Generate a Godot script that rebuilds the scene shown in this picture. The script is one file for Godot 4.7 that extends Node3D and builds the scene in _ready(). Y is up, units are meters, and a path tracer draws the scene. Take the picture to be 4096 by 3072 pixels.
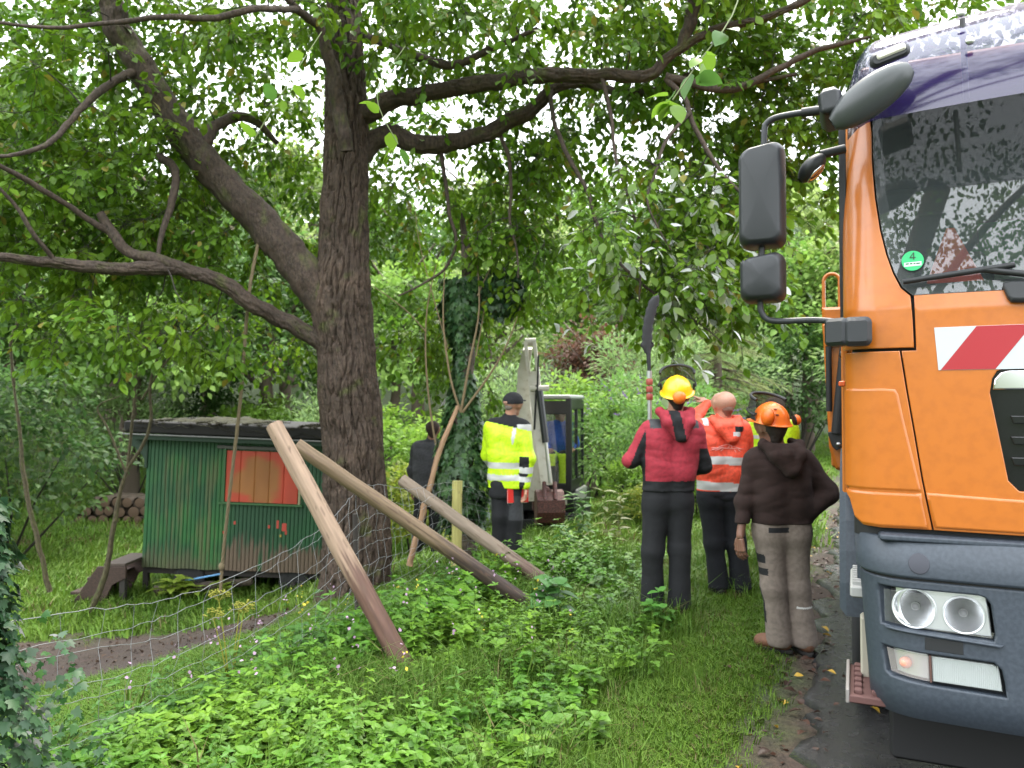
extends Node3D

func _ready() -> void:
	rng.seed = 7
	# camera, sky, sun, exposure
	var cam := Camera3D.new()
	cam.name = "camera"
	cam.position = Vector3(0, 1.66, 0)
	cam.rotation_degrees = Vector3(1.4, 0, 0)
	cam.fov = 53.0
	cam.near = 0.05
	cam.far = 600.0
	var lens := CameraAttributesPhysical.new()
	lens.frustum_focal_length = 24.07
	lens.frustum_focus_distance = 3.4
	lens.exposure_aperture = 3.0
	lens.frustum_near = 0.05
	lens.frustum_far = 600.0
	cam.attributes = lens
	add_child(cam)
	var sky := ProceduralSkyMaterial.new()
	sky.sky_top_color = Color(0.96, 0.98, 1.0)
	sky.sky_horizon_color = Color(0.68, 0.69, 0.7)
	sky.sky_curve = 0.6
	sky.ground_bottom_color = Color(0.12, 0.13, 0.08)
	sky.ground_horizon_color = Color(0.3, 0.32, 0.28)
	sky.sky_energy_multiplier = 1.3
	var env := Environment.new()
	env.background_mode = Environment.BG_SKY
	env.sky = Sky.new()
	env.sky.sky_material = sky
	env.background_energy_multiplier = 1.0
	env.tonemap_mode = Environment.TONE_MAPPER_LINEAR
	env.tonemap_exposure = 4.1
	env.sdfgi_enabled = true
	env.ssao_enabled = true
	env.ssil_enabled = true
	var we := WorldEnvironment.new()
	we.name = "world_environment"
	we.environment = env
	add_child(we)
	var sun := DirectionalLight3D.new()
	sun.name = "sun"
	sun.light_energy = 0.45
	sun.light_angular_distance = 20.0
	sun.light_color = Color(1.0, 0.97, 0.92)
	sun.shadow_enabled = true
	sun.rotation_degrees = Vector3(-60, 165, 0)
	add_child(sun)
	build_setting()
	build_tree()
	build_ivy()
	build_hut()
	build_fence()
	build_truck()
	build_excavator()
	build_people()
	build_plants()
	build_background()

# ---------- mesh builder ----------
class MB:
	var v := PackedVector3Array()
	var n := PackedVector3Array()
	var c := PackedColorArray()
	var i := PackedInt32Array()
	var col := Color.WHITE

	func vert(p: Vector3, nn: Vector3) -> int:
		v.append(p); n.append(nn); c.append(col)
		return v.size() - 1

	func tri(a: int, b: int, d: int) -> void:
		var g := (v[d] - v[a]).cross(v[b] - v[a])
		if g.dot(n[a] + n[b] + n[d]) < 0.0:
			i.append(a); i.append(d); i.append(b)
		else:
			i.append(a); i.append(b); i.append(d)

	func flat3(a: Vector3, b: Vector3, d: Vector3, towards: Vector3) -> void:
		var g := (b - a).cross(d - a).normalized()
		if g.dot(towards) < 0.0: g = -g
		tri(vert(a, g), vert(b, g), vert(d, g))

	func quad(a: Vector3, b: Vector3, d: Vector3, e: Vector3, towards: Vector3) -> void:
		var g := (d - a).cross(e - b).normalized()
		if g.dot(towards) < 0.0: g = -g
		var k := vert(a, g); vert(b, g); vert(d, g); vert(e, g)
		tri(k, k + 1, k + 2); tri(k, k + 2, k + 3)

	# box with rounded-looking chamfers
	func box(x: Transform3D, s: Vector3, bev := 0.006) -> MB:
		var h := s * 0.5
		bev = minf(bev, minf(h.x, minf(h.y, h.z)) * 0.9)
		var idx := {}
		for ax in 3:
			for sg in [-1, 1]:
				var nn := Vector3.ZERO
				nn[ax] = sg
				var ids := []
				for q in [[-1, -1], [1, -1], [1, 1], [-1, 1]]:
					var p := Vector3.ZERO
					p[ax] = sg * h[ax]
					p[(ax + 1) % 3] = q[0] * (h[(ax + 1) % 3] - bev)
					p[(ax + 2) % 3] = q[1] * (h[(ax + 2) % 3] - bev)
					var key := Vector3i(0, 0, 0)
					key[ax] = sg
					key[(ax + 1) % 3] = q[0]
					key[(ax + 2) % 3] = q[1]
					var id := vert(x * p, (x.basis * nn).normalized())
					ids.append(id)
					idx[[ax, key]] = id
				tri(ids[0], ids[1], ids[2]); tri(ids[0], ids[2], ids[3])
		for ax in 3:  # edges along ax between faces of the other two axes
			var b1 := (ax + 1) % 3
			var b2 := (ax + 2) % 3
			for s1 in [-1, 1]:
				for s2 in [-1, 1]:
					var k0 := Vector3i.ZERO
					k0[ax] = -1; k0[b1] = s1; k0[b2] = s2
					var k1 := k0
					k1[ax] = 1
					var a = idx[[b1, k0]]; var b = idx[[b1, k1]]; var d = idx[[b2, k1]]; var e = idx[[b2, k0]]
					tri(a, b, d); tri(a, d, e)
		for sx in [-1, 1]:
			for sy in [-1, 1]:
				for sz in [-1, 1]:
					var k := Vector3i(sx, sy, sz)
					tri(idx[[0, k]], idx[[1, k]], idx[[2, k]])
		return self

	func bx(p: Vector3, s: Vector3, bev := 0.006) -> MB:
		return box(Transform3D(Basis(), p), s, bev)

	# grid of points -> smooth surface
	func grid(rows: Array, wrap := false, inside := Vector3(1e9, 0, 0), flip := false) -> MB:
		var nr := rows.size()
		var nc: int = rows[0].size()
		var base := v.size()
		for r in nr:
			var row: PackedVector3Array = rows[r]
			var up: PackedVector3Array = rows[mini(r + 1, nr - 1)]
			var dn: PackedVector3Array = rows[maxi(r - 1, 0)]
			for k in nc:
				var k1 := (k + 1) % nc if wrap else mini(k + 1, nc - 1)
				var k0 := (k + nc - 1) % nc if wrap else maxi(k - 1, 0)
				var nn := (row[k1] - row[k0]).cross(up[k] - dn[k])
				if nn.length_squared() < 1e-16: nn = (row[k] - inside) if inside.x < 1e8 else Vector3.UP
				nn = nn.normalized()
				if flip: nn = -nn
				if inside.x < 1e8 and nn.dot(row[k] - inside) < 0: nn = -nn
				vert(row[k], nn)
		var kc := nc if wrap else nc - 1
		for r in nr - 1:
			for k in kc:
				var a := base + r * nc + k
				var b := base + r * nc + (k + 1) % nc
				tri(a, b, b + nc); tri(a, b + nc, a + nc)
		return self

	# tube along points with radii
	func tube(p: PackedVector3Array, r: PackedFloat32Array, seg := 8, caps := true) -> MB:
		var np := p.size()
		var up := Vector3.UP
		var t0 := (p[1] - p[0]).normalized()
		if absf(t0.dot(up)) > 0.9: up = Vector3.RIGHT
		var x := t0.cross(up).normalized()
		var base := v.size()
		for k in np:
			var t := (p[mini(k + 1, np - 1)] - p[maxi(k - 1, 0)]).normalized()
			x = (x - t * x.dot(t)).normalized()
			var y := t.cross(x)
			for s in seg:
				var a := TAU * s / seg
				var d := x * cos(a) + y * sin(a)
				vert(p[k] + d * r[k], d)
		for k in np - 1:
			for s in seg:
				var a := base + k * seg + s
				var b := base + k * seg + (s + 1) % seg
				tri(a, b, b + seg); tri(a, b + seg, a + seg)
		if caps:
			for e in [0, np - 1]:
				var t := (p[0] - p[1]).normalized() if e == 0 else (p[np - 1] - p[np - 2]).normalized()
				var cc := vert(p[e], t)
				var ring := []
				for s in seg: ring.append(vert(v[base + e * seg + s], t))
				for s in seg: tri(cc, ring[s], ring[(s + 1) % seg])
		return self

	func rod(a: Vector3, b: Vector3, r: float, seg := 8, r2 := -1.0) -> MB:
		return tube(PackedVector3Array([a, b]), PackedFloat32Array([r, r if r2 < 0 else r2]), seg)

	# lathe round the y axis of x: profile of (radius, height)
	func lathe(x: Transform3D, prof: Array, seg := 24) -> MB:
		var base := v.size()
		var np := prof.size()
		for k in np:
			var q: Vector2 = prof[k]
			var d: Vector2 = prof[mini(k + 1, np - 1)] - prof[maxi(k - 1, 0)]
			var pn := Vector2(d.y, -d.x).normalized()
			for s in seg:
				var a := TAU * s / seg
				vert(x * Vector3(q.x * cos(a), q.y, q.x * sin(a)), (x.basis * Vector3(pn.x * cos(a), pn.y, pn.x * sin(a))).normalized())
		for k in np - 1:
			for s in seg:
				var a := base + k * seg + s
				var b := base + k * seg + (s + 1) % seg
				tri(a, b, b + seg); tri(a, b + seg, a + seg)
		return self

	func ball(x: Transform3D, rx: float, ry: float, rz: float, seg := 16, rings := 10, from := 0.0, to := 1.0) -> MB:
		var base := v.size()
		for k in rings + 1:
			var f := PI * lerpf(from, to, float(k) / rings)
			for s in seg:
				var a := TAU * s / seg
				var d := Vector3(sin(f) * cos(a), cos(f), sin(f) * sin(a))
				vert(x * (d * Vector3(rx, ry, rz)), (x.basis * (d / Vector3(rx, ry, rz))).normalized())
		for k in rings:
			for s in seg:
				var a := base + k * seg + s
				var b := base + k * seg + (s + 1) % seg
				tri(a, b, b + seg); tri(a, b + seg, a + seg)
		return self

	# extruded polygon: poly in x/y of xf, thickness along z centred, small chamfer
	func ext(poly: PackedVector2Array, x: Transform3D, depth: float, bev := 0.0) -> MB:
		var inner := poly
		if bev > 0.0:
			var o := Geometry2D.offset_polygon(poly, -bev, Geometry2D.JOIN_MITER)
			if o.size() == 1 and o[0].size() == poly.size():
				inner = o[0]
				var best := 0
				for k in inner.size():
					if inner[k].distance_squared_to(poly[0]) < inner[best].distance_squared_to(poly[0]): best = k
				var re := PackedVector2Array()
				var same := Geometry2D.is_polygon_clockwise(inner) == Geometry2D.is_polygon_clockwise(poly)
				for k in inner.size(): re.append(inner[(best + k) % inner.size()] if same else inner[(best - k + 2 * inner.size()) % inner.size()])
				inner = re
			else: bev = 0.0
		var ids := Geometry2D.triangulate_polygon(inner)
		var zn := (x.basis.z).normalized()
		for sg in [-1.0, 1.0]:
			var base := v.size()
			for q in inner: vert(x * Vector3(q.x, q.y, sg * depth * 0.5), zn * sg)
			for k in range(0, ids.size(), 3): tri(base + ids[k], base + ids[k + 1], base + ids[k + 2])
		var m := poly.size()
		var ccw := not Geometry2D.is_polygon_clockwise(poly)
		for k in m:
			var p := poly[k]
			var q := poly[(k + 1) % m]
			var e := (q - p)
			var o := Vector2(e.y, -e.x).normalized() * (1.0 if ccw else -1.0)
			var on := (x.basis * Vector3(o.x, o.y, 0)).normalized()
			var z := depth * 0.5 - bev
			quad(x * Vector3(p.x, p.y, -z), x * Vector3(q.x, q.y, -z), x * Vector3(q.x, q.y, z), x * Vector3(p.x, p.y, z), on)
			if bev > 0.0:
				var pi := inner[k]
				var qi := inner[(k + 1) % m]
				for sg in [-1.0, 1.0]:
					quad(x * Vector3(p.x, p.y, sg * z), x * Vector3(q.x, q.y, sg * z), x * Vector3(qi.x, qi.y, sg * depth * 0.5), x * Vector3(pi.x, pi.y, sg * depth * 0.5), on + zn * sg)
		return self

	func mesh() -> ArrayMesh:
		var m := ArrayMesh.new()
		if i.is_empty(): return m
		var a := []
		a.resize(Mesh.ARRAY_MAX)
		a[Mesh.ARRAY_VERTEX] = v
		a[Mesh.ARRAY_NORMAL] = n
		a[Mesh.ARRAY_COLOR] = c
		a[Mesh.ARRAY_INDEX] = i
		m.add_surface_from_arrays(Mesh.PRIMITIVE_TRIANGLES, a)
		return m

var used := {}

func numbered(called: String) -> String:
	var k: int = used.get(called, 0)
	used[called] = k + 1
	return called if k == 0 else "%s_%03d" % [called, k]

func obj(called: String, m, mat: Material, parent: Node = self) -> MeshInstance3D:
	var o := MeshInstance3D.new()
	o.name = called if parent != self else numbered(called)
	o.mesh = m.mesh() if m is MB else m
	o.material_override = mat
	parent.add_child(o, true)
	return o

func tag(o: Node, label: String, category := "", group := "", kind := "") -> Node:
	if label: o.set_meta("label", label)
	if category: o.set_meta("category", category)
	if group: o.set_meta("group", group)
	if kind: o.set_meta("kind", kind)
	return o

func thing(called: String, label: String, category: String, at := Vector3.ZERO, turn := 0.0, group := "") -> Node3D:
	var o := Node3D.new()
	o.name = numbered(called)
	add_child(o)
	o.position = at
	o.rotation.y = turn
	tag(o, label, category, group)
	return o

func dup(root: Node3D, at: Vector3, turn: float, size: float, label: String) -> Node3D:
	var r: Node3D = root.duplicate()
	var base := String(root.name)
	if base.length() > 4 and base[-4] == "_" and base.right(3).is_valid_int(): base = base.left(-4)
	r.name = numbered(base)
	add_child(r)
	r.position = at
	r.rotation.y = turn
	r.scale = Vector3.ONE * size
	r.set_meta("label", label)
	return r

var mats := {}

# linear base colour
func M(called: String, c: Color, rough := 0.7, metal := 0.0) -> StandardMaterial3D:
	if mats.has(called): return mats[called]
	var m := StandardMaterial3D.new()
	m.resource_name = called
	m.albedo_color = c.linear_to_srgb()
	m.roughness = rough
	m.metallic = metal
	mats[called] = m
	return m

func noise_tex(seed_: int, freq: float, stops: Array, size := 512, type := FastNoiseLite.TYPE_SIMPLEX_SMOOTH, octaves := 4, nrm := false, sx := 1.0) -> NoiseTexture2D:
	var f := FastNoiseLite.new()
	f.seed = seed_
	f.noise_type = type
	f.frequency = freq
	f.fractal_octaves = octaves
	var t := NoiseTexture2D.new()
	t.width = size
	t.height = size
	t.seamless = true
	t.noise = f
	if nrm:
		t.as_normal_map = true
		t.bump_strength = 6.0
	elif stops:
		var g := Gradient.new()
		g.offsets = PackedFloat32Array(stops.map(func(s): return s[0]))
		g.colors = PackedColorArray(stops.map(func(s): return (s[1] as Color).linear_to_srgb()))
		t.color_ramp = g
	return t

# material whose colour comes from noise, laid on by world or object axes
func MT(called: String, tex: Texture2D, scale: Vector3, rough := 0.8, nrm: Texture2D = null, ns := 1.0, world := false) -> StandardMaterial3D:
	var m := M(called, Color.WHITE, rough)
	m.albedo_texture = tex
	m.uv1_triplanar = true
	m.uv1_world_triplanar = world
	m.uv1_scale = scale
	if nrm:
		m.normal_enabled = true
		m.normal_texture = nrm
		m.normal_scale = ns
	return m

func V(a: Array) -> PackedVector3Array:
	var p := PackedVector3Array()
	for k in range(0, a.size(), 3): p.append(Vector3(a[k], a[k + 1], a[k + 2]))
	return p

func P2(a: Array) -> PackedVector2Array:
	var p := PackedVector2Array()
	for k in range(0, a.size(), 2): p.append(Vector2(a[k], a[k + 1]))
	return p

func catmull(p: PackedVector3Array, per := 6) -> PackedVector3Array:
	var o := PackedVector3Array()
	for k in p.size() - 1:
		var a := p[maxi(k - 1, 0)]
		var d := p[mini(k + 2, p.size() - 1)]
		for s in per: o.append(p[k].cubic_interpolate(p[k + 1], a, d, float(s) / per))
	o.append(p[-1])
	return o

func rr(a: Array) -> PackedFloat32Array: return PackedFloat32Array(a)

func fill(n: int, r: float) -> PackedFloat32Array:
	var a := PackedFloat32Array()
	a.resize(n)
	a.fill(r)
	return a

func rounded(w: float, h: float, r: float, seg := 4) -> PackedVector2Array:
	var p := PackedVector2Array()
	for c in [[1, 1, 0], [-1, 1, 1], [-1, -1, 2], [1, -1, 3]]:
		for k in seg + 1:
			var a: float = PI / 2 * (c[2] + float(k) / seg)
			p.append(Vector2(c[0] * (w / 2 - r) + r * cos(a), c[1] * (h / 2 - r) + r * sin(a)))
	return p

# instanced copies as one node
func scatter(called: String, m: Mesh, mat: Material, buf: PackedFloat32Array, parent: Node, stuff := true) -> MultiMeshInstance3D:
	var mm := MultiMesh.new()
	mm.transform_format = MultiMesh.TRANSFORM_3D
	mm.use_colors = true
	mm.mesh = m
	mm.instance_count = buf.size() / 16
	mm.buffer = buf
	var o := MultiMeshInstance3D.new()
	o.name = called if parent != self else numbered(called)
	o.multimesh = mm
	o.material_override = mat
	parent.add_child(o, true)
	if stuff: o.set_meta("kind", "stuff")
	return o

func put(buf: PackedFloat32Array, b: Basis, p: Vector3, c: Color) -> void:
	buf.append_array(PackedFloat32Array([b.x.x, b.y.x, b.z.x, p.x, b.x.y, b.y.y, b.z.y, p.y, b.x.z, b.y.z, b.z.z, p.z, c.r, c.g, c.b, 1.0]))

func leaf_basis(dir: Vector3, up: Vector3, s: float) -> Basis:
	var x := up.cross(dir)
	if x.length_squared() < 1e-6: x = Vector3.RIGHT.cross(dir)
	x = x.normalized()
	var n := dir.cross(x)
	return Basis(x * s, n * s, dir * s)

# a folded leaf along +z, blade in x, unit length
func leaf_mesh(w := 0.5, fold := 0.12, curl := 0.12, prof := [0.0, 0.55, 1.0, 0.92, 0.6, 0.0]) -> ArrayMesh:
	var m := MB.new()
	var k := prof.size()
	var rows := []
	for j in k:
		var t := float(j) / (k - 1)
		var hw: float = w * 0.5 * prof[j]
		var y := -curl * t * t
		rows.append(PackedVector3Array([Vector3(-hw, y + fold * prof[j] * 0.5, t), Vector3(0, y, t), Vector3(hw, y + fold * prof[j] * 0.5, t)]))
	m.grid(rows, false, Vector3(0, -50, 0.5))
	return m.mesh()

# lobed leaf (ivy, maple) as a fan, unit length
func lobed_mesh() -> ArrayMesh:
	var m := MB.new()
	var pts := P2([0, 0, 0.3, -0.05, 0.5, 0.12, 0.32, 0.3, 0.42, 0.62, 0.17, 0.6, 0, 1, -0.17, 0.6, -0.42, 0.62, -0.32, 0.3, -0.5, 0.12, -0.3, -0.05])
	var c := m.vert(Vector3(0, 0, 0.35), Vector3.UP)
	for p in pts: m.vert(Vector3(p.x, -0.22 * absf(p.x) - 0.1 * p.y * p.y, p.y), Vector3(p.x * 0.5, 1, 0).normalized())
	for k in pts.size(): m.tri(c, c + 1 + k, c + 1 + (k + 1) % pts.size())
	return m.mesh()

func foliage(called: String, c: Color, rough := 0.42, through := 0.9, spec := 0.38) -> StandardMaterial3D:
	var m := M(called, c, rough)
	m.vertex_color_use_as_albedo = true
	m.backlight_enabled = true
	m.backlight = Color(through, through, through).linear_to_srgb()
	m.metallic_specular = spec
	return m

var rng := RandomNumberGenerator.new()

func rnd(a := 0.0, b := 1.0) -> float: return rng.randf_range(a, b)

func rdir() -> Vector3:
	var z := rng.randf_range(-1, 1)
	var a := rng.randf() * TAU
	return Vector3(sqrt(1 - z * z) * cos(a), z, sqrt(1 - z * z) * sin(a))

# ---------- setting ----------
const ROAD_D := Vector2(0.407, -0.914)
var ground_noise := FastNoiseLite.new()

func off_road(x: float, z: float) -> float:  # metres left of the asphalt edge
	return -((x - 1.28) * 0.914 + (z + 3.59) * 0.407)

func H(x: float, z: float) -> float:
	var l := off_road(x, z)
	var y := -1.22 * smoothstep(2.3, 8.2, l) * smoothstep(-30.0, -14.0, z)
	y += -0.02 + 0.03 * smoothstep(0.0, 0.6, l) * (1.0 - smoothstep(1.5, 3.0, l))
	var back := maxf(0.0, -z - 21.0 - 0.25 * maxf(0, x))
	y += 0.24 * back * smoothstep(0.0, 16.0, back)
	var lft := maxf(0.0, -x - 11.0)
	y += 0.3 * lft * smoothstep(0.0, 8.0, lft)
	y += ground_noise.get_noise_2d(x * 1.0, z * 1.0) * 0.05 * smoothstep(0.0, 1.5, l)
	y += ground_noise.get_noise_2d(x * 9.0, z * 9.0) * 0.02 * smoothstep(0.1, 0.6, l)
	return y

func dirt(x: float, z: float) -> float:  # bare trodden soil by the hut
	var n := ground_noise.get_noise_2d(x * 14.0 + 90.0, z * 14.0) * 0.7
	var band := 1.0 - smoothstep(1.1, 1.7, absf(z + 8.4 + 0.06 * (x + 4.0)) + n * 0.8)
	band *= smoothstep(-8.5, -6.5, x) * (1.0 - smoothstep(-2.5, -1.9, x))
	var verge := 1.0 - smoothstep(0.1, 0.42, absf(off_road(x, z) + 0.1) + n * 0.35)
	return maxf(band, verge)

func build_setting() -> void:
	ground_noise.seed = 3
	ground_noise.frequency = 0.11
	ground_noise.fractal_octaves = 3
	var m := MB.new()
	var xs := PackedFloat32Array()
	var zs := PackedFloat32Array()
	for k in range(-80, 81): xs.append(signf(k) * (absf(k) * 0.11 + pow(maxf(0.0, absf(k) - 45.0), 2.0) * 0.07))
	for k in range(-40, 150): zs.append(-(k * 0.12 + pow(maxf(0.0, k - 105.0), 2.0) * 0.05) if k > -22 else 2.64 + pow(-22.0 - k, 2.0) * 0.25)
	var rows := []
	var cols := PackedColorArray()
	var soil := Color(0.055, 0.035, 0.025)
	var turf := Color(0.065, 0.115, 0.028)
	for z in zs:
		var row := PackedVector3Array()
		for x in xs:
			row.append(Vector3(x, H(x, z), z))
			var d := dirt(x, z)
			var e := 0.5 + 0.5 * ground_noise.get_noise_2d(x * 30.0, z * 30.0)
			var t := turf.lerp(Color(0.06, 0.055, 0.03), e * 0.7)
			cols.append(t.lerp(soil * (0.75 + 0.5 * e), d))
		rows.append(row)
	m.grid(rows, false, Vector3(0, -9e5, 0))
	m.c = cols
	var gm := M("ground", Color.WHITE, 0.9)
	gm.vertex_color_use_as_albedo = true
	gm.albedo_texture = noise_tex(5, 0.03, [[0.2, Color(0.5, 0.5, 0.5)], [0.8, Color(1, 1, 1)]], 512)
	gm.uv1_triplanar = true
	gm.uv1_world_triplanar = true
	gm.uv1_scale = Vector3(1.1, 1.1, 1.1)
	gm.normal_enabled = true
	gm.normal_texture = noise_tex(6, 0.05, [], 512, FastNoiseLite.TYPE_SIMPLEX_SMOOTH, 5, true)
	gm.normal_scale = 1.0
	tag(obj("ground", m, gm), "", "", "", "structure")
	# wet asphalt with a crumbling edge
	m = MB.new()
	rows = []
	for k in 340:
		var a := -6.0 + k * 0.12 if k < 240 else 22.8 + (k - 240) * 0.8
		var row := PackedVector3Array()
		var bend := 0.004 * pow(maxf(0.0, a - 8.0), 2.0)
		var edge := ground_noise.get_noise_2d(a * 22.0, 7.0) * 0.16 + ground_noise.get_noise_2d(a * 90.0, 3.0) * 0.05
		for j in 26:
			var u := edge + (j * 0.05 if j < 12 else 0.6 + (j - 12) * 0.3)
			var q := Vector2(1.28, -3.59) + ROAD_D * a + Vector2(0.914, 0.407) * (u + bend)
			var y := 0.012 + 0.004 * ground_noise.get_noise_2d(q.x * 40.0, q.y * 40.0)
			if j == 0: y = -0.06
			y = maxf(y, H(q.x, q.y) + 0.006) if j > 0 else y
			row.append(Vector3(q.x, y, q.y))
		rows.append(row)
	m.grid(rows, false, Vector3(0, -9e5, 0))
	var am := MT("asphalt", noise_tex(11, 0.12, [[0.15, Color(0.01, 0.01, 0.011)], [0.5, Color(0.02, 0.02, 0.021)], [0.85, Color(0.05, 0.049, 0.047)]], 512, FastNoiseLite.TYPE_SIMPLEX, 5), Vector3(1.6, 1.6, 1.6), 1.0, noise_tex(12, 0.2, [], 512, FastNoiseLite.TYPE_SIMPLEX, 3, true), 0.8, true)
	am.roughness_texture = noise_tex(13, 0.012, [[0.45, Color(0.008, 0.008, 0.008)], [0.62, Color(0.04, 0.04, 0.04)], [0.85, Color(0.2, 0.2, 0.2)]], 512)
	tag(obj("road", m, am), "", "", "", "structure")
	grass_and_litter()

func blade_tuft(n: int, h: float, spread: float, w: float) -> ArrayMesh:
	var m := MB.new()
	for k in n:
		var a := rnd(0, TAU)
		var o := Vector3(cos(a), 0, sin(a))
		var side := Vector3(-sin(a + rnd(-1, 1)), 0, cos(a + rnd(-1, 1)))
		var root := o * rnd(0, spread)
		var hh := h * rnd(0.5, 1.1)
		var bend := o * hh * rnd(0.15, 0.8) + Vector3(rnd(-0.2, 0.2), 0, rnd(-0.2, 0.2)) * hh
		var nn := (o + Vector3.UP * 1.2).normalized()
		var ww := w * rnd(0.7, 1.3)
		m.col = Color.WHITE * rnd(0.75, 1.2)
		var p1 := root + bend * 0.3 + Vector3.UP * hh * 0.6
		var p2 := root + bend + Vector3.UP * hh * rnd(0.7, 1.0)
		var i0 := m.vert(root - side * ww, nn); m.vert(root + side * ww, nn)
		m.vert(p1 - side * ww * 0.8, nn); m.vert(p1 + side * ww * 0.8, nn); m.vert(p2, nn)
		m.tri(i0, i0 + 1, i0 + 3); m.tri(i0, i0 + 3, i0 + 2); m.tri(i0 + 2, i0 + 3, i0 + 4)
	return m.mesh()

func grass_and_litter() -> void:
	var gmat := foliage("grass_blades", Color(1, 1, 1), 0.5, 0.7)
	var tufts := [blade_tuft(22, 0.075, 0.07, 0.0022), blade_tuft(22, 0.095, 0.08, 0.0022), blade_tuft(12, 0.24, 0.05, 0.0028), blade_tuft(12, 0.2, 0.16, 0.009)]
	var bufs := [PackedFloat32Array(), PackedFloat32Array(), PackedFloat32Array(), PackedFloat32Array()]
	for k in 85000:
		var far := k % 3 == 0
		var d := rnd(9.0, 30.0) if far else 2.6 + 7.5 * pow(rng.randf(), 0.8)
		var ax := rnd(-0.72, 0.62)
		var x := ax * d
		var z := -d
		var l := off_road(x, z)
		if l < 0.06 + rnd(0, 0.3): continue
		var di := dirt(x, z)
		if rng.randf() < di * 1.3 - 0.1: continue
		var patch := ground_noise.get_noise_2d(x * 8.0 + 50, z * 8.0)
		var kind := 3 if far else (0 if patch < -0.05 else 1)
		if not far and l > 0.5 and patch > 0.22 and rng.randf() < 0.35: kind = 2
		var c := Color(0.13, 0.27, 0.03).lerp(Color(0.19, 0.31, 0.04), rng.randf()).lerp(Color(0.05, 0.12, 0.025), clampf(patch + 0.2, 0, 1) * 0.45)
		if not far and l > 3.4: kind = 0
		if rng.randf() < 0.06: c = Color(0.2, 0.17, 0.07)
		var s := rnd(0.6, 1.3)
		put(bufs[kind], Basis(Vector3.UP, rnd(0, TAU)).scaled(Vector3(s, s * rnd(0.7, 1.2), s)), Vector3(x, H(x, z) - 0.01, z), c)
	for k in 4:
		tag(scatter("grass", tufts[k], gmat, bufs[k], self), ["short turf on the verge", "uneven verge grass", "tall loose grass stems", "meadow grass in the distance"][k] + " growing beyond the road edge", "grass")
	# dead leaves and chips along the road edge
	var b := PackedFloat32Array()
	for k in 520:
		var a := rnd(-0.8, 9.0)
		var u := rng.randfn(-0.12, 0.2)
		if k % 6 == 0: u = rnd(-3.0, 0.6)
		var q := Vector2(1.28, -3.59) + ROAD_D * a + Vector2(0.914, 0.407) * u
		var c := Color(0.07, 0.03, 0.018).lerp(Color(0.035, 0.02, 0.015), rng.randf())
		if rng.randf() < 0.06: c = Color(0.45, 0.28, 0.04)
		put(b, leaf_basis(Vector3(rnd(-1, 1), rnd(-0.2, 0.3), rnd(-1, 1)).normalized(), Vector3(rnd(-0.5, 0.5), 1, rnd(-0.5, 0.5)).normalized(), rnd(0.025, 0.075)), Vector3(q.x, maxf(H(q.x, q.y), 0.012 if u > 0.0 else -1.0) + rnd(0.004, 0.02), q.y), c)
	for k in 1500:  # clods and twigs on the bare soil by the hut
		var x := rnd(-6.5, -2.0)
		var z := rnd(-10.2, -6.8)
		if dirt(x, z) < 0.6: continue
		put(b, leaf_basis(rdir(), (Vector3.UP + rdir() * 0.8).normalized(), rnd(0.015, 0.06)), Vector3(x, H(x, z) + 0.005, z), Color(0.09, 0.055, 0.035).lerp(Color(0.04, 0.025, 0.018), rng.randf()))
	tag(scatter("leaf_litter", leaf_mesh(0.6, 0.3, 0.3), foliage("dead_leaf", Color.WHITE, 0.45, 0.3), b, self), "brown fallen leaves and scraps along the road edge and on bare soil", "leaf litter")

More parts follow.
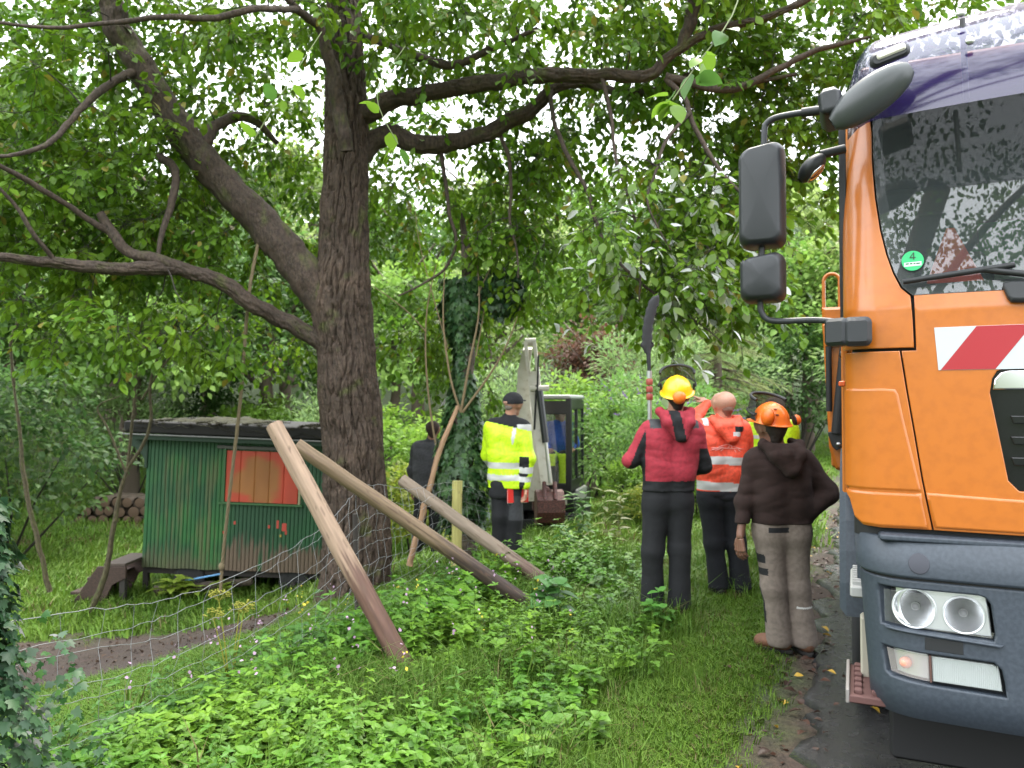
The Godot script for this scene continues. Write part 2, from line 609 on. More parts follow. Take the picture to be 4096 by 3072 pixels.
# ---------- the big tree ----------
# limb: x, y, z, radius of each joint in metres
func limbs() -> Dictionary:
	return {
		"trunk": [-1.81,-0.78,-8.90,0.472,-1.81,-0.47,-8.90,0.398,-1.79,0.01,-8.90,0.364,-1.80,0.54,-8.90,0.348,-1.83,1.07,-8.90,0.343,-1.87,1.61,-8.90,0.333,-1.90,2.04,-8.90,0.328,-1.93,2.41,-8.90,0.318,-1.97,2.79,-8.90,0.318,-1.97,3.11,-8.90,0.299,-1.95,3.43,-8.90,0.273,-1.94,3.92,-8.90,0.259,-1.93,4.46,-8.90,0.248,-1.93,4.95,-8.90,0.229,-1.94,5.39,-8.90,0.219,-1.95,5.82,-8.90,0.204,-1.97,6.37,-8.90,0.179,-2.02,7.47,-8.90,0.140,-2.08,8.86,-8.90,0.080,-2.11,9.80,-8.90,0.030],
		"limb_big_left": [-1.99,2.63,-8.90,0.235,-2.27,2.99,-8.85,0.220,-2.58,3.39,-8.80,0.205,-2.92,3.79,-8.70,0.188,-3.26,4.16,-8.60,0.178,-3.58,4.54,-8.50,0.166,-3.85,4.97,-8.40,0.156,-4.06,5.34,-8.30,0.145,-4.24,5.70,-8.20,0.135,-4.34,6.05,-8.10,0.120,-4.51,6.57,-7.90,0.092,-4.67,7.10,-7.60,0.048,-4.74,7.51,-7.40,0.019],
		"limb_low_left": [-1.99,2.20,-8.90,0.154,-2.20,2.38,-8.80,0.099,-2.49,2.55,-8.70,0.091,-2.80,2.71,-8.50,0.085,-3.08,2.91,-8.30,0.079,-3.34,3.05,-8.20,0.078,-3.60,3.07,-8.00,0.073,-3.89,3.03,-7.80,0.064,-4.16,3.01,-7.60,0.056,-4.45,3.01,-7.40,0.051,-4.74,3.01,-7.10,0.040,-5.03,3.06,-6.80,0.027,-5.28,3.01,-6.40,0.011],
		"low_left_sub": [-3.50,3.08,-8.10,0.066,-3.72,3.15,-7.95,0.061,-3.96,3.23,-7.90,0.057,-4.08,3.39,-7.85,0.053,-4.20,3.59,-7.80,0.042],
		"low_left_thin": [-4.11,3.39,-7.85,0.032,-4.22,3.48,-7.70,0.032,-4.38,3.61,-7.50,0.027,-4.56,3.75,-7.20,0.026,-4.69,3.83,-7.00,0.022,-4.90,3.97,-6.70,0.015,-5.07,4.03,-6.40,0.009],
		"left_thin2": [-4.43,3.05,-7.40,0.022,-4.51,3.27,-7.20,0.022,-4.62,3.51,-7.10,0.017,-4.74,3.71,-6.90,0.012],
		"limb_right_up": [-1.81,5.01,-8.90,0.144,-1.59,5.08,-8.85,0.116,-1.37,5.15,-8.80,0.102,-1.09,5.17,-8.70,0.092,-0.76,5.17,-8.60,0.087,-0.29,5.18,-8.40,0.085,0.12,5.16,-8.20,0.079,0.46,5.11,-8.00,0.073,0.92,5.01,-7.80,0.063,1.36,4.93,-7.60,0.054,1.52,5.05,-7.50,0.045,1.77,5.19,-7.40,0.041,2.02,5.26,-7.30,0.037,2.35,5.24,-7.10,0.032,2.66,5.31,-6.90,0.028,3.04,5.46,-6.70,0.017,3.38,5.54,-6.50,0.010],
		"limb_right_low": [-1.85,4.48,-8.95,0.135,-1.67,4.71,-9.00,0.120,-1.40,4.83,-9.00,0.108,-1.12,4.70,-9.00,0.108,-0.85,4.69,-9.00,0.104,-0.57,4.73,-8.95,0.099,-0.30,4.81,-8.90,0.091,-0.03,4.92,-8.85,0.087,0.18,5.02,-8.80,0.078,0.34,5.15,-8.75,0.070,0.50,5.26,-8.70,0.054,0.80,5.26,-8.60,0.046,1.24,5.08,-8.40,0.041,1.66,5.04,-8.20,0.036,1.91,5.11,-8.00,0.028,2.31,4.88,-7.70,0.021,2.76,4.85,-7.40,0.013],
		"hang1": [-0.84,4.60,-9.00,0.038,-0.78,4.22,-9.00,0.038,-0.73,3.87,-8.90,0.037,-0.65,3.54,-8.90,0.032,-0.76,3.24,-8.90,0.027,-0.99,3.04,-8.80,0.021,-1.29,2.87,-8.70,0.016],
		"hang2": [-0.14,4.79,-8.90,0.037,-0.04,4.48,-8.80,0.037,-0.01,4.16,-8.80,0.032,-0.03,3.76,-8.70,0.026,0.05,3.37,-8.60,0.021,0.07,3.04,-8.50,0.015],
		"hang3": [0.44,5.25,-8.70,0.042,0.45,4.82,-8.40,0.040,0.54,4.44,-8.20,0.039,0.70,4.03,-8.00,0.038,0.81,3.76,-7.90,0.033,0.89,3.40,-7.80,0.033,0.97,3.17,-7.70,0.028,1.19,2.90,-7.50,0.023,1.40,2.69,-7.40,0.022,1.71,2.44,-7.20,0.013,1.91,2.21,-7.00,0.008],
		"hang4": [0.92,5.00,-7.80,0.038,0.99,4.47,-7.60,0.032,1.02,4.07,-7.50,0.027,1.18,3.45,-7.40,0.022,1.23,3.03,-7.30,0.018,1.19,2.62,-7.20,0.013],
		"hang5": [1.52,4.85,-7.50,0.045,1.68,4.60,-7.40,0.040,1.74,4.32,-7.30,0.039,1.85,4.01,-7.20,0.035,1.97,3.77,-7.10,0.030,2.18,3.48,-7.00,0.021,2.39,3.12,-6.90,0.017],
		"hang6": [1.70,4.43,-7.30,0.031,1.46,4.15,-7.20,0.026,1.35,3.85,-7.10,0.021,1.24,3.48,-7.00,0.017,1.43,3.04,-6.90,0.012],
		"right_far": [1.52,4.87,-7.50,0.045,2.04,4.71,-7.40,0.040,2.37,4.76,-7.30,0.035,2.82,4.94,-7.10,0.026,3.25,4.97,-6.90,0.012],
		"front_stub": [-1.82,4.41,-8.40,0.071,-1.84,4.65,-8.35,0.080,-1.88,4.93,-8.30,0.075,-1.93,5.25,-8.20,0.074,-2.00,5.43,-8.10,0.063,-2.02,5.60,-8.00,0.048,-2.21,5.69,-7.80,0.038,-2.39,5.87,-7.60,0.023],
		"up_mid": [-1.87,5.99,-8.90,0.053,-1.46,5.78,-8.70,0.047,-1.06,5.51,-8.50,0.046,-0.66,5.33,-8.30,0.045,-0.38,5.40,-8.20,0.039,-0.10,5.43,-8.00,0.029,0.26,5.50,-7.80,0.019],
		"up_mid2": [1.93,6.01,-7.20,0.078,1.77,5.49,-7.40,0.071,1.71,5.30,-7.40,0.062,1.65,5.12,-7.45,0.054],
		"left_upper": [-3.48,4.44,-8.50,0.072,-3.32,4.79,-8.60,0.062,-3.13,4.97,-8.80,0.058,-2.98,4.93,-9.00,0.043,-2.82,4.78,-9.20,0.028],
		"left_hang": [-3.87,4.36,-8.40,0.050,-3.65,4.17,-8.30,0.045,-3.64,3.79,-8.20,0.039,-3.70,3.47,-8.10,0.029,-3.70,3.16,-8.00,0.019],
		"top_left": [-2.21,5.69,-7.80,0.034,-2.33,5.28,-7.00,0.029,-2.75,5.14,-6.90,0.029,-3.13,5.11,-6.80,0.025,-3.57,5.00,-6.70,0.020,-3.98,4.86,-6.50,0.016,-4.43,4.84,-6.30,0.011],
		"left_up_limb": [-4.06,5.29,-8.30,0.060,-4.21,5.01,-8.00,0.040,-4.33,4.65,-7.70,0.034,-4.42,4.22,-7.40,0.026,-4.54,3.98,-7.10,0.020,-4.80,3.84,-6.80,0.012],
	}

class Skel:
	var p := PackedVector3Array()
	var r := PackedFloat32Array()
	var cells := {}
	func add(q: Vector3, rad: float) -> void:
		var key := Vector3i((q / 1.2).floor())
		if not cells.has(key): cells[key] = []
		cells[key].append(p.size())
		p.append(q); r.append(rad)
	func nearest(q: Vector3) -> int:
		var best := -1
		var bd := 1e9
		var key := Vector3i((q / 1.2).floor())
		for reach in [1, 3, 7]:
			for x in range(-reach, reach + 1):
				for y in range(-reach, reach + 1):
					for z in range(-reach, reach + 1):
						var k2 := key + Vector3i(x, y, z)
						if cells.has(k2):
							for id in cells[k2]:
								var d := q.distance_squared_to(p[id])
								if d < bd:
									bd = d
									best = id
			if best >= 0: return best
		return best

func bark_tube(m: MB, p: PackedVector3Array, r: PackedFloat32Array, seg: int, step: float, amp: float, fine: float, base: Color, moss: float) -> void:
	var nz := FastNoiseLite.new()
	nz.noise_type = FastNoiseLite.TYPE_SIMPLEX
	nz.seed = 21
	nz.frequency = 1.0
	nz.fractal_octaves = 2
	var mz := FastNoiseLite.new()
	mz.seed = 4
	mz.frequency = 1.6
	mz.fractal_octaves = 4
	var q := PackedVector3Array()
	var rad := PackedFloat32Array()
	for k in p.size() - 1:
		var n := maxi(2, int(p[k].distance_to(p[k + 1]) / step))
		for s in n:
			var t := float(s) / n
			q.append(p[k].cubic_interpolate(p[k + 1], p[maxi(k - 1, 0)], p[mini(k + 2, p.size() - 1)], t))
			rad.append(lerpf(r[k], r[k + 1], t))
	q.append(p[-1]); rad.append(r[-1])
	var rows := []
	var cols := PackedColorArray()
	var along := 0.0
	var x := Vector3.RIGHT
	var t0 := (q[1] - q[0]).normalized()
	if absf(t0.x) > 0.9: x = Vector3.BACK
	for k in q.size():
		if k > 0: along += q[k].distance_to(q[k - 1])
		var t := (q[mini(k + 1, q.size() - 1)] - q[maxi(k - 1, 0)]).normalized()
		x = (x - t * x.dot(t)).normalized()
		var y := t.cross(x)
		var ctr := q[k] + Vector3(mz.get_noise_2d(along * 1.3, 5.0 + q[0].x), mz.get_noise_2d(along * 1.3, 25.0 + q[0].x), mz.get_noise_2d(along * 1.3, 45.0)) * minf(0.045, rad[k] * 0.6) * (0.0 if seg > 200 else 1.0)
		var row := PackedVector3Array()
		for s in seg:
			var a := TAU * s / seg
			var d := x * cos(a) + y * sin(a)
			var w := nz.get_noise_3d(cos(a) * rad[k] * fine, along * fine * 0.2, sin(a) * rad[k] * fine)
			var w2 := nz.get_noise_3d(cos(a) * rad[k] * fine * 2.3 + 50.0, along * fine * 0.4, sin(a) * rad[k] * fine * 2.3)
			var furrow := smoothstep(0.2, 0.0, absf(w)) + 0.35 * smoothstep(0.2, 0.0, absf(w2))
			var lump := mz.get_noise_3d(q[k].x + d.x * 0.3, q[k].y * 0.8, q[k].z + d.z * 0.3)
			row.append(ctr + d * (rad[k] * (1.0 + 0.13 * lump) + amp * (0.35 + 0.25 * w2 - furrow)))
			var c := (base * (1.0 + 0.3 * w2)).lerp(base * 1.9, clampf(lump * 1.4 - 0.25, 0, 0.5))
			var ms := mz.get_noise_3d(q[k].x * 2.0 + d.x * 0.5 + 30.0, q[k].y * 2.0, q[k].z * 2.0 + d.z * 0.5)
			cols.append(c.lerp(Color(0.075, 0.085, 0.02), smoothstep(0.3 - moss, 0.6 - moss, ms) * 0.75))
		rows.append(row)
	var at := m.v.size()
	m.grid(rows, true)
	var mid := q[0]
	var probe := m.n[at].dot(m.v[at] - mid)
	if probe < 0:
		for k in range(at, m.n.size()): m.n[k] = -m.n[k]
		for k in range(0, m.i.size(), 3):
			if m.i[k] >= at:
				var sw := m.i[k + 1]
				m.i[k + 1] = m.i[k + 2]
				m.i[k + 2] = sw
	for k in cols.size(): m.c[at + k] = cols[k]

func bark_material() -> StandardMaterial3D:
	var b := M("bark", Color.WHITE, 0.85)
	b.vertex_color_use_as_albedo = true
	b.albedo_texture = noise_tex(31, 0.02, [[0.2, Color(0.45, 0.45, 0.45)], [0.55, Color(0.9, 0.9, 0.9)], [0.9, Color(1, 1, 1)]], 512, FastNoiseLite.TYPE_SIMPLEX, 5)
	b.uv1_triplanar = true
	b.uv1_scale = Vector3(2.5, 0.9, 2.5)
	b.normal_enabled = true
	b.normal_texture = noise_tex(32, 0.03, [], 512, FastNoiseLite.TYPE_SIMPLEX, 4, true)
	b.normal_scale = 1.2
	return b

# grow thin branches from a skeleton to clusters of leaves; returns the leaf transforms
func grow(sk: Skel, targets: Array, twig: MB, leaves: PackedFloat32Array, size: float, n_twig: int, tone: Callable, droop := 0.35) -> void:
	targets.sort_custom(func(a, b): return a[1] < b[1])
	for e in targets:
		var q: Vector3 = e[0]
		var k := sk.nearest(q)
		var s := sk.p[k]
		var len := s.distance_to(q)
		if len > 2.2:
			q = s + (q - s) * (2.2 / len)
			len = 2.2
		var r0 := minf(sk.r[k] * 0.6, 0.006 + len * 0.007)
		var n := maxi(3, int(len / 0.22))
		var pts := PackedVector3Array()
		var rad := PackedFloat32Array()
		var bow := Vector3(rnd(-0.12, 0.12), rnd(0.0, 0.22), rnd(-0.12, 0.12)) * len
		for j in n + 1:
			var t := float(j) / n
			var w := s.lerp(q, t) + bow * sin(PI * t) + Vector3(rnd(-1, 1), rnd(-1, 1), rnd(-1, 1)) * 0.02 * (0.0 if j == 0 else 1.0)
			pts.append(w)
			rad.append(lerpf(r0, 0.0035, t))
			if j > 0: sk.add(w, rad[-1])
		twig.tube(pts, rad, 5, false)
		var dir := (pts[-1] - pts[-2]).normalized()
		for j in n_twig:
			var td := (dir * 0.7 + rdir() * 0.9 + Vector3(0, -droop, 0)).normalized()
			var from := pts[maxi(0, pts.size() - 1 - rng.randi() % maxi(1, int(n * 0.6)))]
			var tl := rnd(0.22, 0.55)
			var a := from
			var tp := PackedVector3Array([a])
			var nl := 4 + rng.randi() % 5
			for g in nl:
				td = (td + Vector3(0, -0.09, 0) + rdir() * 0.12).normalized()
				a += td * tl / nl
				tp.append(a)
				var side := td.cross(Vector3.UP).normalized() * (1.0 if g % 2 == 0 else -1.0)
				for two in (2 if g == nl - 1 else 1):
					var ld := (td * rnd(0.3, 0.9) + side * rnd(0.5, 1.0) + Vector3(0, rnd(-0.7, 0.1), 0) + rdir() * 0.25).normalized()
					var up := (Vector3.UP + rdir() * 0.55).normalized()
					put(leaves, leaf_basis(ld, up, size * rnd(0.65, 1.3)), a + ld * 0.012, tone.call(a))
			twig.tube(tp, fill(tp.size(), 0.0024), 3, false)

func in_gap(q: Vector3, gaps: Array) -> bool:
	for g in gaps:
		var a: Vector3 = g[0]
		if q.distance_to(a) < g[1] * rnd(0.75, 1.25): return true
	return false

func build_tree() -> void:
	var root := thing("broad_tree", "big old tree with furrowed brown bark and wide spreading limbs beside the green hut", "tree", Vector3.ZERO)
	var bm := bark_material()
	var sk := Skel.new()
	var all := limbs()
	for name_ in all:
		var a: Array = all[name_]
		var p := PackedVector3Array()
		var r := PackedFloat32Array()
		for k in range(0, a.size(), 4):
			p.append(Vector3(a[k], a[k + 1], a[k + 2]))
			r.append(a[k + 3] * (0.62 if name_.begins_with("hang") else 1.0))
		var m := MB.new()
		var big := r[0]
		if name_ == "trunk":
			bark_tube(m, p, r, 260, 0.03, 0.042, 8.5, Color(0.07, 0.047, 0.033), 0.0)
			obj("trunk", m, bm, root)
		else:
			bark_tube(m, p, r, 44 if big > 0.08 else 12, 0.04, minf(0.014, big * 0.1), 12.0, Color(0.062, 0.043, 0.031), 0.12 if big > 0.06 else -0.1)
			obj("limb", m, bm, root)
		var total := p.size()
		for k in total - 1:
			var f := float(k) / total
			if (name_ == "trunk" and p[k].y < 4.6) or (big > 0.09 and f < 0.25): continue
			var n := maxi(1, int(p[k].distance_to(p[k + 1]) / 0.2))
			for s in n: sk.add(p[k].lerp(p[k + 1], float(s) / n), lerpf(r[k], r[k + 1], float(s) / n))
	# crown: lobes of leaf clusters [centre, half size, number]
	var lobes := [
		[Vector3(-5.4, 5.0, -9.3), Vector3(2.8, 2.0, 2.0), 420], [Vector3(-2.6, 5.0, -11.2), Vector3(2.2, 1.5, 1.0), 100], [Vector3(-2.6, 6.6, -8.8), Vector3(2.6, 1.5, 2.6), 210],
		[Vector3(-4.5, 3.9, -8.9), Vector3(1.9, 0.9, 1.2), 100], [Vector3(-4.1, 2.5, -8.2), Vector3(1.6, 0.45, 1.0), 26],
		[Vector3(0.6, 6.0, -8.4), Vector3(2.6, 0.9, 2.0), 200], [Vector3(2.6, 4.9, -8.7), Vector3(1.8, 1.3, 1.3), 165], [Vector3(0.2, 4.4, -9.4), Vector3(1.6, 0.7, 1.2), 55],
		[Vector3(1.5, 3.1, -7.2), Vector3(1.0, 0.9, 0.7), 60], [Vector3(0.1, 3.4, -8.9), Vector3(0.8, 0.6, 0.5), 26], [Vector3(2.4, 3.3, -7.8), Vector3(0.6, 0.9, 0.6), 30],
		[Vector3(-1.2, 3.9, -11.2), Vector3(2.2, 1.3, 1.2), 44], [Vector3(-0.7, 2.4, -10.6), Vector3(0.9, 0.9, 0.7), 22], [Vector3(-3.6, 2.9, -11.0), Vector3(1.4, 0.8, 1.0), 34],
		[Vector3(-1.0, 6.8, -5.0), Vector3(3.6, 1.2, 2.6), 40], [Vector3(3.6, 5.8, -8.0), Vector3(2.1, 1.3, 1.4), 140], [Vector3(-1.8, 8.6, -9.2), Vector3(3.4, 1.6, 3.2), 40],
		[Vector3(-0.3, 4.95, -9.9), Vector3(1.6, 0.6, 1.0), 46], [Vector3(1.9, 7.4, -9.5), Vector3(2.6, 1.2, 2.0), 40],
	]
	var gaps := [[Vector3(0.42, 5.35, -7.6), 0.5], [Vector3(0.55, 6.4, -9.4), 0.6], [Vector3(-2.9, 4.5, -8.9), 0.4], [Vector3(-3.2, 4.9, -10.0), 0.5], [Vector3(-0.6, 4.35, -8.6), 0.4], [Vector3(1.05, 4.4, -8.0), 0.35], [Vector3(-0.7, 4.9, -10.4), 0.5], [Vector3(1.2, 5.0, -9.6), 0.5]]
	var targets := []
	var trunk_at := Vector3(-1.9, 5.0, -8.9)
	for l in lobes:
		var c: Vector3 = l[0]
		var h: Vector3 = l[1]
		for k in l[2]:
			var q := c + rdir() * pow(rng.randf(), 0.42) * h
			if in_gap(q, gaps) or Vector2(q.x - trunk_at.x, q.z + 8.2).length() < 0.75 and q.y < 5.4: continue
			targets.append([q, q.distance_to(trunk_at)])
	var twig := MB.new()
	var leaves := PackedFloat32Array()
	var tone := func(q: Vector3) -> Color:
		var y := ground_noise.get_noise_3d(q.x * 9.0, q.y * 9.0, q.z * 9.0)
		var c := Color(0.085, 0.185, 0.016).lerp(Color(0.15, 0.25, 0.016), clampf(y + 0.4, 0, 1)) * rnd(0.75, 1.25)
		if rng.randf() < 0.025: c = Color(0.22, 0.2, 0.03)
		return c
	grow(sk, targets, twig, leaves, 0.104, 6, tone)
	tag(obj("twigs", twig, M("twig_bark", Color(0.028, 0.022, 0.018), 0.85), root), "", "", "", "stuff")
	# the leaves nearest to the viewer are single leaves, the others one crown
	var lm := leaf_mesh(0.6, 0.14, 0.16)
	var fm := foliage("tree_leaf", Color.WHITE, 0.4, 1.0)
	split_leaves(root, lm, fm, leaves, 280, "foliage")
	# three twigs hanging close to the lens with large leaves
	var big_leaf := leaf_mesh(0.68, 0.1, 0.2, [0.0, 0.85, 1.0, 0.9, 0.55, 0.0])
	var near := [[V([1.05, 3.9, -3.6, 0.95, 3.35, -3.2, 0.72, 2.98, -3.0, 0.62, 2.83, -2.95]), 15, 0.11], [V([-1.15, 3.9, -4.6, -1.3, 3.4, -4.3, -1.45, 3.05, -4.2]), 10, 0.12], [V([-0.7, 4.0, -5.0, -0.85, 3.6, -4.8, -0.7, 3.25, -4.7]), 9, 0.12]]
	for e in near:
		var tw := MB.new()
		var pts := catmull(e[0], 5)
		tw.tube(pts, fill(pts.size(), 0.003), 5)
		var o := obj("hanging_twig", tw, M("young_twig", Color(0.1, 0.13, 0.04), 0.7), root)
		for k in e[1]:
			var q := pts[pts.size() - 1 - rng.randi() % 9]
			var d := (rdir() + Vector3(0, -0.4, 0)).normalized()
			var lf := obj("leaf", big_leaf, foliage("near_leaf_light", Color(0.15, 0.27, 0.025)) if k % 3 else foliage("near_leaf", Color(0.07, 0.16, 0.03)), o)
			lf.transform = Transform3D(leaf_basis(d, (Vector3.UP + rdir() * 0.6).normalized(), e[2] * rnd(0.6, 1.15)), q + d * 0.03)

func split_leaves(root: Node3D, lm: Mesh, fm: StandardMaterial3D, leaves: PackedFloat32Array, most: int, called: String, single := "leaf") -> void:
	var order := []
	for k in range(0, leaves.size(), 16):
		var p := Vector3(leaves[k + 3], leaves[k + 7], leaves[k + 11]) - Vector3(0, 1.66, 0)
		if p.z < -2.0 and absf(p.x) < -p.z * 0.64 and p.y < -p.z * 0.5:
			order.append([Vector3(leaves[k + 2], leaves[k + 6], leaves[k + 10]).length() / p.length(), k])
	order.sort_custom(func(a, b): return a[0] > b[0])
	var taken := {}
	var tones := []
	for t in 5:
		var m := fm.duplicate()
		m.vertex_color_use_as_albedo = false
		tones.append(m)
		m.albedo_color = Color.BLACK
	for e in order.slice(0, most):
		var k: int = e[1]
		taken[k] = true
		var b := Basis(Vector3(leaves[k], leaves[k + 4], leaves[k + 8]), Vector3(leaves[k + 1], leaves[k + 5], leaves[k + 9]), Vector3(leaves[k + 2], leaves[k + 6], leaves[k + 10]))
		var m: StandardMaterial3D = tones[(k / 16) % 5]
		if m.albedo_color == Color.BLACK: m.albedo_color = Color(leaves[k + 12], leaves[k + 13], leaves[k + 14]).linear_to_srgb()
		var o := obj(single, lm, m, root)
		o.transform = Transform3D(b, Vector3(leaves[k + 3], leaves[k + 7], leaves[k + 11]))
	var rest := PackedFloat32Array()
	for k in range(0, leaves.size(), 16):
		if not taken.has(k): rest.append_array(leaves.slice(k, k + 16))
	scatter(called, lm, fm, rest, root)

# ---------- ivy-clad tree in the middle ----------
func build_ivy() -> void:
	var root := thing("ivy_tree", "slim tree wrapped in dark ivy between the grey jacket and the yellow jacket", "tree", Vector3.ZERO)
	var bm := bark_material()
	var m := MB.new()
	var tp := V([-0.56, -0.25, -9.2, -0.58, 0.8, -9.2, -0.6, 1.7, -9.2, -0.52, 2.5, -9.25, -0.56, 3.3, -9.3, -0.62, 4.0, -9.4])
	bark_tube(m, tp, rr([0.13, 0.11, 0.1, 0.09, 0.06, 0.02]), 24, 0.06, 0.02, 16.0, Color(0.08, 0.06, 0.045), 0.1)
	obj("trunk", m, bm, root)
	var tan_ := M("bare_stem", Color(0.2, 0.145, 0.08), 0.8)
	for s in [[-0.6, 1.55, -9.05, -0.72, 1.95, -9.0, -0.8, 2.6, -8.95, -0.78, 3.3, -8.95, 0.028], [-0.6, 1.55, -9.05, -0.5, 2.1, -8.95, -0.38, 2.75, -8.9, -0.42, 3.5, -8.9, 0.03], [-0.58, 1.55, -9.05, -0.25, 2.0, -8.95, -0.05, 2.35, -8.85, 0.1, 2.75, -8.8, 0.028],
			[-0.72, 0.2, -9.2, -0.98, 1.6, -9.2, -1.02, 2.6, -9.1, -0.9, 3.3, -9.1, 0.026], [-1.02, 2.5, -9.1, -1.25, 2.75, -9.0, -1.6, 3.0, -8.9, -1.9, 3.1, -8.9, 0.014], [-0.4, 2.9, -8.9, -0.2, 3.3, -8.9, 0.1, 3.6, -8.9, 0.4, 3.75, -8.9, 0.014], [-0.42, 2.2, -8.95, -0.3, 2.9, -9.0, -0.24, 3.4, -9.0, -0.25, 4.0, -9.0, 0.014], [-0.75, 2.3, -9.0, -0.95, 3.0, -9.0, -1.1, 3.6, -9.0, -1.15, 4.1, -9.0, 0.012]]:
		var st := MB.new()
		var pts := catmull(V(s.slice(0, 12)), 5)
		var rad := PackedFloat32Array()
		for k in pts.size(): rad.append(s[12] * 0.58 * (1.0 - 0.65 * k / pts.size()))
		st.tube(pts, rad, 8)
		obj("stem", st, tan_, root)
	var lv := PackedFloat32Array()
	for k in 5200:
		var t := pow(rng.randf(), 0.9)
		var y := lerpf(0.15, 3.15, t)
		var w := 0.26 + 0.14 * sin(y * 2.2 + 0.4) + 0.1 * ground_noise.get_noise_2d(y * 9.0, 4.0)
		if y > 2.2: w *= 0.75
		if y < 0.6: w *= 0.7
		var a := rnd(0, TAU)
		var o := Vector3(cos(a), 0, sin(a) * 0.8)
		w *= 1.0 + 1.0 * ground_noise.get_noise_3d(cos(a) * 9.0, y * 9.0, sin(a) * 9.0)
		var q := Vector3(-0.58, y, -9.2) + o * w * sqrt(rnd(0.45, 1.0))
		var c := Color(0.022, 0.06, 0.022).lerp(Color(0.05, 0.1, 0.03), rng.randf())
		put(lv, leaf_basis((Vector3(0, -1, 0) + o * 0.5 + rdir() * 0.4).normalized(), (o + rdir() * 0.4 + Vector3(0, 0.4, 0)).normalized(), rnd(0.05, 0.12)), q, c * rnd(0.7, 1.5))
	for k in 700:  # a tuft of ivy hanging from the upper stems
		var o := rdir() * pow(rng.randf(), 0.5)
		put(lv, leaf_basis((Vector3(0, -1, 0) + rdir() * 0.5).normalized(), rdir(), rnd(0.05, 0.085)), Vector3(-0.1, 2.95, -9.0) + o * Vector3(0.3, 0.32, 0.25), Color(0.022, 0.06, 0.022).lerp(Color(0.045, 0.09, 0.03), rng.randf()))
	split_leaves(root, lobed_mesh(), foliage("ivy_leaf", Color.WHITE, 0.3, 0.35), lv, 240, "ivy")
	# snapped bare pole leaning on it
	var lp := MB.new()
	bark_tube(lp, V([-1.13, -0.15, -8.6, -0.98, 0.5, -8.65, -0.82, 1.1, -8.75, -0.64, 1.62, -8.95]), rr([0.036, 0.034, 0.03, 0.024]), 12, 0.05, 0.006, 18.0, Color(0.25, 0.15, 0.085), -0.3)
	var lo := obj("leaning_pole", lp, M("peeled_wood", Color.WHITE, 0.7))
	mats["peeled_wood"].vertex_color_use_as_albedo = true
	tag(lo, "peeled light brown pole leaning against the ivy-clad tree", "pole")

# ---------- the green hut on wheels ----------
func paint(p: Vector3, kind: int) -> Color:
	var n := ground_noise.get_noise_3d(p.x * 160.0, p.y * 7.0, 3.0)
	var b := ground_noise.get_noise_3d(p.x * 12.0, p.y * 10.0, 9.0)
	if kind == 1:  # shutter: red paint with a worn ochre middle
		var d := Vector2((p.x - 0.55) / 0.5, (p.y - 0.42) / 0.36)
		var worn := smoothstep(0.95, 0.75, d.length() + b * 0.9)
		return Color(0.4, 0.05, 0.022).lerp(Color(0.27, 0.125, 0.03), worn * 0.85) * (1.0 + 0.3 * n)
	var c := Color(0.012, 0.072, 0.024).lerp(Color(0.022, 0.12, 0.024), clampf(b * 1.6 + 0.3, 0, 1))
	if p.x < 1.25: c = c.lerp(Color(0.085, 0.1, 0.042), clampf(n * 2.4 + 0.15 + b * 0.5, 0, 0.8) * smoothstep(0.06, 0.35, p.x) * smoothstep(1.25, 1.05, p.x) * smoothstep(1.85, 1.5, p.y))
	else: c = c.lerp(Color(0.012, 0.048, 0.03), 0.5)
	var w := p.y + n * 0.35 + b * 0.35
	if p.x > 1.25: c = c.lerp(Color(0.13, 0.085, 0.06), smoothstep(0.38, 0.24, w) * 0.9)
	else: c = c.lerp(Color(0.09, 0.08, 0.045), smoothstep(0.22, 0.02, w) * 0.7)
	return c

func board(m: MB, x0: float, x1: float, y0: float, y1: float, z: float, kind: int, step := 0.035) -> MB:
	# an upright board with rounded front edges
	var rows := []
	var cols := PackedColorArray()
	var n := maxi(2, int((y1 - y0) / step))
	for k in n + 1:
		var y := lerpf(y0, y1, float(k) / n)
		var row := PackedVector3Array()
		for q in [[0.0, -0.02], [0.0, -0.006], [0.08, 0.0], [0.5, 0.001], [0.92, 0.0], [1.0, -0.006], [1.0, -0.02]]:
			var p := Vector3(lerpf(x0, x1, q[0]), y, z + q[1])
			row.append(p)
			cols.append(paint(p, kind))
		rows.append(row)
	var at := m.v.size()
	m.grid(rows, false, Vector3((x0 + x1) / 2, (y0 + y1) / 2, z - 1.0))
	for k in cols.size(): m.c[at + k] = cols[k]
	for yy in [y0, y1]:
		m.col = cols[0]
		m.quad(Vector3(x0, yy, z - 0.02), Vector3(x1, yy, z - 0.02), Vector3(x1, yy, z - 0.004), Vector3(x0, yy, z - 0.004), Vector3(0, yy - (y0 + y1) / 2, 0))
	return m

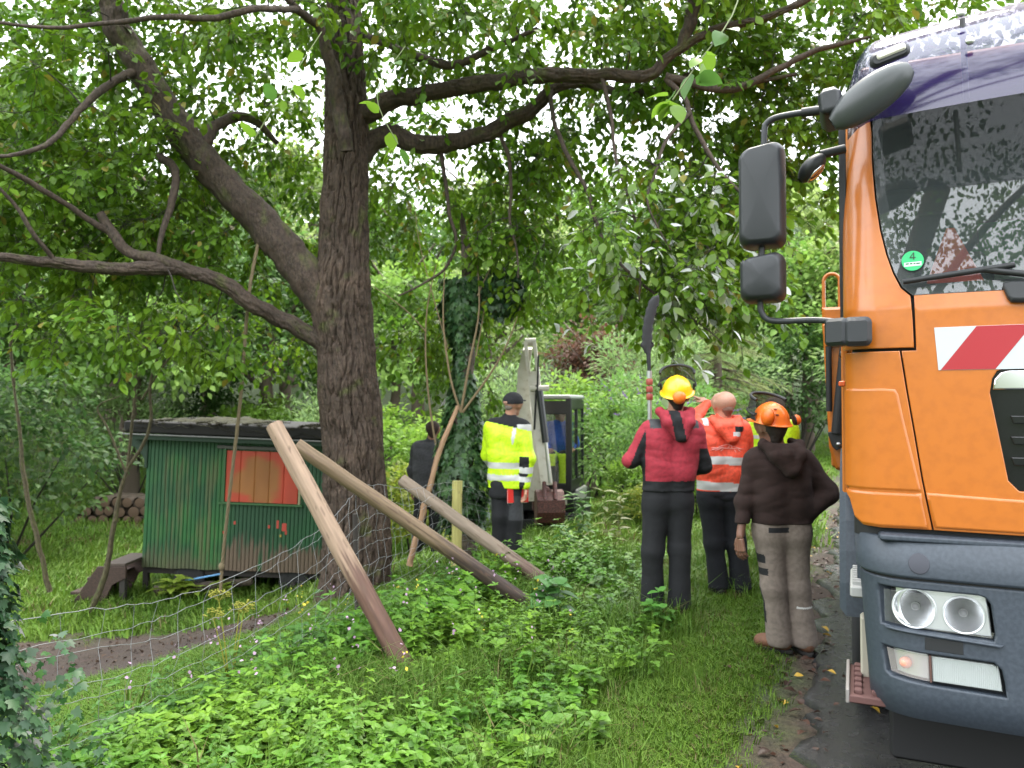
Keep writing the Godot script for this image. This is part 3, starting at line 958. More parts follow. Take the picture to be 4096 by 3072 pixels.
func build_hut() -> void:
	var hut := thing("wooden_hut", "green painted plank hut with mossy roof and a red shutter, left of the big trunk", "hut", Vector3(-5.6, -0.82, -11.7))
	hut.rotation_degrees.z = -2.2
	var pm := M("hut_paint", Color.WHITE, 0.6)
	pm.vertex_color_use_as_albedo = true
	var dark := M("hut_dark_wood", Color(0.03, 0.026, 0.022), 0.85)
	var body := MB.new()
	body.bx(Vector3(1.45, 0.98, -1.05), Vector3(2.82, 1.94, 2.0), 0.01)
	var wall := obj("wall", body, M("hut_inner", Color(0.014, 0.05, 0.024), 0.8), hut)
	var x := 0.0
	var k := 0
	while x < 2.86:
		var w := 0.06
		var b := MB.new()
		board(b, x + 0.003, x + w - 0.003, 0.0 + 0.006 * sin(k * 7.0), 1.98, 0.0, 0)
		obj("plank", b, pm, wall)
		x += w
		k += 1
	for z in 34:  # end wall that faces left
		var b := MB.new()
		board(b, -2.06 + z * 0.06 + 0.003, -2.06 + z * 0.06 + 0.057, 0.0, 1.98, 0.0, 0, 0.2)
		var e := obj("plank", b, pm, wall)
		e.rotation.y = -PI / 2
		e.position = Vector3(0.02, 0, -0.02)
	# shutter
	var sh := Node3D.new()
	sh.name = "shutter"
	sh.position = Vector3(1.22, 1.04, 0.03)
	sh.set_meta("label", "red shutter with worn yellow paint")
	hut.add_child(sh)
	for j in 5:
		var b := MB.new()
		board(b, j * 0.22 + 0.002, j * 0.22 + 0.218, 0.0, 0.77, 0.0, 1, 0.03)
		obj("board", b, pm, sh)
	var gf := M("hut_trim_green", Color(0.03, 0.1, 0.03), 0.6)
	obj("shutter_frame", MB.new().bx(Vector3(1.195, 1.42, 0.015), Vector3(0.04, 0.85, 0.05)), gf, hut)
	obj("shutter_frame", MB.new().bx(Vector3(2.345, 1.42, 0.015), Vector3(0.03, 0.8, 0.05)), M("pale_trim", Color(0.3, 0.29, 0.17), 0.7), hut)
	obj("sill", MB.new().bx(Vector3(1.77, 1.015, 0.03), Vector3(1.26, 0.035, 0.07)), gf, hut)
	obj("drip_board", MB.new().bx(Vector3(1.76, 1.86, 0.03), Vector3(1.36, 0.05, 0.06)), M("grey_wood", Color(0.1, 0.1, 0.09), 0.8), hut)
	for s in [[2.03, 0.72, 0.035, 0.12], [2.13, 0.68, 0.07, 0.12], [2.16, 0.6, 0.03, 0.06], [1.38, 0.72, 0.03, 0.05], [1.9, 0.68, 0.03, 0.05], [1.22, 0.57, 0.03, 0.04], [2.08, 0.55, 0.025, 0.04]]:
		obj("paint_fleck", MB.new().bx(Vector3(s[0], s[1], 0.003), Vector3(s[2], s[3], 0.003), 0.001), M("red_fleck", Color(0.42, 0.05, 0.03), 0.6) if s[2] < 0.2 and s[1] > 0.56 else M("ochre_fleck", Color(0.4, 0.25, 0.04), 0.6), hut)
	# roof: felt edge, trim and a cushion of moss
	obj("roof", MB.new().bx(Vector3(1.33, 2.12, -1.0), Vector3(3.17, 0.18, 2.5), 0.03), M("roof_felt", Color(0.018, 0.017, 0.016), 0.9), hut)
	obj("roof_trim", MB.new().bx(Vector3(1.33, 2.015, 0.262), Vector3(3.17, 0.02, 0.03), 0.003), M("trim_grey", Color(0.22, 0.22, 0.22), 0.6), hut)
	obj("eave_board", MB.new().bx(Vector3(1.35, 1.97, 0.11), Vector3(3.05, 0.07, 0.24), 0.005), M("eave_green", Color(0.012, 0.035, 0.018), 0.7), hut)
	var rows := []
	for j in 14:
		var row := PackedVector3Array()
		for i in 90:
			var px := -0.27 + i * 3.2 / 89.0
			var f := float(j) / 13.0
			var py := 2.2 + 0.09 * ground_noise.get_noise_2d(px * 25.0, f * 30.0) + 0.04 * sin(px * 2.0) - 0.09 * pow(absf(f * 2 - 1), 4.0)
			row.append(Vector3(px, py, 0.27 - f * 2.5))
		rows.append(row)
	var moss := MB.new()
	moss.grid(rows, false, Vector3(1.6, -50, -1))
	var mo := obj("moss", moss, MT("roof_moss", noise_tex(41, 0.03, [[0.2, Color(0.012, 0.01, 0.006)], [0.5, Color(0.022, 0.022, 0.007)], [0.8, Color(0.05, 0.046, 0.012)]], 256), Vector3(3, 3, 3), 1.0), hut)
	var mb := PackedFloat32Array()
	var tuft := blade_tuft(10, 0.045, 0.03, 0.004)
	for j in 2600:
		var px := rnd(-0.26, 2.9)
		put(mb, Basis(Vector3.UP, rnd(0, TAU)).scaled(Vector3.ONE * rnd(0.6, 1.4)), Vector3(px, 2.17 + 0.07 * ground_noise.get_noise_2d(px * 25.0, 0.0), rnd(-1.2, 0.27)), Color(0.028, 0.03, 0.008).lerp(Color(0.018, 0.013, 0.007), rng.randf()))
	scatter("moss_tuft", tuft, foliage("moss_blades", Color.WHITE, 0.9, 0.3), mb, mo)
	var br := MB.new()
	br.ext(P2([-0.27, 1.93, 0.02, 1.93, 0.02, 1.5, -0.02, 1.5, -0.03, 1.62, -0.07, 1.7, -0.14, 1.74, -0.17, 1.8, -0.24, 1.82]), Transform3D(Basis(), Vector3(0, 0, 0.0)), 0.05, 0.006)
	obj("bracket", br, M("eave_green", Color(0.012, 0.035, 0.018), 0.7), hut)
	# underneath
	for z in [-0.15, -1.9]: obj("beam", MB.new().bx(Vector3(1.45, -0.06, z), Vector3(2.8, 0.1, 0.1)), dark, hut)
	for px in [0.7, 2.3]:
		obj("axle", MB.new().rod(Vector3(px, -0.17, 0.0), Vector3(px, -0.17, -2.0), 0.035), dark, hut)
		for z in [-0.1, -1.95]:
			var wh := MB.new()
			wh.lathe(Transform3D(Basis(Vector3.RIGHT, PI / 2), Vector3(px, -0.17, z)), [Vector2(0.02, -0.05), Vector2(0.16, -0.045), Vector2(0.22, -0.05), Vector2(0.24, -0.02), Vector2(0.24, 0.02), Vector2(0.22, 0.05), Vector2(0.16, 0.045), Vector2(0.02, 0.05)], 24)
			obj("wheel", wh, M("old_tyre", Color(0.02, 0.02, 0.02), 0.9), hut)
	# steps to the door at its left end
	var st := thing("wooden_steps", "dark brown wooden steps at the left end of the green hut", "steps", Vector3(-5.6, -1.33, -11.2))
	st.scale = Vector3(1.2, 1.2, 1.1)
	var wood := MT("step_wood", noise_tex(43, 0.03, [[0.2, Color(0.028, 0.017, 0.013)], [0.8, Color(0.075, 0.042, 0.03)]], 256), Vector3(3, 9, 3), 0.75)
	for z in [0.0, -0.7]:
		var s := MB.new()
		s.ext(P2([-0.68, 0.0, -0.32, 0.52, 0.02, 0.52, 0.02, 0.38, -0.14, 0.3, -0.28, 0.0]), Transform3D(Basis(), Vector3(0, 0, z)), 0.045, 0.005)
		obj("side_board", s, wood, st)
	for j in 3: obj("tread", MB.new().bx(Vector3(-0.52 + j * 0.2, 0.2 + j * 0.17, -0.35), Vector3(0.26, 0.035, 0.72)), M("tread_wood", Color(0.07, 0.05, 0.04), 0.7) if j == 2 else wood, st)
	for z in [-0.03, -0.67]: obj("leg", MB.new().bx(Vector3(-0.03, 0.17, z), Vector3(0.07, 0.42, 0.07)), dark, st)
	var bs := obj("blue_stick", MB.new().rod(Vector3(-4.85, -0.98, -11.5), Vector3(-4.35, -0.9, -11.6), 0.014), M("blue_paint", Color(0.12, 0.3, 0.55), 0.5))
	tag(bs, "thin pale blue stick lying under the green hut", "stick")
	var lg := MB.new()
	bark_tube(lg, V([-5.3, -1.13, -11.5, -4.4, -1.06, -11.55, -3.9, -1.0, -11.6]), rr([0.06, 0.07, 0.05]), 14, 0.06, 0.01, 12.0, Color(0.06, 0.045, 0.03), 0.1)
	tag(obj("log", lg, bark_material()), "dark old log lying in the grass below the green hut", "log")
	# rope from the limb
	var rp := V([-2.84, 3.62, -8.68, -2.95, 2.9, -8.62, -3.12, 1.7, -8.85, -3.33, 0.55, -9.1, -3.47, -0.25, -9.28, -3.5, -0.62, -9.3])
	var rm := MB.new()
	var cp := catmull(rp, 12)
	for s in 3:
		var tw := PackedVector3Array()
		for j in cp.size(): tw.append(cp[j] + Vector3(cos(j * 1.1 + s * TAU / 3), 0, sin(j * 1.1 + s * TAU / 3)) * 0.009)
		rm.tube(tw, fill(tw.size(), 0.0125), 6)
	rm.ball(Transform3D(Basis(), Vector3(-3.48, -0.3, -9.28)), 0.035, 0.05, 0.035)
	tag(obj("rope", rm, M("rope_fibre", Color(0.16, 0.125, 0.07), 0.9)), "old swing rope hanging from the limb in front of the green hut", "rope")

# ---------- fence ----------
func post_mesh(a: Vector3, b: Vector3, ra: float, rb: float, stain: float, pale: Color, brown: Color) -> MB:
	var m := MB.new()
	var rows := []
	var cols := PackedColorArray()
	var t := (b - a).normalized()
	var x := t.cross(Vector3.BACK).normalized()
	var y := t.cross(x)
	var len := a.distance_to(b)
	var nz := FastNoiseLite.new()
	nz.seed = int(ra * 1000) + 5
	nz.frequency = 1.0
	nz.fractal_octaves = 4
	var n := 90
	for k in n + 1:
		var f := float(k) / n
		var row := PackedVector3Array()
		for s in 40:
			var an := TAU * s / 40
			var d := x * cos(an) + y * sin(an)
			var q := a.lerp(b, f)
			var crack := pow(maxf(0.0, nz.get_noise_3d(cos(an) * 3.0, f * len * 0.9, sin(an) * 3.0 + 9.0)), 2.0)
			var lump := nz.get_noise_3d(cos(an), f * len * 2.0, sin(an) + 3.0)
			row.append(q + d * (lerpf(ra, rb, f) + lump * 0.006 - crack * 0.02))
			var g := nz.get_noise_3d(cos(an) * 6.0, f * len * 2.2, sin(an) * 6.0)
			var knot := nz.get_noise_3d(cos(an) * 2.0 + 40.0, f * len * 5.0, sin(an) * 2.0)
			var c := pale * (1.0 + 0.45 * g)
			c = c.lerp(brown * (1.0 + 0.5 * g), smoothstep(stain + 0.1, stain - 0.1, f + g * 0.12 + lump * 0.1))
			if knot > 0.42: c = c.lerp(Color(0.1, 0.06, 0.04), 0.7)
			cols.append(c)
		rows.append(row)
	m.grid(rows, true)
	if m.n[0].dot(m.v[0] - a) < 0:
		for k in m.n.size(): m.n[k] = -m.n[k]
		for k in range(0, m.i.size(), 3):
			var sw := m.i[k + 1]
			m.i[k + 1] = m.i[k + 2]
			m.i[k + 2] = sw
	for k in cols.size(): m.c[k] = cols[k]
	for e in [0, n]:
		var dirn := -t if e == 0 else t
		m.col = (brown if e == 0 else pale) * 0.8
		var q := a if e == 0 else b
		var c0 := m.vert(q + dirn * 0.004, dirn)
		var ring := []
		for s in 40: ring.append(m.vert(rows[e][s] + dirn * 0.001, dirn))
		for s in 40: m.tri(c0, ring[s], ring[(s + 1) % 40])
	return m

func build_fence() -> void:
	var wm := M("post_wood", Color.WHITE, 0.75)
	wm.vertex_color_use_as_albedo = true
	var pale := Color(0.25, 0.172, 0.118)
	var brown := Color(0.1, 0.052, 0.036)
	var list := [
		[Vector3(-0.62, -0.08, -4.85), Vector3(-1.62, 1.51, -5.25), 0.068, 0.058, 0.42, pale, brown, "round pale fence post pulled out and leaning steeply left, nearest of the leaning posts"],
		[Vector3(0.13, 0.02, -6.3), Vector3(-1.65, 1.34, -5.9), 0.064, 0.055, 0.34, Color(0.16, 0.11, 0.066), Color(0.05, 0.034, 0.027), "weathered fence post lying slanted behind the pale one, foot end blackened"],
		[Vector3(0.39, -0.01, -6.9), Vector3(-1.08, 0.9, -7.6), 0.066, 0.06, 0.25, Color(0.17, 0.13, 0.095), Color(0.1, 0.06, 0.045), "grey fence post slanting through the weeds, upper end before the grey jacket"]]
	for e in list:
		var o := obj("fence_post", post_mesh(e[0], e[1], e[2], e[3], e[4], e[5], e[6]), wm)
		tag(o, e[7], "fence post", "wooden posts of the broken fence")
	var o4 := obj("fence_post", post_mesh(Vector3(-0.57, -0.3, -7.9), Vector3(-0.56, 0.86, -7.9), 0.055, 0.052, 0.1, Color(0.33, 0.3, 0.1), Color(0.12, 0.09, 0.05)), wm)
	tag(o4, "short upright fence post with a greenish tint, still standing by the yellow jacket", "fence post", "wooden posts of the broken fence")
	var stake := MB.new()
	stake.rod(Vector3(-1.31, -0.35, -6.6), Vector3(-1.33, 0.72, -6.55), 0.022, 10)
	tag(obj("fence_post", stake, M("dark_stake", Color(0.03, 0.024, 0.02), 0.85)), "thin dark stake in front of the big trunk", "fence post")
	# sagging field fence: each strand a part
	var f := thing("wire_fence", "sagging wire field fence between the leaning posts and the ivy-covered post", "fence")
	var zinc := M("zinc_wire", Color(0.27, 0.275, 0.285), 0.48, 0.5)
	var key := [[-3.4, 0.92, -0.6], [-2.05, 0.78, -3.0], [-1.72, 0.66, -4.1], [-1.36, 0.78, -5.22], [-1.16, 0.98, -6.2], [-0.9, 0.86, -7.0], [-0.6, 0.86, -7.86], [-0.1, 0.55, -8.9]]
	var strands := []
	for w in 9:
		var p := PackedVector3Array()
		for k in key.size():
			var q: Array = key[k]
			var drop: float = w * [0.1, 0.095, 0.1, 0.105, 0.12, 0.1, 0.09, 0.07][k]
			p.append(Vector3(q[0] + 0.02 * sin(w * 2.0 + k), q[1] - drop + 0.02 * sin(w * 3.1 + k * 1.7), q[2] + 0.03 * cos(w * 1.3 + k)))
		p = catmull(p, 16)
		for k in p.size(): p[k] += Vector3(0, ground_noise.get_noise_2d(k * 5.0, w * 30.0) * 0.02, 0)
		strands.append(p)
		obj("wire", MB.new().tube(p, fill(p.size(), 0.0015 if w else 0.0019), 5), zinc, f)
	for k in range(4, strands[0].size() - 2, 3):
		var p := PackedVector3Array()
		for w in 9: p.append(strands[w][k] + Vector3(0.01 * sin(w + k), 0, 0.006))
		obj("stay_wire", MB.new().tube(p, fill(9, 0.0012), 4), zinc, f)
	# ivy-grown post close on the left
	var ip := thing("ivy_post", "fence post smothered in dark glossy ivy close by at the left edge", "fence post", Vector3.ZERO)
	obj("post", post_mesh(Vector3(-2.02, -0.1, -2.95), Vector3(-2.03, 1.12, -2.95), 0.06, 0.055, 0.2, Color(0.2, 0.15, 0.1), Color(0.1, 0.07, 0.05)), wm, ip)
	var lv := PackedFloat32Array()
	for k in 2200:
		var y := rnd(-0.1, 1.3)
		var a := rnd(0, TAU)
		var w := (0.185 + 0.07 * sin(y * 5.0) + 0.1 * ground_noise.get_noise_2d(y * 12.0, a * 8.0)) * (1.0 - smoothstep(1.0, 1.35, y) * 0.6)
		var o := Vector3(cos(a), 0, sin(a))
		put(lv, leaf_basis((Vector3(0, -0.8, 0) + o * 0.6 + rdir() * 0.5).normalized(), (o + Vector3(0, 0.7, 0) + rdir() * 0.5).normalized(), rnd(0.03, 0.062)), Vector3(-2.05, y, -2.95) + o * w * sqrt(rnd(0.4, 1.0)), Color(0.014, 0.042, 0.02).lerp(Color(0.035, 0.085, 0.03), rng.randf()))
	for k in 150:  # loose shoots to the right
		var t := rng.randf()
		var q := Vector3(-1.88, 0.75, -3.05).lerp(Vector3(-1.72, 0.1, -3.15), t) + rdir() * 0.11
		put(lv, leaf_basis((Vector3(0.3, -0.6, 0) + rdir() * 0.6).normalized(), (Vector3(0.2, 1, 0.5) + rdir() * 0.5).normalized(), rnd(0.025, 0.05)), q, Color(0.06, 0.15, 0.025).lerp(Color(0.03, 0.09, 0.03), rng.randf()))
	split_leaves(ip, lobed_mesh(), foliage("ivy_leaf_glossy", Color.WHITE, 0.4, 0.35), lv, 200, "ivy")

# ---------- the orange lorry ----------
# its own axes: x along its front (0 at the near corner), y up, z out of its front
var bumper_skin := false

func skin(u: float, h: float, o: float) -> Array:  # [point, normal] of the rounded front at width u, height h, o metres proud
	var xs := -0.085
	var r := 0.13
	var z := 0.035
	var tilt := 0.0
	if bumper_skin:
		xs = -0.04 + (1.1 - h) * 0.07
		r = 0.2
		z = 0.11
		tilt = 0.05
		if h > 0.98:
			z -= pow((h - 0.98) / 0.14, 2.0) * 0.07
			tilt = 0.9 * (h - 0.98) / 0.14
		if h < 0.52:
			z -= pow((0.52 - h) / 0.13, 2.0) * 0.06
			tilt = -0.8 * (0.52 - h) / 0.13
	elif h > 2.05:
		z -= 0.25 * (h - 2.05)
		tilt = 0.25
		if h > 2.85: 
			xs += pow(maxf(0.0, h - 2.85), 2.0) * 0.9
	else:
		z += 0.02 * sin((h - 1.15) / 0.9 * PI)
	var x0 := xs + r
	var w := 2.13 + 0.085 - r
	var p: Vector3
	var n: Vector3
	if u >= x0 and u <= w:
		var q := (u - 1.065) / 1.15
		p = Vector3(u, h, z - 0.06 * q * q)
		n = Vector3(0.12 * q / 1.15, tilt, 1.0).normalized()
	else:
		var mir := u > w
		var uu := 2.13 - u if mir else u
		var q := (x0 - 1.065) / 1.15
		var z0 := z - 0.06 * q * q
		var a := minf((x0 - uu) / r, PI / 2)
		var extra := maxf(0.0, (x0 - uu) - r * PI / 2)
		p = Vector3(x0 - r * sin(a), h, z0 - r + r * cos(a) - extra)
		n = Vector3(-sin(a) - 0.09 * cos(a), tilt, cos(a)).normalized()
		if mir:
			p.x = 2.13 - p.x
			n.x = -n.x
	return [p + n * o, n]

func panel(m: MB, poly: PackedVector2Array, o: float, thick: float, step := 0.03, bev := 0.006, holes := []) -> MB:
	if Geometry2D.is_polygon_clockwise(poly): poly.reverse()
	var rings := [poly]
	var hs := []
	for hole in holes:
		var hh: PackedVector2Array = hole
		if not Geometry2D.is_polygon_clockwise(hh): hh.reverse()
		rings.append(hh)
	var inner := PackedVector2Array()
	for ri in rings.size():
		var ring: PackedVector2Array = rings[ri]
		var pts := PackedVector2Array()
		for k in ring.size():
			var a := ring[k]
			var b := ring[(k + 1) % ring.size()]
			var n := maxi(1, int(ceil(a.distance_to(b) / step)))
			for s in n: pts.append(a.lerp(b, float(s) / n))
		var ins := PackedVector2Array()
		for k in pts.size():
			var e1 := (pts[k] - pts[(k + pts.size() - 1) % pts.size()]).normalized()
			var e2 := (pts[(k + 1) % pts.size()] - pts[k]).normalized()
			var t := (Vector2(-e1.y, e1.x) + Vector2(-e2.y, e2.x))
			t = t.normalized() / maxf(0.5, t.length() * 0.5)
			ins.append(pts[k] + t * bev)
		for k in pts.size():
			var k2 := (k + 1) % pts.size()
			var a: Array = skin(pts[k].x, pts[k].y, o - bev)
			var b: Array = skin(pts[k2].x, pts[k2].y, o - bev)
			var ai: Array = skin(ins[k].x, ins[k].y, o)
			var bi: Array = skin(ins[k2].x, ins[k2].y, o)
			var ad: Array = skin(pts[k].x, pts[k].y, o - thick)
			var bd: Array = skin(pts[k2].x, pts[k2].y, o - thick)
			var side: Vector3 = ((a[0] + b[0]) - (ai[0] + bi[0]))
			side = (side - a[1] * side.dot(a[1])).normalized()
			var na: Vector3 = (a[1] + side * 1.2).normalized()
			var i0 := m.vert(ai[0], a[1]); m.vert(bi[0], b[1]); m.vert(b[0], na); m.vert(a[0], na)
			m.tri(i0, i0 + 1, i0 + 2); m.tri(i0, i0 + 2, i0 + 3)
			m.quad(a[0], b[0], bd[0], ad[0], side)
		if ri == 0: inner = ins
		else:
			if Geometry2D.is_polygon_clockwise(ins): ins.reverse()
			hs.append(ins)
	var lo := inner[0]
	var hi := inner[0]
	for q in inner:
		lo = lo.min(q)
		hi = hi.max(q)
	var nx := int(ceil((hi.x - lo.x) / step))
	var ny := int(ceil((hi.y - lo.y) / step))
	for ix in nx:
		for iy in ny:
			var c := lo + Vector2(ix, iy) * step
			var rect := PackedVector2Array([c, c + Vector2(step, 0), c + Vector2(step, step), c + Vector2(0, step)])
			var pieces: Array = Geometry2D.intersect_polygons(rect, inner)
			for hole in hs:
				var nextp := []
				for pc in pieces:
					for cc in Geometry2D.clip_polygons(pc, hole):
						if not Geometry2D.is_polygon_clockwise(cc): nextp.append(cc)
				pieces = nextp
			for pc in pieces:
				var ids := Geometry2D.triangulate_polygon(pc)
				var base := m.v.size()
				for q in pc:
					var s: Array = skin(q.x, q.y, o)
					m.vert(s[0], s[1])
				for k in range(0, ids.size(), 3): m.tri(base + ids[k], base + ids[k + 1], base + ids[k + 2])
	return m

func mirrored(poly: PackedVector2Array) -> PackedVector2Array:
	var o := PackedVector2Array()
	for q in poly: o.append(Vector2(2.13 - q.x, q.y))
	return o

func chaikin(p: PackedVector2Array, keep := []) -> PackedVector2Array:
	var o := PackedVector2Array()
	for k in p.size():
		if k in keep:
			o.append(p[k])
			continue
		var a := p[(k + p.size() - 1) % p.size()]
		var b := p[(k + 1) % p.size()]
		o.append(p[k].lerp(a, 0.22)); o.append(p[k].lerp(p[k].lerp(a, 0.1).lerp(p[k].lerp(b, 0.1), 0.5), 0.7)); o.append(p[k].lerp(b, 0.22))
	return o

func build_truck() -> void:
	var t := thing("lorry", "orange municipal lorry with dark bumper, standing at the right on the wet road", "lorry", Vector3(1.47, 0, -3.2), deg_to_rad(-24))
	var orange := M("orange_paint", Color(0.47, 0.132, 0.013), 0.32)
	orange.clearcoat_enabled = true
	orange.clearcoat = 0.5
	orange.clearcoat_roughness = 0.12
	orange.normal_enabled = true
	orange.normal_texture = noise_tex(52, 0.02, [], 256, FastNoiseLite.TYPE_SIMPLEX_SMOOTH, 5, true)
	orange.normal_scale = 0.035
	orange.uv1_triplanar = true
	orange.uv1_scale = Vector3(2, 2, 2)
	orange.albedo_texture = noise_tex(53, 0.012, [[0.1, Color(0.9, 0.885, 0.86)], [0.6, Color(1, 1, 1)]], 512, FastNoiseLite.TYPE_SIMPLEX, 6)
	var grey := MT("bumper_plastic", noise_tex(51, 0.03, [[0.2, Color(0.03, 0.039, 0.053)], [0.8, Color(0.045, 0.057, 0.074)]], 512, FastNoiseLite.TYPE_SIMPLEX, 6), Vector3(2.5, 2.5, 2.5), 0.5, noise_tex(54, 0.35, [], 512, FastNoiseLite.TYPE_SIMPLEX, 3, true), 0.18)
	var black := M("black_plastic", Color(0.014, 0.015, 0.017), 0.5)
	var soot := M("dark_metal", Color(0.012, 0.012, 0.013), 0.7)
	var rubber := M("tyre_rubber", Color(0.016, 0.016, 0.017), 0.85)
	var chrome := M("reflector_chrome", Color(0.9, 0.91, 0.93), 0.27, 1.0)
	# --- painted shell
	var pillar := P2([-0.16, 1.885, -0.16, 2.95, -0.1, 3.02, 0.02, 3.02, 0.036, 2.86, 0.035, 2.72, 0.045, 2.55, 0.062, 2.4, 0.083, 2.29, 0.108, 2.2, 0.135, 2.135, 0.17, 2.098, 0.176, 1.995, 0.179, 1.885])
	var low := P2([-0.12, 1.872, 0.127, 1.872, 0.15, 1.7, 0.172, 1.55, 0.2, 1.35, 0.236, 1.15, 0.05, 1.146, -0.02, 1.152, -0.06, 1.18, -0.085, 1.25, -0.12, 1.4])
	var fair := chaikin(P2([-0.115, 1.722, 0.118, 1.722, 0.14, 1.6, 0.2, 1.312, 0.2, 1.3, -0.115, 1.3]), [0, 3, 4, 5])
	var skirt := P2([-0.118, 1.295, 0.2, 1.295, 0.224, 1.153, 0.05, 1.15, -0.02, 1.156, -0.058, 1.184, -0.08, 1.25])
	for mir in [false, true]:
		obj("corner_pillar", panel(MB.new(), mirrored(pillar) if mir else pillar.duplicate(), 0.0, 0.02, 0.025, 0.004), orange, t)
		obj("corner_panel", panel(MB.new(), mirrored(low) if mir else low.duplicate(), 0.0, 0.02, 0.025, 0.004), orange, t)
		obj("step_fairing", panel(MB.new(), mirrored(fair) if mir else fair.duplicate(), 0.011, 0.02, 0.02, 0.014), orange, t)
		obj("step_fairing", panel(MB.new(), mirrored(skirt) if mir else skirt.duplicate(), 0.014, 0.028, 0.02, 0.014), orange, t)
	var g := P2([0.437, 1.7, 0.446, 1.755, 0.462, 1.783, 0.49, 1.795, 1.64, 1.795, 1.668, 1.783, 1.684, 1.755, 1.693, 1.7, 1.64, 1.36, 1.6, 1.32, 0.53, 1.32, 0.494, 1.36])
	var front := P2([0.183, 2.1, 1.947, 2.1, 1.951, 1.9, 1.945, 1.872, 1.996, 1.872, 1.978, 1.7, 1.894, 1.15, 0.242, 1.15, 0.206, 1.35, 0.178, 1.55, 0.156, 1.7, 0.134, 1.872, 0.187, 1.872, 0.187, 1.885])
	obj("front_panel", panel(MB.new(), front, 0.0, 0.025, 0.03, 0.004, [g.duplicate()]), orange, t)
	var low_press := chaikin(P2([0.215, 1.3, 0.54, 1.288, 1.6, 1.288, 1.905, 1.3, 1.88, 1.16, 0.246, 1.16]), [0, 3, 4, 5])
	obj("front_flap", panel(MB.new(), low_press, 0.014, 0.02, 0.03, 0.011), orange, t)
	# seams and holes look into a dark body
	var inner := PackedVector2Array([Vector2(-0.2, 1.1), Vector2(2.33, 1.1), Vector2(2.33, 2.1), Vector2(-0.2, 2.1)])
	obj("inner_body", panel(MB.new(), inner, -0.035, 0.01, 0.06, 0.002), soot, t)
	# grille: glossy dark inset with bars and a bright top edge
	obj("grille", panel(MB.new(), g.duplicate(), -0.022, 0.01, 0.04, 0.003), M("grille_gloss", Color(0.008, 0.008, 0.01), 0.1), t)
	for y in [1.42, 1.5, 1.58]: obj("grille_bar", panel(MB.new(), PackedVector2Array([Vector2(0.515, y), Vector2(1.615, y), Vector2(1.625, y + 0.03), Vector2(0.505, y + 0.03)]), -0.004, 0.016, 0.05, 0.004), M("grille_gloss", Color.BLACK), t)
	obj("grille_trim", panel(MB.new(), P2([0.447, 1.712, 1.683, 1.712, 1.676, 1.752, 1.655, 1.778, 1.63, 1.786, 0.5, 1.786, 0.475, 1.778, 0.454, 1.752]), 0.0, 0.02, 0.04, 0.006), M("polished_metal", Color(0.75, 0.76, 0.78), 0.12, 1.0), t)
	# warning stripes
	var foil := M("reflective_white", Color(0.5, 0.53, 0.55), 0.4)
	foil.normal_enabled = true
	foil.uv1_triplanar = true
	foil.uv1_scale = Vector3(12, 12, 12)
	foil.normal_texture = noise_tex(55, 0.12, [], 256, FastNoiseLite.TYPE_CELLULAR, 1, true)
	foil.normal_scale = 0.3
	obj("warning_foil", panel(MB.new(), P2([0.252, 1.962, 1.878, 1.962, 1.866, 1.79, 0.264, 1.79]), 0.0022, 0.002, 0.03, 0.0006), foil, t)
	for k in 5:
		var x0 := 0.272 + k * 0.335
		obj("red_stripe", panel(MB.new(), PackedVector2Array([Vector2(x0, 1.791), Vector2(x0 + 0.185, 1.791), Vector2(x0 + 0.31, 1.961), Vector2(x0 + 0.125, 1.961)]), 0.0034, 0.001, 0.03, 0.0004), M("reflective_red", Color(0.36, 0.022, 0.03), 0.35), t)
	# --- windscreen
	var ws := P2([0.179, 2.103, 0.142, 2.14, 0.114, 2.205, 0.09, 2.29, 0.069, 2.4, 0.052, 2.55, 0.042, 2.72, 0.042, 3.05, 2.088, 3.05, 2.088, 2.72, 2.078, 2.55, 2.061, 2.4, 2.04, 2.29, 2.016, 2.205, 1.988, 2.14, 1.951, 2.103])
	var glass := M("windscreen_glass", Color(0.1, 0.12, 0.12), 0.0)
	glass.albedo_color.a = 0.22
	glass.transparency = BaseMaterial3D.TRANSPARENCY_ALPHA
	glass.metallic_specular = 0.62
	var pane := panel(MB.new(), ws.duplicate(), -0.004, 0.004, 0.05, 0.001)
	panel(pane, ws.duplicate(), -0.01, 0.002, 0.05, 0.001)  # outer and inner sheet of the laminated glass
	obj("windscreen", pane, glass, t)
	var hole := P2([0.235, 2.15, 0.19, 2.18, 0.15, 2.26, 0.112, 2.41, 0.09, 2.56, 0.08, 2.72, 0.08, 3.0, 2.05, 3.0, 2.05, 2.72, 2.04, 2.56, 2.018, 2.41, 1.98, 2.26, 1.94, 2.18, 1.895, 2.15])
	obj("windscreen_border", panel(MB.new(), ws.duplicate(), -0.014, 0.01, 0.04, 0.001, [hole]), black, t)
	var stick := MB.new()
	var disc := PackedVector2Array()
	for k in 28: disc.append(Vector2(0.182 + 0.041 * cos(TAU * k / 28), 2.247 + 0.043 * sin(TAU * k / 28)))
	var sticker := obj("sticker", panel(stick, disc, 0.0015, 0.001, 0.02, 0.0004), M("sticker_green", Color(0.012, 0.4, 0.13), 0.4), t)
	obj("sticker_field", panel(MB.new(), P2([0.15, 2.222, 0.214, 2.224, 0.214, 2.242, 0.15, 2.24]), 0.0026, 0.001, 0.02, 0.0003), M("sticker_pale", Color(0.5, 0.72, 0.55), 0.5), sticker)
	var ink := M("sticker_ink", Color(0.01, 0.025, 0.015), 0.6)
	var tm := TextMesh.new()
	tm.text = "4"
	var sf := SystemFont.new()
	sf.font_names = PackedStringArray(["Droid Sans"])
	tm.font = sf
	tm.font_size = 32
	tm.pixel_size = 0.0013
	tm.depth = 0.0008
	var four := obj("numeral", tm, ink, sticker)
	var sp: Array = skin(0.182, 2.265, 0.0032)
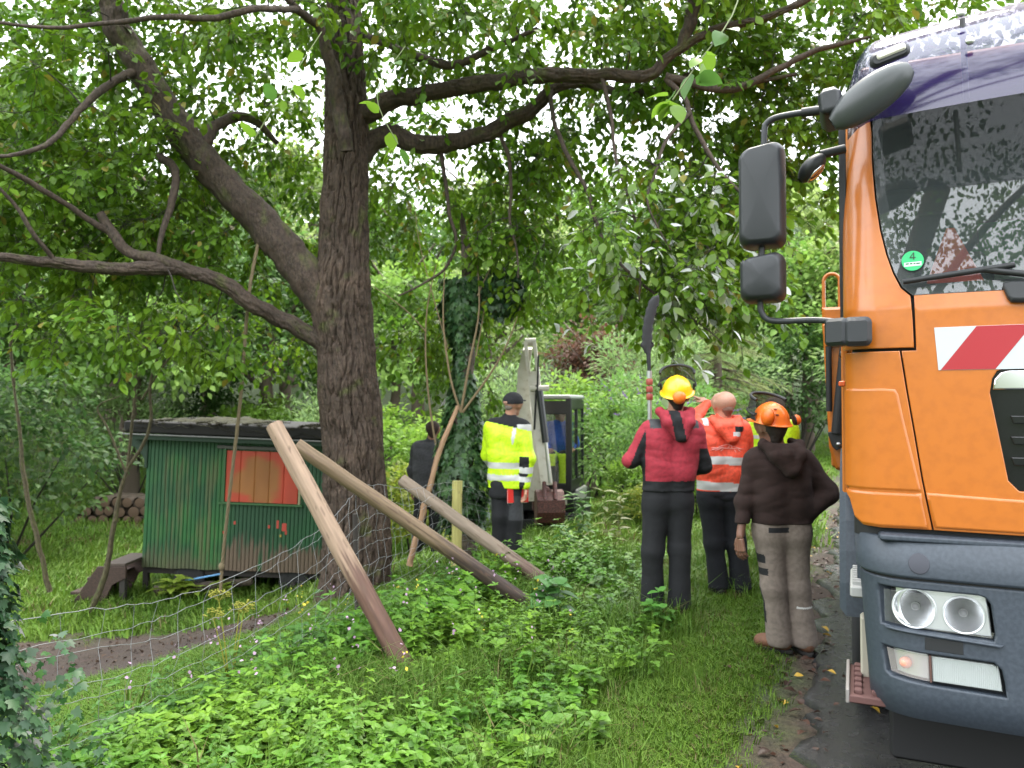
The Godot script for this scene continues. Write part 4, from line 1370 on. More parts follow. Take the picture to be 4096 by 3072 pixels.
	var zt: Vector3 = sp[1]
	var xt := Vector3.UP.cross(zt).normalized()
	four.transform = Transform3D(Basis(xt, zt.cross(xt), zt), sp[0])
	for e in [[0.156, 0.012], [0.172, 0.009], [0.185, 0.007], [0.195, 0.014]]:
		obj("lettering", panel(MB.new(), PackedVector2Array([Vector2(e[0], 2.231), Vector2(e[0] + e[1], 2.2315), Vector2(e[0] + e[1], 2.2365), Vector2(e[0], 2.236)]), 0.0034, 0.001, 0.02, 0.0002), ink, sticker)
	# wiper
	var wp := MB.new()
	for e in [[0.145, 2.15, 0.53, 2.187, 0.012], [0.19, 2.152, 0.5, 2.178, 0.007], [0.42, 2.18, 0.62, 2.135, 0.013], [0.62, 2.135, 0.64, 2.06, 0.016]]:
		var a: Array = skin(e[0], e[1], 0.025)
		var b: Array = skin(e[2], e[3], 0.03)
		wp.rod(a[0], b[0], e[4], 8)
	obj("wiper", wp, black, t)
	var pad := MB.new()
	obj("handle_pad", panel(pad, chaikin(P2([0.484, 2.125, 0.66, 2.125, 0.655, 2.045, 0.508, 2.045])), 0.03, 0.03, 0.02, 0.01), black, t)
	# --- sun visor of tinted plastic with its lamp
	var tint := M("visor_plastic", Color(0.022, 0.014, 0.075), 0.07)
	tint.albedo_color.a = 0.84
	tint.transparency = BaseMaterial3D.TRANSPARENCY_ALPHA
	tint.metallic_specular = 0.7
	var vis := MB.new()
	var rows := []
	for k in 15:
		var f := float(k) / 14
		var row := PackedVector3Array()
		for j in 61:
			var u := -0.06 + 2.25 * j / 60.0
			var e := minf(1.0, minf(u + 0.06, 2.19 - u) / 0.14)
			var round_ := 1.0 - pow(1.0 - e, 3.0)
			var q := (u - 1.065) / 1.15
			var top := 3.06 + 0.12 * pow(round_, 0.8) + 0.06 * (1.0 - q * q)
			var bot := 2.79 + 0.02 * (1 - q * q)
			var h := lerpf(bot, top, f)
			var z := 0.19 - 0.07 * q * q - (0.11 * f * f) - 0.2 * (1.0 - round_) - (0.08 * pow(f, 6.0))
			row.append(Vector3(u, h, z))
		rows.append(row)
	vis.grid(rows, false, Vector3(1.06, 2.9, -1.0))
	var visor := obj("sun_visor", vis, tint, t)
	visor.set_meta("label", "dark violet see-through sun visor")
	var lampx := Transform3D(Basis(Vector3.BACK, 0.26), Vector3(0.1, 3.06, 0.03))
	obj("lamp_frame", MB.new().ext(rounded(0.15, 0.062, 0.028, 6), lampx.translated(Vector3(0, 0, 0.0)), 0.16, 0.012), black, t)
	obj("marker_lamp", MB.new().ext(rounded(0.108, 0.026, 0.01), lampx.translated(Vector3(0.005, 0.008, 0.078)), 0.02, 0.006), M("lamp_clear", Color(0.62, 0.6, 0.5), 0.15), t)
	for e in [[0.352, 3.178, 0.1], [0.371, 3.035, 0.17]]:
		var bo := MB.new()
		bo.ball(Transform3D(Basis(), Vector3(e[0], e[1], e[2])), 0.016, 0.016, 0.01)
		obj("bolt", bo, M("steel", Color(0.5, 0.5, 0.5), 0.3, 1.0), t)
	obj("visor_strut", MB.new().rod(Vector3(0.36, 3.17, 0.06), Vector3(0.365, 2.84, 0.1), 0.011, 8), black, t)
	# --- roof, sides, back and what is behind the glass
	var roof := MB.new()
	rows = []
	for k in 21:
		var f := float(k) / 20
		var row := PackedVector3Array()
		for j in 41:
			var q := j / 20.0 - 1.0
			var x := 1.065 + q * 1.13
			var e := pow(absf(q), 6.0)
			row.append(Vector3(x, 3.13 + 0.06 * (1 - q * q) - 0.12 * e - 0.05 * pow(1.0 - f, 5.0), -0.22 - f * 1.7))
		rows.append(row)
	roof.grid(rows, false, Vector3(1.06, 0, -1))
	obj("roof", roof, orange, t)
	obj("brow", MB.new().bx(Vector3(1.065, 3.095, -0.2), Vector3(2.16, 0.05, 0.16), 0.02), orange, t)
	for s in [0, 1]:
		var x := -0.083 if s == 0 else 2.213
		var door := MB.new()
		door.ext(P2([-0.34, 1.25, -0.34, 2.25, -0.45, 3.0, -1.85, 3.05, -1.9, 1.25]), Transform3D(Basis(Vector3.UP, -PI / 2), Vector3(x, 0, 0)), 0.03, 0.006)
		var d := obj("door", door, orange, t)
		var wn := MB.new()
		wn.ext(P2([-0.46, 2.22, -0.54, 2.86, -1.5, 2.9, -1.5, 2.2]), Transform3D(Basis(Vector3.UP, -PI / 2), Vector3(x - (0.016 if s == 0 else -0.016), 0, 0)), 0.008)
		obj("window", wn, M("dark_glass", Color(0.01, 0.012, 0.012), 0.05), d)
		obj("handle", MB.new().bx(Vector3(x - (0.03 if s == 0 else -0.03), 1.95, -1.6), Vector3(0.03, 0.04, 0.2), 0.012), black, d)
		obj("door_seal", MB.new().bx(Vector3(x + (0.0 if s == 0 else 0.0), 2.45, -0.225), Vector3(0.03, 1.0, 0.02), 0.004), black, t)
		obj("side_lamp", MB.new().bx(Vector3(x - (0.01 if s == 0 else -0.01), 1.745, -0.24), Vector3(0.03, 0.025, 0.06), 0.006), M("amber", Color(0.75, 0.12, 0.03), 0.2), t)
	obj("cab_back", MB.new().bx(Vector3(1.065, 2.1, -1.92), Vector3(2.2, 1.9, 0.06), 0.02), M("cab_lining_dark", Color(0.035, 0.036, 0.038), 0.9), t)
	obj("cab_floor", MB.new().bx(Vector3(1.065, 1.2, -1.05), Vector3(2.2, 0.1, 1.7), 0.02), soot, t)
	obj("headliner", MB.new().bx(Vector3(1.065, 3.02, -1.1), Vector3(2.1, 0.05, 1.5), 0.01), M("cab_lining", Color(0.05, 0.05, 0.052), 0.9), t)
	var dash := MB.new()
	dash.bx(Vector3(1.065, 1.98, -0.38), Vector3(2.1, 0.2, 0.55), 0.05)
	obj("dashboard", dash, M("cab_grey", Color(0.03, 0.032, 0.034), 0.75), t)
	for x in [0.42, 1.65]:
		var seat := Node3D.new()
		seat.name = "seat"
		seat.position = Vector3(x, 1.25, -1.25)
		t.add_child(seat, true)
		var cloth := M("seat_cloth", Color(0.02, 0.03, 0.04), 0.95)
		obj("cushion", MB.new().bx(Vector3(0, 0.4, 0.2), Vector3(0.5, 0.16, 0.5), 0.05), cloth, seat)
		obj("backrest", MB.new().box(Transform3D(Basis(Vector3.RIGHT, -0.15), Vector3(0, 0.85, -0.1)), Vector3(0.48, 0.8, 0.14), 0.06), cloth, seat)
		obj("headrest", MB.new().box(Transform3D(Basis(Vector3.RIGHT, -0.1), Vector3(0, 1.36, -0.14)), Vector3(0.34, 0.26, 0.12), 0.055), cloth, seat)
	var red_wedge := MB.new()
	red_wedge.ext(P2([-0.12, -0.05, 0.0, 0.3, 0.03, 0.3, 0.2, -0.05]), Transform3D(Basis(Vector3.UP, 0.2), Vector3(0.33, 2.12, -0.3)), 0.05, 0.02)
	obj("red_reflection_wedge", red_wedge, M("red_reflection_wedge", Color(0.3, 0.03, 0.015), 0.9), t)  # solid red wedge in place of a red reflection in the windscreen
	obj("back_window", MB.new().bx(Vector3(1.065, 2.5, -1.885), Vector3(0.9, 0.5, 0.01), 0.003), M("pale_green_glass", Color(0.05, 0.2, 0.08), 0.1), t)
	var wheel := MB.new()
	var ring := PackedVector3Array()
	for k in 33: ring.append(Transform3D(Basis(Vector3.RIGHT, 0.6), Vector3(1.65, 2.05, -0.7)) * Vector3(0.22 * cos(TAU * k / 32), 0, 0.22 * sin(TAU * k / 32)))
	wheel.tube(ring, fill(33, 0.016), 8, false)
	wheel.rod(Vector3(1.65, 2.05, -0.7), Vector3(1.65, 1.9, -0.6), 0.04)
	obj("steering_wheel", wheel, black, t)
	# --- bumper with lamp pockets
	bumper_skin = true
	var hl := P2([0.02, 0.92, 0.03, 0.765, 0.2, 0.757, 0.432, 0.752, 0.438, 0.775, 0.425, 0.89, 0.408, 0.915, 0.38, 0.924])
	var fg := P2([0.03, 0.678, 0.045, 0.575, 0.07, 0.562, 0.22, 0.552, 0.47, 0.548, 0.466, 0.6, 0.456, 0.65, 0.43, 0.674, 0.22, 0.674])
	var bump := P2([-0.2, 0.955, 2.33, 0.955, 2.33, 0.5, 2.27, 0.42, 2.15, 0.39, -0.02, 0.39, -0.14, 0.42, -0.2, 0.5])
	var bo2 := obj("bumper", panel(MB.new(), bump, 0.0, 0.07, 0.03, 0.008, [hl.duplicate(), fg.duplicate(), mirrored(hl), mirrored(fg)]), grey, t)
	obj("bumper_strip", panel(MB.new(), P2([-0.2, 0.965, 2.33, 0.965, 2.33, 1.09, 2.3, 1.115, -0.17, 1.115, -0.2, 1.09]), 0.012, 0.06, 0.025, 0.012), grey, bo2)
	obj("bumper_groove", panel(MB.new(), P2([-0.18, 0.94, 2.31, 0.94, 2.31, 0.98, -0.18, 0.98]), -0.012, 0.03, 0.05, 0.002), soot, bo2)
	var capd := PackedVector2Array()
	for k in 26: capd.append(Vector2(0.184 + 0.037 * cos(TAU * k / 26), 1.022 + 0.037 * sin(TAU * k / 26)))
	obj("towing_cap", panel(MB.new(), capd, 0.0155, 0.01, 0.02, 0.003), M("cap_plastic", Color(0.04, 0.042, 0.055), 0.65), bo2)
	obj("cover_plate", panel(MB.new(), P2([0.2, 0.74, 0.33, 0.738, 0.33, 0.69, 0.2, 0.692]), 0.003, 0.01, 0.02, 0.002), black, bo2)
	obj("ledge", panel(MB.new(), P2([0.06, 0.762, 0.46, 0.746, 0.45, 0.735, 0.06, 0.752]), 0.016, 0.05, 0.02, 0.006), grey, bo2)
	obj("air_intake", panel(MB.new(), P2([0.6, 0.9, 1.53, 0.9, 1.5, 0.55, 0.63, 0.55]), 0.004, 0.01, 0.04, 0.002), soot, bo2)
	obj("upper_shelf", MB.new().bx(Vector3(1.065, 1.115, -0.06), Vector3(2.05, 0.03, 0.22), 0.012), grey, bo2)
	var clear := M("lamp_glass", Color(0.9, 0.92, 0.92), 0.02)
	clear.albedo_color.a = 0.05
	clear.transparency = BaseMaterial3D.TRANSPARENCY_ALPHA
	for mir in [false, true]:
		var mx := func(x: float) -> float: return 2.13 - x if mir else x
		var head := Node3D.new()
		head.name = "headlight"
		bo2.add_child(head, true)
		var in_ := func(p: PackedVector2Array) -> PackedVector2Array: return mirrored(p) if mir else p.duplicate()
		obj("lamp_pocket", panel(MB.new(), in_.call(hl), -0.15, 0.004, 0.04, 0.001), M("pocket_dark", Color(0.02, 0.024, 0.03), 0.6), head)
		var rings := []
		for c in [[0.158, 0.842, 0.071], [0.335, 0.836, 0.064]]:
			var cir := PackedVector2Array()
			for k in 28: cir.append(Vector2(mx.call(c[0]) + c[2] * cos(TAU * k / 28), c[1] + c[2] * sin(TAU * k / 28)))
			rings.append(cir)
		obj("side_reflector", panel(MB.new(), in_.call(P2([0.07, 0.916, 0.41, 0.918, 0.428, 0.762, 0.15, 0.764, 0.08, 0.8])), -0.046, 0.012, 0.03, 0.004, rings), M("lamp_silver", Color(0.82, 0.84, 0.87), 0.3, 0.8), head)
		obj("lamp_glass", panel(MB.new(), in_.call(P2([0.04, 0.906, 0.04, 0.775, 0.425, 0.764, 0.416, 0.88, 0.4, 0.908])), -0.012, 0.004, 0.03, 0.001), clear, head)
		for c in [[0.158, 0.842, 0.073], [0.335, 0.836, 0.066]]:
			var sp2: Array = skin(mx.call(c[0]), c[1], -0.05)
			var zz: Vector3 = sp2[1]
			var xx := Vector3.UP.cross(zz).normalized()
			var fr := Transform3D(Basis(xx, zz, xx.cross(zz)), sp2[0])
			var prof := []
			for k in 12:
				var rr_: float = c[2] * (0.2 + 0.8 * k / 11.0)
				prof.append(Vector2(rr_, -0.065 + 0.07 * pow(rr_ / c[2], 2.0)))
			var bowl := MB.new()
			bowl.lathe(fr, prof, 32)
			for k in bowl.n.size(): bowl.n[k] = -bowl.n[k]
			for k in range(0, bowl.i.size(), 3):
				var sw := bowl.i[k]
				bowl.i[k] = bowl.i[k + 1]
				bowl.i[k + 1] = sw
			obj("reflector", bowl, chrome, head)
			obj("lamp_ring", MB.new().lathe(fr, [Vector2(c[2], 0.01), Vector2(c[2] + 0.004, 0.018), Vector2(c[2] + 0.008, 0.012)], 32), M("lamp_silver", Color.WHITE), head)
			obj("bulb", MB.new().ball(fr.translated_local(Vector3(0, -0.035, 0)), 0.016, 0.028, 0.016), M("bulb_cap", Color(0.09, 0.09, 0.1), 0.3), head)
		var fog := Node3D.new()
		fog.name = "fog_lamp"
		bo2.add_child(fog, true)
		obj("lamp_pocket", panel(MB.new(), in_.call(fg), -0.06, 0.004, 0.04, 0.001), M("pocket_dark", Color.BLACK), fog)
		obj("lens", panel(MB.new(), in_.call(P2([0.222, 0.664, 0.43, 0.662, 0.448, 0.645, 0.458, 0.565, 0.225, 0.566])), -0.022, 0.03, 0.02, 0.004), M("fog_lens", Color(0.42, 0.45, 0.44), 0.3), fog)
		for k in 34:
			var rx := 0.23 + k * 0.0064
			obj("rib", panel(MB.new(), in_.call(PackedVector2Array([Vector2(rx, 0.568), Vector2(rx + 0.0035, 0.568), Vector2(rx + 0.0035, 0.66), Vector2(rx, 0.66)])), -0.0195, 0.004, 0.1, 0.0012), M("fog_lens", Color.WHITE), fog)
		var ind := Node3D.new()
		ind.name = "indicator"
		bo2.add_child(ind, true)
		obj("housing", panel(MB.new(), in_.call(P2([0.04, 0.668, 0.212, 0.664, 0.215, 0.564, 0.06, 0.576])), -0.05, 0.012, 0.03, 0.004), M("lamp_silver", Color.WHITE), ind)
		obj("cover", panel(MB.new(), in_.call(P2([0.04, 0.668, 0.212, 0.664, 0.215, 0.564, 0.06, 0.576])), -0.018, 0.004, 0.03, 0.001), M("indicator_glass", Color(0.62, 0.55, 0.53), 0.1), ind)
		var bp: Array = skin(mx.call(0.115), 0.62, -0.036)
		obj("amber_bulb", MB.new().ball(Transform3D(Basis(), bp[0]), 0.024, 0.024, 0.02), M("amber_glass", Color(0.8, 0.35, 0.25), 0.15), ind)
		obj("divider", panel(MB.new(), in_.call(P2([0.213, 0.667, 0.221, 0.667, 0.223, 0.562, 0.216, 0.562])), -0.014, 0.04, 0.03, 0.001), M("divider_brown", Color(0.1, 0.05, 0.04), 0.5), ind)
	bumper_skin = false
	mats["indicator_glass"].albedo_color.a = 0.3
	mats["indicator_glass"].transparency = BaseMaterial3D.TRANSPARENCY_ALPHA
	# --- steps, mudguard, wheels, chassis
	var rust := M("step_rust", Color(0.1, 0.045, 0.04), 0.75)
	for s in [0, 1]:
		var sx := 0.06 if s == 0 else 2.07
		var stp := Node3D.new()
		stp.name = "step"
		t.add_child(stp, true)
		obj("plate", MB.new().bx(Vector3(sx, 0.42, -0.24), Vector3(0.28, 0.035, 0.42), 0.008), rust, stp)
		for i in 4:
			for j in 6:
				obj("grip_tooth", MB.new().bx(Vector3(sx - 0.1 + i * 0.066, 0.445, -0.41 + j * 0.068), Vector3(0.036, 0.025, 0.036), 0.008), rust, stp)
		obj("edge", MB.new().bx(Vector3(sx + (-0.142 if s == 0 else 0.142), 0.43, -0.24), Vector3(0.016, 0.06, 0.42), 0.005), M("step_edge", Color(0.22, 0.2, 0.19), 0.6), stp)
		var up2 := Node3D.new()
		up2.name = "step"
		t.add_child(up2, true)
		obj("plate", MB.new().bx(Vector3(sx - 0.02, 0.84, -0.36), Vector3(0.22, 0.05, 0.42), 0.01), M("step_grey", Color(0.32, 0.32, 0.31), 0.6), up2)
		for j in 8: obj("grip_tooth", MB.new().bx(Vector3(sx - 0.02, 0.872, -0.54 + j * 0.05), Vector3(0.2, 0.02, 0.02), 0.004), M("step_grey", Color.WHITE), up2)
		obj("step_cheek", MB.new().bx(Vector3(sx + (-0.07 if s == 0 else 0.07), 0.55, -0.34), Vector3(0.04, 0.3, 0.1), 0.01), M("cheek_beige", Color(0.4, 0.37, 0.3), 0.6), t)
		obj("lower_cab", MB.new().bx(Vector3(sx + (0.02 if s == 0 else -0.02), 1.0, -0.42), Vector3(0.24, 0.3, 0.4), 0.03), grey, t)
		# mudguard arch
		var arc := PackedVector2Array()
		for k in 17: arc.append(Vector2(-1.4 + 0.8 * cos(PI * k / 16.0), 0.62 + 0.8 * sin(PI * k / 16.0)))
		for k in 17: arc.append(Vector2(-1.4 - 0.68 * cos(PI * k / 16.0), 0.62 + 0.68 * sin(PI * k / 16.0)))
		obj("mudguard", MB.new().ext(arc, Transform3D(Basis(Vector3.UP, -PI / 2), Vector3(0.06 if s == 0 else 2.07, 0, 0)), 0.36, 0.03), grey, t)
		for z in [-1.4, -4.6]:
			var wh := Node3D.new()
			wh.name = "wheel"
			wh.position = Vector3(0.08 if s == 0 else 2.05, 0.5, z)
			t.add_child(wh, true)
			var bs := Transform3D(Basis(Vector3.BACK, PI / 2), Vector3.ZERO)
			obj("tyre", MB.new().lathe(bs, [Vector2(0.3, -0.14), Vector2(0.42, -0.15), Vector2(0.48, -0.145), Vector2(0.5, -0.12), Vector2(0.5, -0.04), Vector2(0.49, -0.03), Vector2(0.49, 0.03), Vector2(0.5, 0.04), Vector2(0.5, 0.12), Vector2(0.48, 0.145), Vector2(0.42, 0.15), Vector2(0.3, 0.14)], 40), rubber, wh)
			obj("rim", MB.new().lathe(bs, [Vector2(0.01, -0.05), Vector2(0.14, -0.06), Vector2(0.2, 0.0), Vector2(0.28, -0.1), Vector2(0.3, -0.13), Vector2(0.3, 0.13), Vector2(0.28, 0.1), Vector2(0.2, 0.0), Vector2(0.14, 0.06), Vector2(0.01, 0.05)], 32), M("rim_grey", Color(0.25, 0.25, 0.26), 0.5, 0.4), wh)
	for x in [0.65, 1.48]: obj("chassis_beam", MB.new().bx(Vector3(x, 0.85, -3.4), Vector3(0.09, 0.26, 6.2), 0.01), soot, t)
	obj("axle", MB.new().rod(Vector3(0.1, 0.5, -1.4), Vector3(2.03, 0.5, -1.4), 0.09), soot, t)
	obj("engine", MB.new().bx(Vector3(1.065, 0.85, -0.9), Vector3(0.9, 0.55, 1.3), 0.05), soot, t)
	obj("under_shade_plate", MB.new().bx(Vector3(1.065, 0.22, -0.5), Vector3(1.95, 0.4, 0.06), 0.02), soot, t)  # added black plate, stands in for the shade under the lorry
	obj("number_plate_bracket", MB.new().bx(Vector3(1.065, 0.46, 0.1), Vector3(0.56, 0.1, 0.02), 0.004), soot, t)
	# --- orange body behind the cab
	var frame := MB.new()
	frame.ext(P2([-0.25, 2.33, -0.12, 2.33, -0.12, 2.38, 2.25, 2.38, 2.25, 2.33, 2.38, 2.33, 2.34, 1.35, 2.3, 1.2, 2.2, 1.16, -0.07, 1.16, -0.17, 1.2, -0.21, 1.35]), Transform3D(Basis(), Vector3(0, 0, -2.35)), 0.12, 0.02)
	var bf := obj("body_frame", frame, orange, t)
	var loop := PackedVector3Array()
	for k in 13: loop.append(Vector3(-0.185 + 0.052 * cos(PI * k / 12.0), 2.52 + 0.052 * sin(PI * k / 12.0), -2.35))
	loop.insert(0, Vector3(-0.133, 2.32, -2.35))
	loop.append(Vector3(-0.237, 2.2, -2.35))
	obj("lifting_loop", MB.new().tube(loop, fill(loop.size(), 0.012), 8), orange, bf)
	obj("bracket", MB.new().box(Transform3D(Basis(Vector3.BACK, 0.1), Vector3(-0.19, 2.13, -2.27)), Vector3(0.1, 0.16, 0.08), 0.012), orange, bf)
	obj("hydraulic_cylinder", MB.new().rod(Vector3(-0.1, 2.05, -2.24), Vector3(-0.16, 1.45, -2.24), 0.035, 12), soot, bf)
	obj("rod", MB.new().rod(Vector3(-0.205, 2.05, -2.24), Vector3(-0.205, 1.6, -2.24), 0.02, 8), soot, bf)
	obj("lower_plate", MB.new().ext(chaikin(P2([-0.22, 1.46, -0.09, 1.46, -0.12, 1.36, -0.16, 1.33, -0.19, 1.36])), Transform3D(Basis(), Vector3(0, 0, -2.26)), 0.04, 0.005), black, bf)
	obj("pin", MB.new().ball(Transform3D(Basis(), Vector3(-0.15, 1.375, -2.235)), 0.016, 0.016, 0.016), M("steel", Color.WHITE), bf)
	obj("side_wall", MB.new().bx(Vector3(-0.17, 1.75, -4.4), Vector3(0.06, 1.1, 4.0), 0.02), orange, t)
	obj("side_wall", MB.new().bx(Vector3(2.3, 1.75, -4.4), Vector3(0.06, 1.1, 4.0), 0.02), orange, t)
	obj("body_floor", MB.new().bx(Vector3(1.065, 1.2, -4.4), Vector3(2.4, 0.08, 4.0), 0.02), orange, t)
	# --- mirrors
	var shell := M("mirror_shell", Color(0.022, 0.024, 0.028), 0.42)
	shell.normal_enabled = true
	shell.uv1_triplanar = true
	shell.uv1_scale = Vector3(5, 5, 5)
	shell.normal_texture = mats["bumper_plastic"].normal_texture
	shell.normal_scale = 0.15
	for s in [0, 1]:
		var mr := Node3D.new()
		mr.name = "wing_mirror"
		t.add_child(mr, true)
		var f := func(a: Array) -> PackedVector3Array:
			var p := V(a)
			if s == 1:
				for k in p.size(): p[k].x = 2.13 - p[k].x
			return p
		var arm := catmull(f.call([-0.08, 2.905, 0.0, -0.19, 2.919, -0.02, -0.33, 2.92, -0.03, -0.385, 2.9, -0.03, -0.398, 2.85, -0.03, -0.4, 2.7, -0.03, -0.412, 2.33, -0.03, -0.42, 2.12, -0.03, -0.412, 2.055, -0.03, -0.365, 2.02, -0.03, -0.2, 2.015, -0.02, -0.09, 2.0, 0.0]), 6)
		obj("arm", MB.new().tube(arm, fill(arm.size(), 0.0135), 10), shell, mr)
		var sleeve: PackedVector3Array = f.call([-0.24, 2.92, -0.022, -0.12, 2.915, -0.01])
		obj("sleeve", MB.new().rod(sleeve[0], sleeve[1], 0.02, 10), black, mr)
		var c1: Vector3 = f.call([-0.41, 2.575, -0.03])[0]
		var c2: Vector3 = f.call([-0.409, 2.212, -0.03])[0]
		for e in [[c1, 0.195, 0.455, "large_housing"], [c2, 0.19, 0.215, "small_housing"]]:
			var hs := MB.new()
			var hr := []
			for k in 13:
				var fz := 1.0 - pow(1.0 - k / 12.0, 1.6)
				var tt := clampf((fz - 0.35) / 0.65, 0.0, 0.999)
				var inset := 0.034 * (1.0 - sqrt(1.0 - tt * tt))
				var rim := rounded(e[1] - inset * 1.6, e[2] - inset * 1.6, 0.04, 6)
				var row := PackedVector3Array()
				for q in rim:
					var cut := 0.0
					if q.y > e[2] * 0.36: cut = maxf(0.0, (-q.x if s == 0 else q.x)) * 0.3
					row.append(e[0] + Vector3(q.x, q.y - cut, -0.06 + fz * 0.14))
				hr.append(row)
			for cl in [0.75, 0.5, 0.25, 0.003]:
				var row := PackedVector3Array()
				var top: PackedVector3Array = hr[12]
				for q in top: row.append(Vector3(lerpf(e[0].x, q.x, cl), lerpf(e[0].y, q.y, cl), q.z + 0.012 * (1.0 - cl * cl)))
				hr.append(row)
			hs.grid(hr, true, e[0] + Vector3(0, 0, -0.02))
			obj(e[3], hs, shell, mr)
			obj("mirror_glass", MB.new().ext(rounded(e[1] - 0.015, e[2] - 0.02, 0.035), Transform3D(Basis(), e[0] + Vector3(0, 0, -0.057)), 0.008), M("mirror_silver", Color(0.8, 0.8, 0.82), 0.03, 1.0), mr)
		var fold: Vector3 = f.call([-0.05, 1.955, 0.03])[0]
		obj("bracket", MB.new().ext(rounded(0.1, 0.115, 0.02), Transform3D(Basis(Vector3.UP, -0.5 if s == 0 else 0.5), fold + Vector3(-0.045 if s == 0 else 0.045, 0, -0.01)), 0.1, 0.015), shell, mr)
		obj("bracket_cover", MB.new().ext(rounded(0.11, 0.12, 0.025), Transform3D(Basis(), fold + Vector3(0.02 if s == 0 else -0.02, -0.002, 0.02)), 0.07, 0.018), shell, mr)
	var ca := Vector3(-0.113, 2.777, 0.2)
	var cb := Vector3(0.165, 2.94, 0.24)
	var ax := (cb - ca).normalized()
	var ay := Vector3(0, 0, 1).cross(ax).normalized()
	var fm := Node3D.new()
	fm.name = "front_mirror"
	t.add_child(fm, true)
	var hr2 := []
	for k in 15:
		var f := k / 14.0
		var w := pow(sin(PI * clampf(f * 0.96 + 0.02, 0, 1)), 0.38)
		var row := PackedVector3Array()
		for s in 24:
			var a := TAU * s / 24
			var q := Vector2(cos(a), sin(a))
			row.append(ca.lerp(cb, f) + ay * (q.x * 0.078 * w) + Vector3(0, 0, 1) * (q.y * 0.06 * w * (1.0 if q.y > 0 else 0.5)))
		hr2.append(row)
	obj("housing", MB.new().grid(hr2, true, (ca + cb) / 2), M("front_mirror_shell", Color(0.045, 0.05, 0.052), 0.32), fm)
	obj("arm", MB.new().box(Transform3D(Basis(Vector3.BACK, 0.1), Vector3(-0.12, 2.87, 0.1)), Vector3(0.09, 0.11, 0.26), 0.025), shell, fm)
	var km := Node3D.new()
	km.name = "kerb_mirror"
	t.add_child(km, true)
	var ka := Vector3(-0.255, 2.645, -0.1)
	var kb := Vector3(-0.155, 2.745, -0.1)
	var kd := (kb - ka).normalized()
	var kr := []
	for k in 11:
		var f := k / 10.0
		var w := pow(sin(PI * clampf(f * 0.94 + 0.03, 0, 1)), 0.5)
		var row := PackedVector3Array()
		for s in 20:
			var a := TAU * s / 20
			row.append(ka.lerp(kb, f) + Vector3(-kd.y, kd.x, 0) * (cos(a) * 0.042 * w) + Vector3(0, 0, sin(a) * 0.07 * w))
		kr.append(row)
	obj("housing", MB.new().grid(kr, true, (ka + kb) / 2), black, km)
	obj("mirror_glass", MB.new().ball(Transform3D(Basis(Vector3.BACK, 0.785), ka.lerp(kb, 0.45) + Vector3(0.022, -0.022, 0)), 0.05, 0.012, 0.055), M("mirror_silver", Color.WHITE), km)
	obj("arm", MB.new().rod(Vector3(-0.17, 2.75, -0.1), Vector3(-0.07, 2.77, -0.12), 0.02, 8), black, km)

# ---------- mini excavator ----------
func beam(m: MB, p: PackedVector3Array, w: PackedFloat32Array, h: PackedFloat32Array, side: Vector3) -> MB:
	# a box section swept along points: w across (along side), h in the other direction
	for k in p.size() - 1:
		var t := (p[k + 1] - p[k]).normalized()
		var u := t.cross(side).normalized()
		var q := []
		for e in [k, k + 1]:
			for c in [[-1, -1], [1, -1], [1, 1], [-1, 1]]: q.append(p[e] + side * (c[0] * w[e] * 0.5) + u * (c[1] * h[e] * 0.5))
		var mid := (p[k] + p[k + 1]) / 2
		for f in [[0, 1, 5, 4], [1, 2, 6, 5], [2, 3, 7, 6], [3, 0, 4, 7]]:
			var cc: Vector3 = (q[f[0]] + q[f[1]] + q[f[2]] + q[f[3]]) / 4
			m.quad(q[f[0]], q[f[1]], q[f[2]], q[f[3]], cc - mid)
		if k == 0: m.quad(q[0], q[1], q[2], q[3], -t)
		if k == p.size() - 2: m.quad(q[4], q[5], q[6], q[7], t)
	return m

